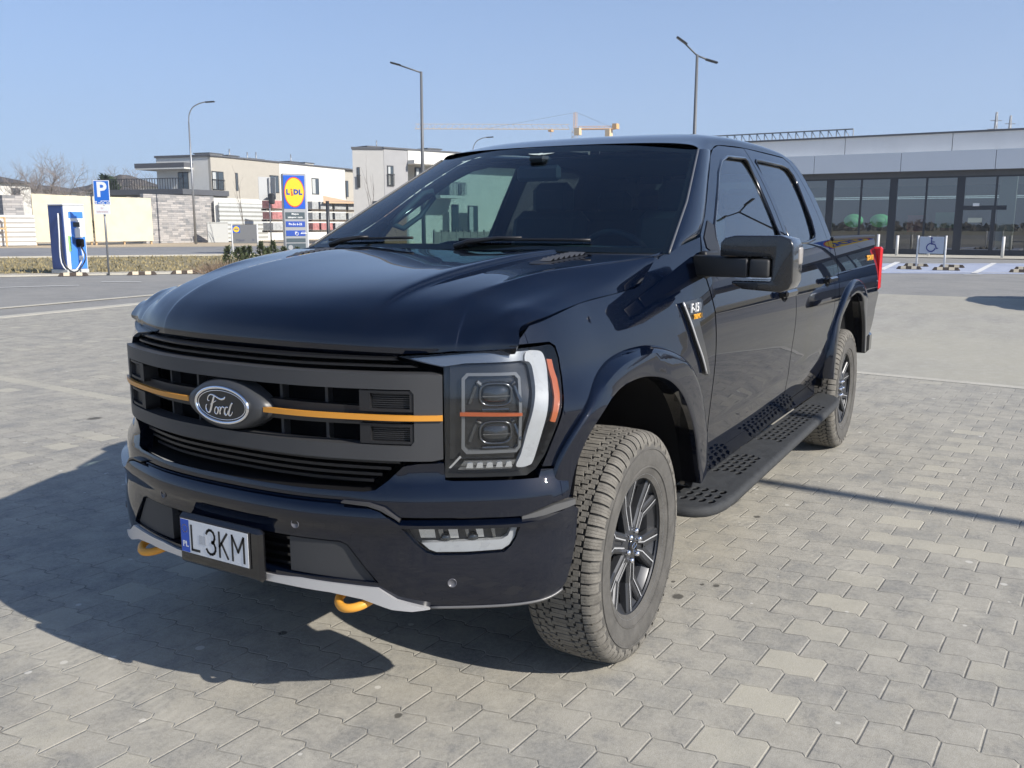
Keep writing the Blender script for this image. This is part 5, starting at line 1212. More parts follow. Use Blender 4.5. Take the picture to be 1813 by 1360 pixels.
window(F2, F2.rect(663, 356, 675, 382), HB_) if False else window(F2b, F2b.rect(660, 356, 670, 384), HB_)
# ground floor openings and balcony seen through the windshield
for r_ in ((800, 362, 812, 402, .0), (829, 364, 846, 402, .5)): window(F2, tuple([F2.rect(*r_[:4])[0], F2.rect(*r_[:4])[1], .3, F2.rect(*r_[:4])[3]]), HB_, False, r_[4], 2)
for r_ in ((778, 326, 796, 346),): window(F2, F2.rect(*r_), HB_)
b = MB(); r_ = F2.rect(765, 346, 812, 352); F2.slab(b, r_[0], r_[1], r_[2], r_[3], -1, 1.1); b.build('balcony_slab', RENDW, HB_)
b = MB(); zr = F2.sz(790, 325)[1]
for k in range(20): a = r_[0]+(r_[1]-r_[0])*k/19; F2.slab(b, a-.02, a+.02, r_[3], zr, .98, 1.02)
F2.slab(b, r_[0], r_[1], zr, zr+.07, .96, 1.04)
for a in (r_[0], r_[1]):
    for k in range(6): o_ = 1.0*k/5; F2.slab(b, a-.02, a+.02, r_[3], zr, o_-.02, o_+.02)
b.build('balcony_railing', WINF, HB_)
for u, v0, w_ in ((690, 258, 1.5), (795, 262, 1.4)): vent_stack(F2, u, v0, 268, HB_, w_, -2)
b = MB(); q, z1 = F2.sz(692, 246); b.tube([F2.P(q, z2, -2), F2.P(q, z1, -2)], .05, 6); b.build('flue', POLE, HB_)
b = MB(); F2.slab(b, -2.5, -.2, 2.4, 3.0, 2, 3.4); F2.slab(b, -2.4, -.3, 0, 2.4, 2.1, 3.3); single(b, 'brick_porch', mat('brick porch', (.30, .16, .10), rough=.9, noise=.3, nscale=6), F2.P(-2, 0, 2), 'small brown brick porch in front of the cube house', 'porch')
b = MB(); r = F2.rect(700, 392, 905, 402); F2.slab(b, r[0], r[1]+4, 0, 1.0, 5, 5.1); 
for k in range(24): a = r[0]+(r[1]+4-r[0])*k/23; F2.slab(b, a-.04, a+.04, 0, 1.15, 4.96, 5.14)
single(b, 'garden_fence', mat('weathered panel fence', (.25, .23, .20), rough=.9, noise=.2, nscale=4), F2.P(r[0], 0, 5), 'low brown garden fence seen through the windshield', 'fence')

# ---------------- far roofs on the left horizon, bare trees
far = [(-30, 62, 322, 305, .3, 'low dark-roofed house at the far left edge of the horizon'), (62, 98, 335, 324, .1, 'small dark-roofed house left of the charging station'), (112, 165, 340, 327, .3, 'low white house with a hipped roof just left of the parking sign'), (205, 258, 336, 324, .2, 'grey-roofed house right of the parking sign'), (252, 290, 330, 308, .6, 'pale gabled house partly behind the terrace canopy')]
for i, (u0, u1, ve, vr, dd, lb) in enumerate(far):
    Fz = Facade(u0, 128+6*i, u1, 132+6*i); r = empty('distant_house', Fz.P(Fz.L/2, 0), 0, lb, 'house', 'distant houses beyond the hoarding')
    ze = Fz.sz(u0, ve)[1]; zr = Fz.sz(u0, vr)[1]
    b = MB(); Fz.slab(b, 0, Fz.L, 0, ze, -9, 0); b.build('wall', RENDW if i in (0, 2, 4) else RENDB, r)
    b = MB(); h_ = .28*Fz.L
    vs = [Fz.P(-.6, ze, .6), Fz.P(Fz.L+.6, ze, .6), Fz.P(Fz.L+.6, ze, -9.6), Fz.P(-.6, ze, -9.6), Fz.P(h_, zr, -4.5), Fz.P(Fz.L-h_, zr, -4.5)]
    b.add(vs, [(0, 1, 5, 4), (2, 3, 4, 5), (1, 2, 5), (3, 0, 4), (0, 3, 2, 1)]); b.build('roof', mat('dark roof tiles', (.07, .068, .066), rough=.8, noise=.2, nscale=3), r)
    for u in (.3, .7): window(Fz, (Fz.L*u-.6, Fz.L*u+.6, ze-1.9, ze-.6), r)

BARK = mat('grey bark', (.17, .15, .13), rough=.95, noise=.2, nscale=10); TWIG = mat('bare twigs', (.24, .21, .19), rough=.95)
def bare_tree(base, h, seed, label, group=None, spread=.55, cat='tree', thin=False):
    rnd = random.Random(seed); r = empty('bare_tree', base, 0, label, cat, group)
    tk = MB(); tw = MB(); th = max(.02, h*(.009 if thin else .014))
    def br(p, d, L, rad, lev):
        n = 4; pts = [p]
        for k in range(n):
            d = (d+Vector((rnd.gauss(0, .12), rnd.gauss(0, .12), rnd.gauss(.03, .07)))).normalized(); p = p+d*L/n; pts.append(p)
            if lev < (2 if thin else 4) and k >= (1 if lev == 0 else 0):
                for _ in range(1 if thin or lev == 3 else 2):
                    a = Vector((rnd.gauss(0, 1), rnd.gauss(0, 1), rnd.gauss(.35, .5))).normalized(); nd = (d*.8+a*spread*1.3).normalized()
                    if rnd.random() < .8: br(p, nd, L*rnd.uniform(.42, .68), rad*.5, lev+1)
        m = tk if lev < 2 else tw
        m.tube(pts, [max(rad*(1-.5*k/n), h*.0007) for k in range(n+1)], 5 if lev < 2 else 3, caps=False)
    br(Vector(base), Vector((0, 0, 1)), h*.62, th, 0)
    tk.build('trunk', BARK, r); tw.build('crown', TWIG, r); return r
for i, (u, vt, D, lb) in enumerate([(18, 300, 125, 'bare pale tree on the horizon at the far left'), (58, 291, 115, 'broad bare tree rising above the cream hoarding'), (76, 290, 122, 'bare tree just right of the broadest one, above the hoarding'), (105, 297, 128, 'slim bare tree above the charging station'), (124, 300, 135, 'faint bare tree left of the parking sign'), (222, 308, 125, 'bare tree right of the parking sign'), (245, 310, 135, 'low bare tree beside the terrace canopy')]):
    base = at(u, 398, D); bare_tree((base[0], base[1], 0), at(u, vt, D)[2], 10+i, lb, 'bare trees on the horizon', .7)
for u, vt, D, s_, lb in ((433, 312, 80, 31, 'thin bare sapling in front of the beige terrace wall'), (660, 300, 70, 33, 'thin bare sapling in front of the cube house')):
    base = at(u, 398, D); bare_tree((base[0], base[1], 0), at(u, vt, D)[2], s_, lb, 'thin street saplings', .12, thin=True)
# dark conifers peeping over
CON = mat('conifer needles', (.035, .060, .028), rough=.9, noise=.3, nscale=5); CONB = mat('young conifer needles', (.075, .095, .04), rough=.9, noise=.35, nscale=8); DRYB = mat('dry twigs', (.20, .145, .10), rough=.95, noise=.2, nscale=10)
def conifer(base, h, w_, seed, label, group, mt, n=420):
    rnd = random.Random(seed); r = empty('conifer', base, 0, label, 'conifer', group); B = Vector(base); b = MB()
    for k in range(n):
        t = rnd.random()**.8; a = rnd.uniform(0, 2*math.pi); env = (1-t)**.75*(.75+.35*math.sin(a*3+seed)+.2*math.sin(t*19+a)); rr = w_*.5*env*rnd.uniform(.55, 1.05)
        c = B+Vector((rr*math.cos(a), rr*math.sin(a), h*(.05+.95*t))); s_ = w_*rnd.uniform(.07, .15); d = Vector((math.cos(a), math.sin(a), rnd.uniform(.3, 1.4))).normalized(); q = d.cross(Vector((rnd.gauss(0, 1), rnd.gauss(0, 1), rnd.gauss(0, 1)))).normalized()
        b.add([c-q*s_*.35, c+q*s_*.35, c+d*s_*1.6], [(0, 1, 2)])
        q2 = d.cross(q); b.add([c-q2*s_*.35, c+q2*s_*.35, c+d*s_*1.5], [(0, 1, 2)])
    b.build('foliage', mt, r, fix=False); MB().tube([B, B+Vector((0, 0, h*.7))], [w_*.05, w_*.015], 6).build('stem', BARK, r); return r
for i, (u, vt, D, w_, lb) in enumerate(((193, 315, 120, 4.5, 'dark conifer directly behind the parking sign'), (206, 322, 118, 3.5, 'dark conifer just right of the parking sign'))):
    base = at(u, 398, D); conifer((base[0], base[1], 0), at(u, vt, D)[2], w_, 50+i, lb, 'conifers on the horizon', CON, 600)
cn = [(404, 437, 462, 'leftmost small conifer of the hedge row beside the grey sign'), (422, 440, 464, 'small conifer under the left post of the grey sign'), (432, 438, 465, 'small conifer under the middle of the grey sign'), (442, 437, 466, 'small conifer under the right post of the grey sign'), (463, 430, 468, 'tall small conifer right of the grey sign'), (474, 440, 466, 'low conifer between the two tall ones right of the grey sign'), (485, 428, 468, 'tallest small conifer left of the pylon'), (503, 438, 466, 'small conifer at the left foot of the pylon'), (527, 440, 464, 'small conifer in front of the pylon')]
for i, (u, vt, vb, lb) in enumerate(cn):
    base = at(u, 460, 33+.3*i); z = at(u, vt, 33+.3*i)[2]; conifer((base[0], base[1], 0), z, .62, 70+i, lb, 'row of small conifers beyond the hood', CONB, 260)
def dry_bush(u, D, h, w_, seed, lb):
    rnd = random.Random(seed); base = at(u, 460, D); B = Vector((base[0], base[1], 0)); b = MB()
    for k in range(150):
        a = rnd.uniform(0, 6.28); d = Vector((math.cos(a)*rnd.uniform(.1, 1), math.sin(a)*rnd.uniform(.1, 1), rnd.uniform(.5, 1.2))).normalized(); o_ = Vector((rnd.gauss(0, w_*.22), rnd.gauss(0, w_*.22), 0)); L = h*rnd.uniform(.5, 1.05)
        e = B+o_+d*L*.5; e2 = e+(d+Vector((rnd.gauss(0, .3), rnd.gauss(0, .3), .1))).normalized()*L*.5; b.tube([B+o_*.6, e, e2], [.008, .005, .002], 3, caps=False)
    single(b, 'dry_bush', DRYB, tuple(B), lb, 'bush', 'dry bushes behind the hood')
for i, (u, D, h, lb) in enumerate(((375, 31, .42, 'leftmost reddish dry bush at the end of the grass'), (392, 31.5, .5, 'reddish dry bush left of the first small conifer'), (412, 32, .45, 'dry bush at the foot of the grey sign'))): dry_bush(u, D, h, 1.5, i, lb)

# ---------------- street lamps
def lamp(name, u, D, vtop, kind, label, col=POLE):
    g0 = at(u, 398, D); H = at(u, vtop, D)[2]; B = (g0[0], g0[1], 0); r = empty(name, B, 0, label, 'street lamp'); B = Vector(B); rt = Vector((_R[0], _R[1], 0)).normalized()
    if kind == 'arc':
        pts = [B, B+Vector((0, 0, H-1.6)), B+Vector((0, 0, H-1.0))+rt*.06, B+Vector((0, 0, H-.45))+rt*.35, B+Vector((0, 0, H-.15))+rt*.85, B+Vector((0, 0, H))+rt*1.4]
        MB().tube([B, B+Vector((0, 0, H-1.5))], [.11, .055], 10).build('pole', col, r); MB().tube(smooth3(pts[1:]), .045, 8).build('arm', col, r)
        hd = MB(); hd.box(tuple(B+Vector((0, 0, H))+rt*1.75), (.75, .28, .10), Matrix.Rotation(math.atan2(rt.y, rt.x), 3, 'Z') @ Matrix.Rotation(math.radians(-4), 3, 'Y'), bev=.03); hd.build('lamp_head', POLED, r)
    else:
        MB().tube([B, B+Vector((0, 0, H))], [.12, .065], 10).build('pole', col, r)
        for sgn in ((-1,) if kind == 'left' else (-1, 1)):
            ad = rt*sgn; L = 1.1 if kind == 'left' else .45
            a0 = B+Vector((0, 0, H-.05)); a1 = a0+ad*L+Vector((0, 0, .36 if kind == 'left' or sgn < 0 else -.16))
            if kind != 'left' and sgn < 0: a1 = a0+ad*.55+Vector((0, 0, .50))
            MB().tube([a0, a1], .04, 8).build('arm', col, r)
            dd = (a1-a0).normalized(); hd = MB(); an = math.atan2(ad.y, ad.x); hd.box(tuple(a1+dd*.25), (.6, .26, .08), Matrix.Rotation(an, 3, 'Z') @ Matrix.Rotation(-math.asin(dd.z)*.8, 3, 'Y'), bev=.03); hd.build('lamp_head', POLED, r)
    return r
def smooth3(P, n=4):
    P = [np.array(p, float) for p in P]; return [tuple(q) for q in crsub(P, n)]
lamp('street_lamp', 345, 78, 181, 'arc', 'grey street lamp with an arched top in front of the stone wall')
lamp('street_lamp', 750, 50, 127, 'left', 'dark street lamp with one arm pointing left, rising behind the windshield', mat('grey painted pole', (.12, .125, .13), rough=.5))
lamp('street_lamp', 1224, 45, 97, 'double', 'tall dark street lamp with two heads, rising behind the cab roof', mat('grey painted pole'))
lamp('street_lamp', 838, 95, 243, 'arc', 'small distant arched street lamp just above the cab roof')
# the twin lamp beside the camera, mirrored in the driver's window; its shadow crosses the paving
LP = Vector((-2.68+.09*8.2, 2.16+8.2, 0)); r = empty('street_lamp', LP, 0, 'twin-headed lamp post standing on the driver side, outside the picture', 'street lamp')
MB().tube([LP, LP+Vector((0, 0, 8.6))], [.095, .05], 10).build('pole', POLED, r)
for s_ in (-1, 1):
    MB().tube([LP+Vector((0, 0, 8.55)), LP+Vector((s_*.7, 0, 8.75))], .035, 6).build('arm', POLED, r); MB().box(tuple(LP+Vector((s_*1.0, 0, 8.80))), (.65, .28, .08), bev=.03).build('lamp_head', POLED, r)
LQ = Vector((-37.7, 7.6, 0)); r = empty('street_lamp', LQ, 0, 'twin-headed lamp post beside the shop bays, outside the picture and mirrored in the driver window', 'street lamp')
MB().tube([LQ, LQ+Vector((0, 0, 10.3))], [.11, .06], 10).build('pole', POLED, r)
for s_ in (-1, 1):
    MB().tube([LQ+Vector((0, 0, 10.25)), LQ+Vector((s_*.1, s_*.6, 10.4))], .045, 6).build('arm', POLED, r); MB().box(tuple(LQ+Vector((s_*.15, s_*.9, 10.45))), (.30, .70, .09), bev=.03).build('lamp_head', POLED, r)

# ---------------- parking sign and charging station
def post_sign():
    B = gz(193, 487); B = Vector((B[0], B[1], 0)); r = empty('parking_sign', B, 0, 'blue parking sign with a white P on a slim leaning pole beside the charging station', 'road sign')
    D = math.hypot(B.x-CP[0], B.y-CP[1]); t_ = at(181, 322, D); top = Vector((t_[0], t_[1], t_[2]))
    MB().tube([B, top], .032, 8).build('pole', POLE, r)
    rt = Vector((_R[0], _R[1], 0)).normalized(); up = (top-B).normalized(); rt = (rt-up*rt.dot(up)).normalized(); nn = rt.cross(up); 
    if nn.dot(Vector(CP)-B) < 0: nn = -nn
    def PT(u, v): q = at(u, v, D); return Vector(q)+nn*.05
    c = (PT(165, 320)+PT(197, 362))/2; w_ = (PT(197, 340)-PT(165, 340)).length*.97; h_ = (PT(180, 362)-PT(180, 319)).length
    def plate(cc, w, h, m, nm, par, o=0.0, th=.012):
        b = MB(); q = cc+nn*o; b.box(tuple(q), (w, h, th), basis((0, 0, 0), rt, up).to_3x3(), bev=.004); return b.build(nm, m, par)
    pb = plate(c, w_, h_, SIGNW, 'sign_plate', r); plate(c, w_-.035, h_-.035, BLUEP, 'sign_face', pb, .003)
    b = MB(); add_text(b, 'P', .62, basis(c+nn*.011+up*.07, rt, up), depth=.001, bold=.018); b.build('sign_letter', SIGNW, pb)
    b = MB(); M = basis(c+nn*.012-up*.31, rt, up)
    def ln(pts, tt=.014):
        for (x0, y0), (x1, y1) in zip(pts[:-1], pts[1:]):
            d = Vector((x1-x0, y1-y0, 0)); n_ = Vector((-d.y, d.x, 0)).normalized()*tt/2; a, e = Vector((x0, y0, 0)), Vector((x1, y1, 0)); b.add([M @ (a-n_), M @ (e-n_), M @ (e+n_), M @ (a+n_)], [(0, 1, 2, 3)])
    ln([(-.04, -.06), (.24, -.06), (.24, .06), (-.04, .06), (-.04, -.06)]); ln([(-.04, -.06), (.10, .06), (.24, -.06)]); ln([(-.04, .06), (.10, -.06), (.24, .06)])
    ln([(-.24, .04), (-.16, .04), (-.20, 0), (-.16, -.04), (-.24, -.04)], .02); ln([(-.12, 0), (-.06, 0)], .02); b.build('sign_symbol', SIGNW, pb)
    c2 = (PT(167, 365)+PT(198, 379))/2; p2 = plate(c2, w_*.95, .27, SIGNW, 'sub_plate', r)
    b = MB(); tm_ = mat('faint red lettering', (.45, .25, .25), rough=.6)
    add_text(b, 'EV', .07, basis(c2+nn*.008+up*.05, rt, up), depth=.001); add_text(b, 'ladowanie', .085, basis(c2+nn*.008-up*.05, rt, up), depth=.001); b.build('sign_letter', tm_, p2)
post_sign()
def charger():
    c0 = gz(129, 484); B = Vector((c0[0], c0[1], 0)); r = empty('charging_station', B, 0, 'blue and white car charging station with hanging cables', 'charging station')
    D = math.hypot(B.x-CP[0], B.y-CP[1]); rt = Vector((_R[0], _R[1], 0)).normalized(); fw = Vector((CP[0]-B.x, CP[1]-B.y, 0)).normalized()
    an = math.radians(48); xf = (rt*math.cos(an)+fw*math.sin(an)*-1).normalized(); yf = Vector((-xf.y, xf.x, 0)); 
    if yf.dot(fw) < 0: yf = -yf
    # the white front looks right of the camera, the dark blue flank looks left
    R3 = Matrix(((xf.x, yf.x, 0), (xf.y, yf.y, 0), (0, 0, 1)))
    H = at(130, 364, D)[2]
    def bx(nm, m, x, y, z, dx, dy, dz, par=r, bev=.02): b = MB(); q = B+xf*x+yf*y+Vector((0, 0, z)); b.box(tuple(q), (dx, dy, dz), R3, bev=bev); return b.build(nm, m, par)
    body = bx('cabinet', mat('charger navy', (.03, .07, .24), rough=.4, coat=.3), .0, -.12, H/2+.07, .74, .70, H-.14)
    bx('plinth', mat('cabinet grey'), 0, -.1, .07, .8, .8, .14)
    fr_ = bx('front_panel', STEELW, .02, .24, H/2+.08, .74, .06, H-.12)
    bx('front_stripe', mat('charger blue', (.06, .22, .66), rough=.35), .06, .275, .66, .58, .02, 1.02, fr_, .005)
    bx('front_stripe', STEELW, .12, .287, .50, .12, .01, .14, fr_, .003)
    bx('front_stripe', mat('charger blue'), .06, .275, H-.30, .52, .02, .20, fr_, .005)
    bx('front_stripe', mat('charger blue'), -.05, .275, H-.85, .18, .02, .7, fr_, .005)
    bx('screen', mat('charger screen', (.02, .03, .04), rough=.1), .06, .28, H-.60, .24, .02, .15, fr_, .005)
    bx('card_reader', STEELW, .10, .30, H-.86, .26, .06, .30, fr_, .01); bx('plug_holder', BLKM, .12, .31, H-1.18, .26, .12, .26, fr_, .03)
    bx('front_stripe', mat('charger green', (.30, .55, .20), rough=.4), -.22, .276, .95, .10, .018, .5, fr_, .005); bx('top_cap', STEELW, 0, -.08, H+.02, .78, .76, .05)
    for k, (x, cc) in enumerate(((-.43, STEELW), (-.40, POLED))):
        P = [B+xf*x+yf*.1+Vector((0, 0, H-.25)), B+xf*(x-.06)+yf*.16+Vector((0, 0, H*.6)), B+xf*(x-.02)+yf*(.1+.1*k)+Vector((0, 0, .35)), B+xf*(x+.18)+yf*(.35+.1*k)+Vector((0, 0, .06)), B+xf*(x+.5)+yf*(.45+.1*k)+Vector((0, 0, .5)), B+xf*.1+yf*.34+Vector((0, 0, H-1.25))]
        MB().tube(smooth3(P), .022, 6).build('cable', cc, r)
charger()
def bollard(u, vb, vt, D=None, lb='', gp='', m=POLEW, rad=.04):
    g0 = gz(u, vb) if D is None else at(u, 420, D); D_ = math.hypot(g0[0]-CP[0], g0[1]-CP[1]); h = at(u, vt, D_)[2]; b = MB().tube([(g0[0], g0[1], 0), (g0[0], g0[1], h)], rad, 8)
    return single(b, 'bollard', m, (g0[0], g0[1], 0), lb, 'bollard', gp)
bollard(143, 484, 425, None, 'white post in front of the charging station', 'slim white posts on the left')
def wheel_stop(ua, va, ub, vb, lb, gp, D=None):
    A = gz(ua, va); C_ = gz(ub, vb); A = Vector((A[0], A[1], 0)); C_ = Vector((C_[0], C_[1], 0)); m = (A+C_)/2; L = min((C_-A).length, 1.9)
    d = (C_-A).normalized(); n = Vector((-d.y, d.x, 0)); r = empty('wheel_stop', m, 0, lb, 'wheel stop', gp); b = MB(); rows = []
    for t, k in ((-.5, .0), (-.42, 1), (.42, 1), (.5, 0)):
        rows.append([tuple(m+d*L*t+n*y+Vector((0, 0, z*(.1+.9*k)))) for y, z in ((-.09, 0), (-.06, .10), (.06, .10), (.09, 0))])
    b.grid(rows, smooth=False); b.build('rubber_block', mat('wheel stop rubber', (.06, .045, .035), rough=.85), r)
    for t in (-.22, .20):
        rows = [[tuple(m+d*L*(t+q)+n*y+Vector((0, 0, z))) for y, z in ((-.096, .005), (-.064, .104), (.064, .104), (.096, .005))] for q in (-.10, .10)]
        MB().grid(rows, smooth=False).build('reflective_band', mat('wheel stop band', (.58, .50, .36), rough=.6), r)
gl_ = 'yellow and black wheel stops along the charging bays'
wheel_stop(103, 489, 157, 488, 'wheel stop in front of the charging station', gl_); wheel_stop(225, 487, 278, 486, 'wheel stop just right of the parking sign', gl_); wheel_stop(303, 485, 350, 484, 'wheel stop nearest the truck hood on the left', gl_)
gr_ = 'wheel stops in front of the shop'
wheel_stop(1587, 476, 1632, 477, 'front wheel stop under the left post of the wheelchair sign', gr_); wheel_stop(1600, 471, 1644, 472, 'rear wheel stop behind the left post of the wheelchair sign', gr_)
wheel_stop(1650, 478, 1700, 479, 'front wheel stop under the right post of the wheelchair sign', gr_); wheel_stop(1662, 473, 1708, 474, 'rear wheel stop behind the right post of the wheelchair sign', gr_)
wheel_stop(1786, 482, 1832, 483, 'front wheel stop at the right edge', gr_); wheel_stop(1795, 477, 1840, 478, 'rear wheel stop at the right edge', gr_)

# ---------------- pylon and the small grey sign
def board_frame(u0, u1, D, turn):
    m = at((u0+u1)/2, 398, D); rt = Vector((_R[0], _R[1], 0)).normalized(); fw = Vector((CP[0]-m[0], CP[1]-m[1], 0)).normalized(); a = math.radians(turn)
    x = (rt*math.cos(a)-fw*math.sin(a)).normalized(); n = Vector((x.y, -x.x, 0)); n = n if n.dot(fw) > 0 else -n; return Vector((m[0], m[1], 0)), x, n
def pylon():
    D = 50; B, x, n = board_frame(503, 543, D, 25); r = empty('shop_pylon', B, 0, 'tall grey shop pylon with a round yellow, red and blue logo and blue info panels', 'pylon sign')
    up = Vector((0, 0, 1)); zt_ = at(520, 308, D)[2]; zb = 0; wd = .5*(1200)/1200
    W_ = 1.28; z_ = lambda v: at(520, v, D)[2]
    M3 = basis((0, 0, 0), x, up).to_3x3()   # local x, up, normal
    sg = 1 if (x.cross(up)).dot(n) > 0 else -1
    def bx(nm, m, cx, z0, z1, w, dep, o, par, bev=.01): b = MB(); b.box(tuple(B+x*cx+n*o+up*((z0+z1)/2)), (w, z1-z0, dep), M3, bev=bev); return b.build(nm, m, par)
    GP = mat('pylon grey', (.36, .37, .38), rough=.4, metal=.4)
    body = bx('pylon_body', GP, 0, 0, zt_, W_, .34, 0, r, .04); bx('pylon_edge', mat('pylon edge', (.62, .63, .64), rough=.35, metal=.4), W_/2-.03, 0, zt_-.01, .10, .36, .0, r, .02)
    z0, z1 = z_(370), z_(311); lg = bx('logo_panel', mat('logo blue', (.015, .10, .50), rough=.3), -.04, z0, z1, W_-.16, .03, .175, r)
    zc = (z0+z1)/2-.0; R_ = (z1-z0)*.455; c = B-x*.04+n*.195+up*zc; rx = min(R_, (W_-.16)*.46)
    def disc(nm, m, kx, kz, o, par, inner=0):
        b = MB(); N = 48; vs = [c+n*o+x*kx*math.cos(t)+up*kz*math.sin(t) for t in np.linspace(0, 2*math.pi, N, False)]
        b.add(vs, [tuple(range(N))]); return b.build(nm, m, par)
    disc('logo_ring', RED, rx*1.03, R_, .004, lg); disc('logo_disc', YEL, rx*.96, R_*.93, .008, lg)
    Mx = lambda dx, dz: basis(c+n*.014+x*dx*sg*1+up*dz, x, up)
    b = MB(); add_text(b, 'L', .36, Mx(-rx*.66, -.01), depth=.002, bold=.022); add_text(b, 'D', .34, Mx(rx*.16, .0), depth=.002, bold=.024); add_text(b, 'L', .36, Mx(rx*.62, -.01), depth=.002, bold=.022); b.build('logo_letters', mat('logo letter blue', (.01, .05, .30), rough=.4), lg)
    b = MB(); Mi = Mx(-rx*.26, -.03) @ Matrix.Rotation(.12, 4, 'Z'); b.add([Mi @ Vector(p) for p in ((-.035, -.14, 0), (.035, -.14, 0), (.035, .08, 0), (-.035, .08, 0))], [(0, 1, 2, 3)]); b.add([Mi @ Vector((-.06, -.15, .001)), Mi @ Vector((.06, -.15, .001)), Mi @ Vector((.06, -.11, .001)), Mi @ Vector((-.06, -.11, .001))], [(0, 1, 2, 3)])
    b.add([Mi @ Vector(p) for p in ((0, .10, 0), (.055, .155, 0), (0, .21, 0), (-.055, .155, 0))], [(0, 1, 2, 3)]); b.build('logo_letters', RED, lg)
    DK = mat('pylon dark panel', (.06, .085, .10), rough=.4); IB = mat('info blue', (.02, .07, .36), rough=.4)
    for v0, v1, m, lines, sz in ((376, 388, DK, [('Miejsce', .10), ('zakupow i tanio', .10)], .13), (392, 402, IB, [('Pn-So 6-22', .2)], .16), (408, 418, IB, [('P  \u267f', .2)], .2), (422, 429, DK, [], 0), (431, 445, DK, [], 0)):
        za, zb_ = z_(v1), z_(v0); pn = bx('info_panel', m, -.04, za, zb_, W_-.26, .02, .178, r, .003)
        if lines:
            b = MB(); k = len(lines)
            for i, (tx, sz2) in enumerate(lines):
                tx = tx.replace('\u267f', '').strip(); add_text(b, tx, sz*(1.0 if k == 1 else .95), basis(B-x*.04+n*.192+up*((za+zb_)/2+(.085 if i == 0 else -.085)*(k > 1)), x, up), depth=.001, bold=.003)
            b.build('info_lettering', SIGNW, pn)
    pn = MB(); cc = B-x*.34+n*.194+up*(z_(438)); 
    vs = [cc+x*.13*math.cos(t)+up*.13*math.sin(t) for t in np.linspace(0, 2*math.pi, 24, False)]; pn.add(vs, [tuple(range(24))]); pn.build('info_symbol', mat('pylon grey'), r)
    # pictograms: wheelchair and car on the third panel
    zc = (z_(408)+z_(418))/2; b = MB(); c3 = B+x*.02+n*.192+up*zc
    ringv = [c3+x*.075*math.cos(t)+up*(.075*math.sin(t)-.03) for t in np.linspace(-2.9, .9, 14)]; b.tube([tuple(v) for v in ringv], .014, 4); b.tube([tuple(c3+up*.11), tuple(c3+up*.03), tuple(c3+x*.08+up*.02)], .014, 4)
    c4 = B+x*.38+n*.192+up*(zc-.02); b.tube([tuple(c4-x*.15), tuple(c4-x*.10+up*.07), tuple(c4+x*.06+up*.07), tuple(c4+x*.15)], .014, 4); b.tube([tuple(c4-x*.16), tuple(c4+x*.16)], .022, 4); b.build('info_symbol', SIGNW, r)
pylon()
def grey_sign():
    D = 36; B, x, n = board_frame(413, 452, D, 18); up = Vector((0, 0, 1)); r = empty('entrance_sign', B, 0, 'small grey sign board on two white posts among the conifers', 'sign')
    z0, z1 = at(432, 431, D)[2], at(432, 398, D)[2]; w_ = .92; M3 = basis((0, 0, 0), x, up).to_3x3()
    b = MB(); b.box(tuple(B+up*(z0+z1)/2), (w_, z1-z0, .04), M3, bev=.005); pb = b.build('sign_board', mat('board grey', (.15, .155, .16), rough=.6), r)
    for s_ in (-1, 1): MB().tube([tuple(B+x*s_*(w_/2+.0)), tuple(B+x*s_*(w_/2+.0)+up*(z1+.02))], .03, 8).build('post', POLEW, r)
    c = B-x*.30+n*.026+up*(z1-.17); M = [c+x*a*.13+up*b_*.13 for a, b_ in ((-1, -1), (1, -1), (1, 1), (-1, 1))]; q = MB(); q.add(M, [(0, 1, 2, 3)]); q.build('logo_panel', mat('logo blue'), pb)
    q = MB(); q.add([c+n*.003+x*.11*math.cos(t)+up*.11*math.sin(t) for t in np.linspace(0, 6.283, 24, False)], [tuple(range(24))]); q.build('logo_disc', YEL, pb)
    q = MB(); add_text(q, 'LIDL', .075, basis(c+n*.006, x, up), depth=.0005, bold=.003); q.build('logo_letters', mat('logo letter blue'), pb)
    q = MB(); add_text(q, 'Wjazd', .12, basis(B-x*.18+n*.024+up*(z0+.12), x, up), depth=.0005, bold=.002); add_text(q, '>', .16, basis(B+x*.30+n*.024+up*(z0+.12), x, up), depth=.0005, bold=.004); q.build('sign_letter', mat('board lettering', (.08, .09, .13), rough=.6), pb)
grey_sign()
def sign_backs():
    D = 50; B = Vector((*at(479, 398, D)[:2], 0)); r = empty('road_sign', B, 0, 'pair of blank grey sign backs on one pole left of the pylon', 'road sign'); rt = Vector((_R[0], _R[1], 0)).normalized(); up = Vector((0, 0, 1)); H = at(478, 315, D)[2]
    MB().tube([tuple(B), tuple(B+up*H)], .035, 8).build('pole', POLE, r)
    for u0, u1, v0, v1, a in ((460, 477, 315, 353, 35), (479, 489, 316, 352, -45)):
        c = Vector(at((u0+u1)/2, (v0+v1)/2, D)); x = (rt*math.cos(math.radians(a))+Vector((_d[0], _d[1], 0)).normalized()*math.sin(math.radians(a))).normalized(); b = MB(); b.box(tuple(c), ((u1-u0)*D/FPX/math.cos(math.radians(a)), (v1-v0)*D/FPX, .02), basis((0, 0, 0), x, up).to_3x3(), bev=.004); b.build('sign_plate', mat('sign back', (.42, .43, .43), rough=.5, metal=.3), r)
    b = MB(); c = Vector(at(481, 352, D-.3)); b.box(tuple(c), (.28, .55, .3), basis((0, 0, 0), rt, up).to_3x3(), bev=.06); b.build('signal_box', POLED, r)
sign_backs()
g0 = at(581, 398, 30); Hh = at(581, 356, 30)[2]; b = MB().tube([(g0[0], g0[1], 0), (g0[0], g0[1], Hh)], .055, 10); single(b, 'post', POLED, (g0[0], g0[1], 0), 'dark round post rising behind the far edge of the hood', 'post')
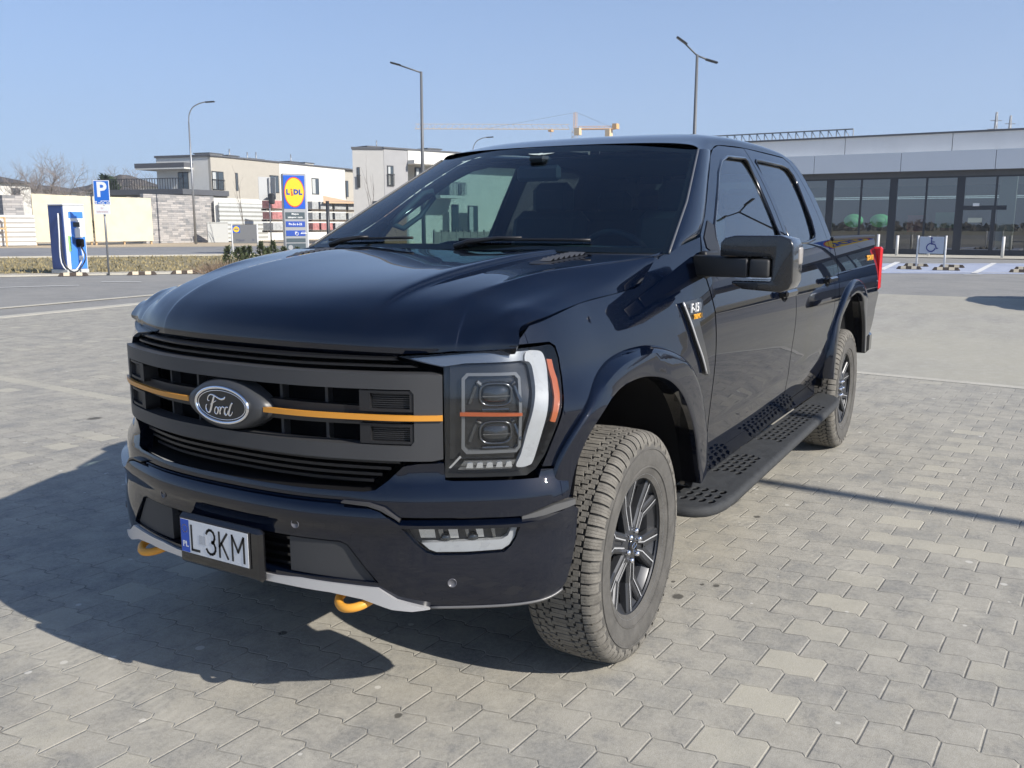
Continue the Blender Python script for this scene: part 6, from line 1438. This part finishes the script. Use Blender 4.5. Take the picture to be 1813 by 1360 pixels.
# ---------------- racks of wrapped paving blocks
FR = Facade(470, 84, 650, 92); WRAP = mat('pallet wrap', (.42, .43, .42), rough=.35, noise=.3, nscale=3, coat=.3); WRAPR = mat('red printed wrap', (.46, .20, .19), rough=.5, noise=.4, nscale=3)
b_ = FR.sz(560, 412)[1]; zl = [0.02, FR.sz(560, 392)[1], FR.sz(560, 374)[1]]
for row, (za, zb_) in enumerate(((max(0, FR.sz(600, 411)[1]), FR.sz(600, 394)[1]), (FR.sz(600, 393)[1], FR.sz(600, 376)[1]), (FR.sz(600, 375)[1], FR.sz(600, 357)[1]))):
    for k, (ua, ub) in enumerate(((481, 503), (552, 566), (567, 590), (592, 614), (616, 634))):
        q0, q1 = FR.sz(ua, 385)[0], FR.sz(ub, 385)[0]; rd = (k == 0 and row > 0) or (row == 0 and k in (1, 2)); b = MB(); FR.slab(b, q0+.1, q1-.1, za+.22, zb_-.05, -1.4, 0)
        P_ = empty('block_pallet', FR.P((q0+q1)/2, 0), 0, '%s pallet of %s blocks, %s row, %s' % (('red-wrapped' if rd else 'grey-wrapped'), 'stacked paving', ('bottom', 'middle', 'top')[row], ('left of the pylon', 'just right of the pylon', 'second right of the pylon', 'third right of the pylon', 'nearest the truck windshield')[k]), 'pallet', 'stacked pallets behind the street')
        b.build('wrapped_blocks', WRAPR if rd else WRAP, P_); b = MB()
        for o_ in (0, -.65, -1.3): FR.slab(b, q0, q1, za+.02, za+.20, o_-.12, o_)
        b.build('pallet_base', mat('dark timber', (.10, .08, .06), rough=.9), P_)
b = MB(); q0, z0 = FR.sz(572, 354); q1, z1 = FR.sz(636, 357)
b.add([FR.P(q0-.3, z0-.2, .4), FR.P(q1+.3, z1-.1, .5), FR.P(q1, z1+.1, -1.6), FR.P(q0+1.4, z0+.45, -1.6), FR.P(q0-.3, z0-.32, .4), FR.P(q1+.3, z1-.22, .5), FR.P(q1, z1-.02, -1.6), FR.P(q0+1.4, z0+.33, -1.6)], [(0, 1, 2, 3), (4, 5, 6, 7), (0, 1, 5, 4), (1, 2, 6, 5), (2, 3, 7, 6), (3, 0, 4, 7)])
single(b, 'tarpaulin', mat('orange tarpaulin', (.60, .42, .26), rough=.6), FR.P(q0, 0), 'pale orange tarpaulin lying over the top pallets', 'tarpaulin')
b = MB(); b.tube([FR.P(FR.sz(634, 360)[0], z1, .3), FR.P(FR.sz(644, 400)[0], .1, 1.2)], .09, 6); single(b, 'timber_prop', WOOD, FR.P(FR.sz(644, 400)[0], 0, 1.2), 'slanting raw timber prop at the right end of the pallets', 'timber prop')

# ---------------- tower crane
def crane():
    D = 300; Z = lambda u, v: Vector(at(u, v, D)); m0 = at(1018, 398, D); B = Vector((m0[0], m0[1], 0)); r = empty('tower_crane', B, 0, 'pale orange tower crane with a long lattice jib far behind the truck', 'crane')
    CM = mat('crane orange', (.68, .40, .16), rough=.6); CW = mat('crane white', (.70, .52, .30), rough=.6); zj = Z(1018, 229).z; zt_ = Z(1018, 199).z
    def truss(b, A, C_, w, h, n, r_=.09):
        r_ *= .62
        A, C_ = Vector(A), Vector(C_); d = (C_-A).normalized(); s = d.cross(Vector((0, 0, 1)))
        if s.length < .1: s = Vector((1, 0, 0))
        s.normalize(); u = s.cross(d).normalized()
        ch = [s*w/2, -s*w/2, u*h]; 
        for c in ch: b.tube([A+c, C_+c], r_, 4)
        for k in range(n):
            p = A+(C_-A)*k/n; q = A+(C_-A)*(k+.5)/n; e = A+(C_-A)*(k+1)/n
            for i, j in ((0, 2), (1, 2)): b.tube([p+ch[i], q+ch[j]], r_*.6, 3, caps=False); b.tube([q+ch[j], e+ch[i]], r_*.6, 3, caps=False)
            b.tube([p+ch[0], p+ch[1]], r_*.6, 3, caps=False)
    b = MB(); J0 = Z(1008, 229); J0.z = zj; J1 = Z(735, 229); J1.z = zj; truss(b, J0, J1, 1.4, 1.5, 26, .10); b.build('jib', CW, r)
    b = MB(); C0 = Z(1024, 229); C0.z = zj; C1 = Z(1090, 229); C1.z = zj; truss(b, C0, C1, 1.5, .9, 8, .12); b.box(tuple((C0+C1)/2), ((C1-C0).length*.95, 1.4, .35), Matrix.Rotation(math.atan2((C1-C0).y, (C1-C0).x), 3, 'Z')); b.build('counter_jib', CM, r)
    b = MB()
    for k in range(12):
        pass
    truss(b, B+Vector((0, 0, 0)), Vector((B.x, B.y, zj)), 1.7, 1.5, 20, .13); b.build('mast', CW, r)
    b = MB(); truss(b, Vector((B.x, B.y, zj)), Vector((B.x, B.y, zt_)), 1.1, 1.0, 6, .12); b.build('tower_head', CM, r)
    b = MB(); b.box((B.x+.6, B.y+.9, zj-.8), (1.8, 1.8, 2.2)); b.build('cabin', CW, r)
    b = MB(); w0 = Z(1078, 233); b.box((w0.x, w0.y, zj-1.4), (2.4, 1.6, 2.8)); b.build('counterweight', CW, r)
    b = MB(); b.box((C1.x, C1.y, zj+.8), (2.2, 1.5, 1.6)); b.build('winch', CM, r)
    b = MB(); b.tube([(B.x, B.y, zt_), tuple(J0+(J1-J0)*.55)], .05, 3); b.tube([(B.x, B.y, zt_), tuple(C1)], .05, 3); b.build('stay_cable', POLE, r)
    t_ = J0+(J1-J0)*.12; b = MB(); b.box(tuple(t_-Vector((0, 0, .5))), (1.6, 1.2, .6)); b.tube([tuple(t_-Vector((0, 0, .5))), tuple(t_-Vector((0, 0, 2.4)))], .06, 4); b.build('trolley', CM, r)
crane()

# ---------------- the shop on the right
def shop():
    up = Vector((0, 0, 1)); X = lambda s, n, z: (SF[0]+SDIR[0]*s+SN[0]*n, SF[1]+SDIR[1]*s+SN[1]*n, z)
    class SFac(Facade):
        def __init__(s): s.A = SF.copy(); s.d = SDIR.copy(); s.n = SN.copy(); s.L = 40
    F = SFac(); r = empty('supermarket', X(8, 0, 0), 0, 'low supermarket with a pale parapet and a long dark glazed front, right of the truck', 'shop')
    s0, s1 = -16.0, 34.0
    z = lambda v, u=1620: F.sz(u, v)[1]
    zg, zc0, zc1, zp = z(304.5), z(304), z(270.5), z(236.5)
    PAN = mat('parapet panel', (.78, .76, .72), rough=.65, noise=.05, nscale=.6); FAS = mat('fascia panel', (.60, .64, .68), rough=.5, metal=.0, noise=.03, nscale=.5)
    b = MB(); F.slab(b, s0, s1, zg+.1, zp, -26, -3.2); b.build('roof', RENDG, r)
    # parapet sits back, in long panels
    k = 0
    for a, c in ((s0, F.sz(1496, 250)[0]-9.6), (F.sz(1496, 250)[0]-9.6, F.sz(1496, 250)[0]), (F.sz(1496, 250)[0], F.sz(1686, 250)[0]), (F.sz(1686, 250)[0], F.sz(1686, 250)[0]+9.6), (F.sz(1686, 250)[0]+9.6, F.sz(1686, 250)[0]+19.2), (F.sz(1686, 250)[0]+19.2, s1)):
        b = MB(); F.slab(b, a+.015, c-.015, zc1-.2, zp-.06, -.9, -.12); b.build('parapet_panel', PAN, r)
    b = MB(); F.slab(b, s0, s1, zp-.06, zp+.03, -1.0, -.05); b.build('parapet_coping', RENDD, r)
    for a in np.arange(s0, s1, 1):
        pass
    us = [1446, 1598, 1764]; cuts = [F.sz(u, 290)[0] for u in us]; st = cuts[1]-cuts[0]; cuts = [cuts[0]-st*j for j in (2, 1)]+cuts+[cuts[2]+st*j for j in (1, 2, 3, 4)]
    for a, c in zip(cuts[:-1], cuts[1:]): b = MB(); F.slab(b, a+.012, c-.012, zc0, zc1, -1.2, .55); b.build('fascia_panel', FAS, r)
    b = MB(); F.slab(b, cuts[0], cuts[-1], zc0-.03, zc0-.004, -1.2, .53); F.slab(b, cuts[0], cuts[-1], zc0-.28, zc0-.03, -1.0, .06); b.build('soffit', RENDD, r)
    # glazing
    DF = mat('curtain wall frame', (.035, .04, .05), rough=.45, metal=.3)
    b = MB(); ztop = zc0-.28
    bays = []
    for u in (1467.5, 1579, 1697.5):
        bays.append(F.sz(u, 380)[0])
    wv = bays[1]-bays[0]; piers = [bays[0]-wv*j for j in (3, 2, 1)]+bays+[bays[2]+wv*j for j in (1, 2, 3, 4)]
    for a in piers: F.slab(b, a-.19, a+.19, 0, ztop, -.25, .04)
    for a, c in zip(piers[:-1], piers[1:]): m_ = (a+c)/2; F.slab(b, m_-.05, m_+.05, 0, ztop, -.12, .03)
    F.slab(b, piers[0], piers[-1], 0, .30, -.15, .035); F.slab(b, piers[0], piers[-1], ztop-.08, ztop, -.14, .032); b.build('curtain_wall_frame', DF, r)
    SG = glass('shop glass', (.30, .38, .38), 2.5)
    for a, c in zip(piers[:-1], piers[1:]):
        m_ = (a+c)/2
        for p0, p1 in ((a+.19, m_-.05), (m_+.05, c-.19)): b = MB(); b.add([F.P(p0, .30, 0), F.P(p1, .30, 0), F.P(p1, ztop-.08, 0), F.P(p0, ztop-.08, 0)], [(0, 1, 2, 3)]); b.build('shop_window', SG, r, fix=False)
    # doors
    dq0, dq1, dz0, dz1 = F.rect(1702, 372, 1751, 450); b = MB(); z9 = F.sz(1720, 372)[1]
    F.slab(b, dq0-.08, dq1+.6, z9, z9+.22, -.1, .06)
    for q in (dq0, dq1): F.slab(b, q-.06, q+.06, 0, z9, -.1, .06)
    F.slab(b, dq0, dq1, 0, .22, -.1, .055); dr = b.build('door', DF, r)
    b = MB(); rr = F.rect(1714, 386, 1738, 394); F.slab(b, *rr, .01, .03); b.build('door_notice', mat('pale notice', (.45, .47, .40), rough=.6), dr)
    b = MB(); rr = F.rect(1723, 360, 1734, 365); F.slab(b, *rr, .06, .10); b.build('door_sensor', SIGNW, dr)
    # inside
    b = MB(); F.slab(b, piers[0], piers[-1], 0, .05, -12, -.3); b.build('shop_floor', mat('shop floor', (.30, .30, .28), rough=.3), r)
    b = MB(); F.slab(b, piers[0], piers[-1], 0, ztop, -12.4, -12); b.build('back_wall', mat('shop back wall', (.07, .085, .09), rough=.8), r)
    b = MB(); rr = F.rect(1770, 306, 1792, 400); F.slab(b, rr[0], rr[1], 0, ztop, -1.6, -1.0); b.build('column', mat('pale column', (.50, .55, .48), rough=.7), r)
    lt = mat('shop strip lamp', (.8, .8, .8), emit=((.85, .95, 1.0), .55))
    for n_ in (-2.2, -5.5): b = MB(); F.slab(b, piers[2], piers[-1], ztop-.98, ztop-.94, n_-.05, n_); b.build('strip_lamp', lt, r)
    # roof lattice rail
    b = MB(); A = F.sz(1262, 240); zt_ = F.sz(1479, 233)[1]; q0, q1 = F.sz(1262, 240)[0]-2, F.sz(1490, 240)[0]; zb_ = zp+.05; zt0 = CP[2]+(zt_-CP[2])*1.075
    b.tube([F.P(q0, zt0, -3), F.P(q1, zt0, -3)], .04, 5); n_ = 20
    for k in range(n_+1):
        q = q0+(q1-q0)*k/n_; b.tube([F.P(q, zb_-.3, -3), F.P(q, zt0, -3)], .03, 4)
        if k < n_: b.tube([F.P(q, zt0, -3), F.P(q+(q1-q0)/n_, zb_-.1, -3)], .022, 4)
    b.build('roof_railing', POLE, r)
    # logo board further along (mirrored in the truck's flank)
    c = Vector(X(14.2, .1, (zc1+zp)/2+.1)); x = Vector((SDIR[0], SDIR[1], 0)); n = Vector((SN[0], SN[1], 0)); b = MB(); b.box(tuple(c), (2.6, .2, 2.6), basis((0, 0, 0), x, -n).to_3x3()); lg = b.build('logo_panel', mat('logo blue'), r)
    for nm, m, k, o in (('logo_ring', RED, 1.22, .11), ('logo_disc', YEL, 1.14, .12)): b = MB(); b.add([c+n*o+x*k*math.cos(t)+up*k*math.sin(t) for t in np.linspace(0, 6.283, 48, False)], [tuple(range(48))]); b.build(nm, m, lg)
    b = MB(); add_text(b, 'LIDL', .95, basis(c+n*.13, x, up), depth=.003, bold=.04); b.build('logo_letters', mat('logo letter blue'), lg)
    return F, X
FS_, XS = shop()
# things inside, behind the glass
def inside(name, u0, v0, u1, v1, dep, m, lb, cat, gp=None, round_=False):
    q0, q1, z0, z1 = FS_.rect(u0, v0, u1, v1); z0 = max(z0, 0.06); c = ((q0+q1)/2, (z0+z1)/2); b = MB()
    if round_:
        rows = []
        for i in range(9):
            a = -math.pi/2+math.pi*i/8; rows.append([FS_.P(c[0]+(q1-q0)/2*math.cos(a)*math.cos(t), c[1]+(z1-z0)/2*math.sin(a), -dep-.8+.7*math.cos(a)*math.sin(t)) for t in np.linspace(0, 6.283, 20)])
        b.grid(rows)
    else:
        FS_.slab(b, q0, q1, z0, z1, -dep-.8, -dep)
        for k in range(3): FS_.slab(b, q0-.03, q1+.03, z0+(z1-z0)*(k+.8)/4, z0+(z1-z0)*(k+.8)/4+.05, -dep-.82, -dep+.04)
    single(b, name, m, FS_.P(c[0], 0, -dep-.4), lb, cat, gp)
GRN = mat('green display', (.10, .42, .16), rough=.6, emit=((.05, .30, .10), .25)); gi = 'green display stands behind the shop glass'  # stands are no lamps; a faint glow is added to their green
inside('display_stand', 1476, 378, 1510, 403, 2.0, GRN, 'round green display stand behind the glass, left one', 'display stand', gi, True); inside('display_stand', 1524, 378, 1560, 403, 2.0, GRN, 'round green display stand behind the glass, right one', 'display stand', gi, True)
inside('shelf_unit', 1644, 375, 1684, 404, 3.0, mat('green shelf', (.08, .26, .14), rough=.7), 'green stocked shelf behind the glass right of the red one', 'shelf')
inside('shelf_unit', 1590, 380, 1618, 412, 3.4, mat('red shelf', (.30, .05, .06), rough=.7), 'dark red stocked shelf behind the glass above the wheelchair sign', 'shelf')
inside('shopping_trolley', 1592, 412, 1612, 448, .8, mat('dark trolley', (.05, .05, .055), rough=.6), 'dark trolley bay behind the glass left of the wheelchair sign', 'trolley')
gb_ = 'white bollards in front of the shop'
for u, vb, vt, lb in ((1553, 452, 415, 'white bollard just right of the tail light'), (1587, 453, 417, 'white bollard left of the wheelchair sign'), (1643, 453, 418, 'white bollard behind the wheelchair sign'), (1774, 457, 419, 'white bollard in front of the shop entrance')): bollard(u, vb, vt, None, lb, gb_, POLEW, .07)
def wheelchair_sign():
    A = gz(1622, 474); C_ = gz(1671, 475.5); A = Vector((A[0], A[1], 0)); C_ = Vector((C_[0], C_[1], 0)); D = math.hypot(A.x-CP[0], A.y-CP[1]); up = Vector((0, 0, 1)); h = at(1625, 417, D)[2]
    x = (C_-A).normalized(); n = Vector((x.y, -x.x, 0)); n = n if n.dot(Vector((CP[0], CP[1], 0))-A) > 0 else -n; r = empty('disabled_parking_sign', (A+C_)/2, 0, 'white wheelchair sign board between two white posts in front of the shop', 'sign')
    for p in (A, C_): MB().tube([tuple(p), tuple(p+up*h)], .035, 8).build('post', POLEW, r)
    z0, z1 = at(1647, 449, D)[2], at(1647, 419, D)[2]; c = (A+C_)/2+up*(z0+z1)/2; M3 = basis((0, 0, 0), x, up).to_3x3(); b = MB(); b.box(tuple(c), ((C_-A).length-.12, z1-z0, .02), M3, bev=.004); pb = b.build('sign_board', mat('pale sign board', (.50, .53, .56), rough=.5), r)
    b = MB(); k = .0105; c = c+n*.016
    def Q(px, py): return tuple(c+x*px*k+up*py*k)
    b.tube([Q(14*math.cos(t)-2, 14*math.sin(t)-8) for t in np.linspace(-5.4, -.15, 20)], .020, 5); b.tube([Q(-1, 20), Q(-1, 3), Q(11, 3), Q(17, -12), Q(22, -10)], .020, 5); b.tube([Q(-1, 11), Q(10, 11)], .016, 5)
    b.add([Q(-1+3.5*math.cos(t), 24+3.5*math.sin(t)) for t in np.linspace(0, 6.283, 14, False)], [tuple(range(14))]); b.build('wheelchair_symbol', mat('symbol blue', (.02, .03, .20), rough=.5), pb)
wheelchair_sign()
for i, (u, vt, D, lb) in enumerate(((1756, 199, 260, 'left lattice mast above the shop roof'), (1781, 205, 280, 'right lattice mast above the shop roof'))):
    p = at(u, 300, D); H = at(u, vt, D)[2]; Bq = Vector((p[0], p[1], 0)); b = MB()
    for a in range(3):
        o0 = Vector((math.cos(a*2.1)*1.5, math.sin(a*2.1)*1.5, 0)); b.tube([Bq+o0, Bq+o0*.12+Vector((0, 0, H))], .12, 4)
    for k in range(14):
        z0, z1 = H*k/14, H*(k+1)/14
        for a in range(3):
            o0 = Vector((math.cos(a*2.1)*1.5, math.sin(a*2.1)*1.5, 0))*(1-.88*k/14); o1 = Vector((math.cos((a+1)*2.1)*1.5, math.sin((a+1)*2.1)*1.5, 0))*(1-.88*(k+1)/14); b.tube([Bq+o0+Vector((0, 0, z0)), Bq+o1+Vector((0, 0, z1))], .07, 3, caps=False)
    for zz_, L in ((.86, 2.0), (.93, 1.4)): b.tube([Bq+Vector((_R[0]*-L, _R[1]*-L, H*zz_)), Bq+Vector((_R[0]*L, _R[1]*L, H*zz_))], .09, 4)
    single(b, 'lattice_mast', POLE, (p[0], p[1], 0), lb, 'mast', 'lattice masts beyond the shop')

# ---------------- dry grass on the strip
def grass():
    rnd = random.Random(5); b = MB()
    for k in range(9000):
        t = rnd.uniform(-14, 31) if rnd.random() < .9 else rnd.uniform(-30, -14); n_ = 29.5+15*rnd.random()**1.5; x, y = tn(t, n_); h = rnd.uniform(.04, .13); a = rnd.uniform(0, 3.14); dx, dy = math.cos(a)*.04, math.sin(a)*.04; lx_, ly_ = rnd.gauss(0, .03), rnd.gauss(0, .03)
        b.add([(x-dx, y-dy, 0), (x+dx, y+dy, 0), (x+lx_, y+ly_, h)], [(0, 1, 2)])
    o = b.build('grass', mat('dry grass', (.27, .225, .12), rough=.95, noise=.3, nscale=4), fix=False); tag(o, 'dry yellow-green grass on the strip before the road', 'grass', kind='stuff')
grass()
# ---------------- woods behind the camera, seen only in reflections and at the shop
def woods():
    rnd = random.Random(9); b = MB()
    for k in range(3800):
        a = rnd.uniform(math.radians(-40), math.radians(130)); R_ = rnd.uniform(150, 200); h = .55*(5.5+2.5*math.sin(a*9)+1.5*math.sin(a*23))*rnd.uniform(.5, 1.15); z = h*rnd.random()**.7; w_ = rnd.uniform(.7, 2.2)*(1.2-z/h*.8)
        c = Vector((math.cos(a)*R_, math.sin(a)*R_, z)); q = [c+Vector((rnd.gauss(0, 1), rnd.gauss(0, 1), rnd.gauss(0, 1))).normalized()*w_ for _ in range(4)]
        b.add([tuple(p) for p in q], [(0, 1, 2), (0, 2, 3), (0, 3, 1), (1, 3, 2)])
    o = b.build('woodland', mat('bare woodland', (.10, .09, .075), rough=.95, noise=.4, nscale=.4)); tag(o, 'distant line of bare woodland behind the photographer', 'woodland', kind='stuff')
woods()
# ---------------- unseen car added just outside the right edge to cast the shadow on the paving
def shadow_car():
    B = Vector((-18.2, 3.45, 0)); r = empty('shadow_car', B, 0, 'dark grey hatchback parked outside the right edge, casting its shadow on the lane', 'car')
    CP_ = mat('grey car paint', (.05, .055, .06), rough=.3, coat=1.0)
    st = [(-2.05, .62, .34, .62, .74), (-1.95, .80, .28, .90, .78), (-1.6, .84, .25, .98, .72), (-1.0, .86, .24, 1.0, .66), (-.2, .87, .24, 1.0, .66), (.6, .87, .24, .98, .70), (1.2, .86, .25, .92, .72), (1.7, .80, .28, .84, .70), (2.0, .62, .36, .70, .50)]
    rows = []
    for x, w_, z0, z1, wt in st: rows.append([tuple(B+Vector((x, y*w_, z0+(z1-z0)*z))) for y, z in ((-.85, 0), (-.98, .12), (-1, .5), (-.97, .85), (-.86, 1), (-.4, 1.03), (0, 1.04), (.4, 1.03), (.86, 1), (.97, .85), (1, .5), (.98, .12), (.85, 0))])
    b = MB(); b.grid(rows); b.add([tuple(p) for p in rows[0]], [tuple(range(13))]); b.add([tuple(p) for p in rows[-1]], [tuple(range(13))]); b.build('body', CP_, r)
    rows = []
    for x, w_, z in ((-1.85, .70, .98), (-1.55, .62, 1.36), (-.9, .60, 1.46), (0, .60, 1.46), (.45, .60, 1.38), (1.15, .72, .95)): rows.append([tuple(B+Vector((x, y*w_*(1 if k in (0, 6) else 1), zz))) for k, (y, zz) in enumerate(((-1.15, .95), (-1.02, z-.08), (-.8, z), (0, z+.02), (.8, z), (1.02, z-.08), (1.15, .95)))])
    b = MB(); b.grid(rows); b.build('cabin', mat('dark car glass', (.015, .018, .02), rough=.05, coat=1), r)
    rows = []
    for x, w_, z in ((-1.50, .62, 1.372), (-.9, .60, 1.472), (0, .60, 1.472), (.42, .60, 1.395)): rows.append([tuple(B+Vector((x, y*w_, z+.004+(0 if abs(y) > .5 else .02)))) for y in (-.86, -.5, 0, .5, .86)])
    b = MB(); b.grid(rows); b.build('roof', CP_, r)
    for x in (-1.3, 1.28):
        for s_ in (-1, 1):
            w_ = MB().lathe([(.0005, .80*s_), (.19, .82*s_), (.21, .86*s_), (.31, .87*s_), (.315, .66*s_), (.0005, .66*s_)], 28, c=(B.x+x, B.y, .315)); w_.build('wheel', mat('car tyre', (.03, .03, .03), rough=.8), r)
    for s_ in (-1, 1): b = MB(); b.box(tuple(B+Vector((1.88, s_*.58, .66))), (.16, .28, .12), bev=.04); b.build('headlight', STEELW, r)
shadow_car()

# ---------------- thin spring haze
hz_ = MB().span((-420, -420, -1.2), (230, 260, 60)); ho_ = _build(hz_, 'haze', None)
hm = bpy.data.materials.new('haze'); hm.use_nodes = True; hm.node_tree.nodes.clear(); pv_ = hm.node_tree.nodes.new('ShaderNodeVolumePrincipled'); pv_.inputs['Color'].default_value = (.86, .92, 1.0, 1); pv_.inputs['Density'].default_value = .0006; pv_.inputs['Anisotropy'].default_value = .2
oo_ = hm.node_tree.nodes.new('ShaderNodeOutputMaterial'); hm.node_tree.links.new(pv_.outputs[0], oo_.inputs['Volume']); ho_.data.materials.clear(); ho_.data.materials.append(hm); tag(ho_, 'thin pale haze over the whole scene', 'haze', kind='stuff')
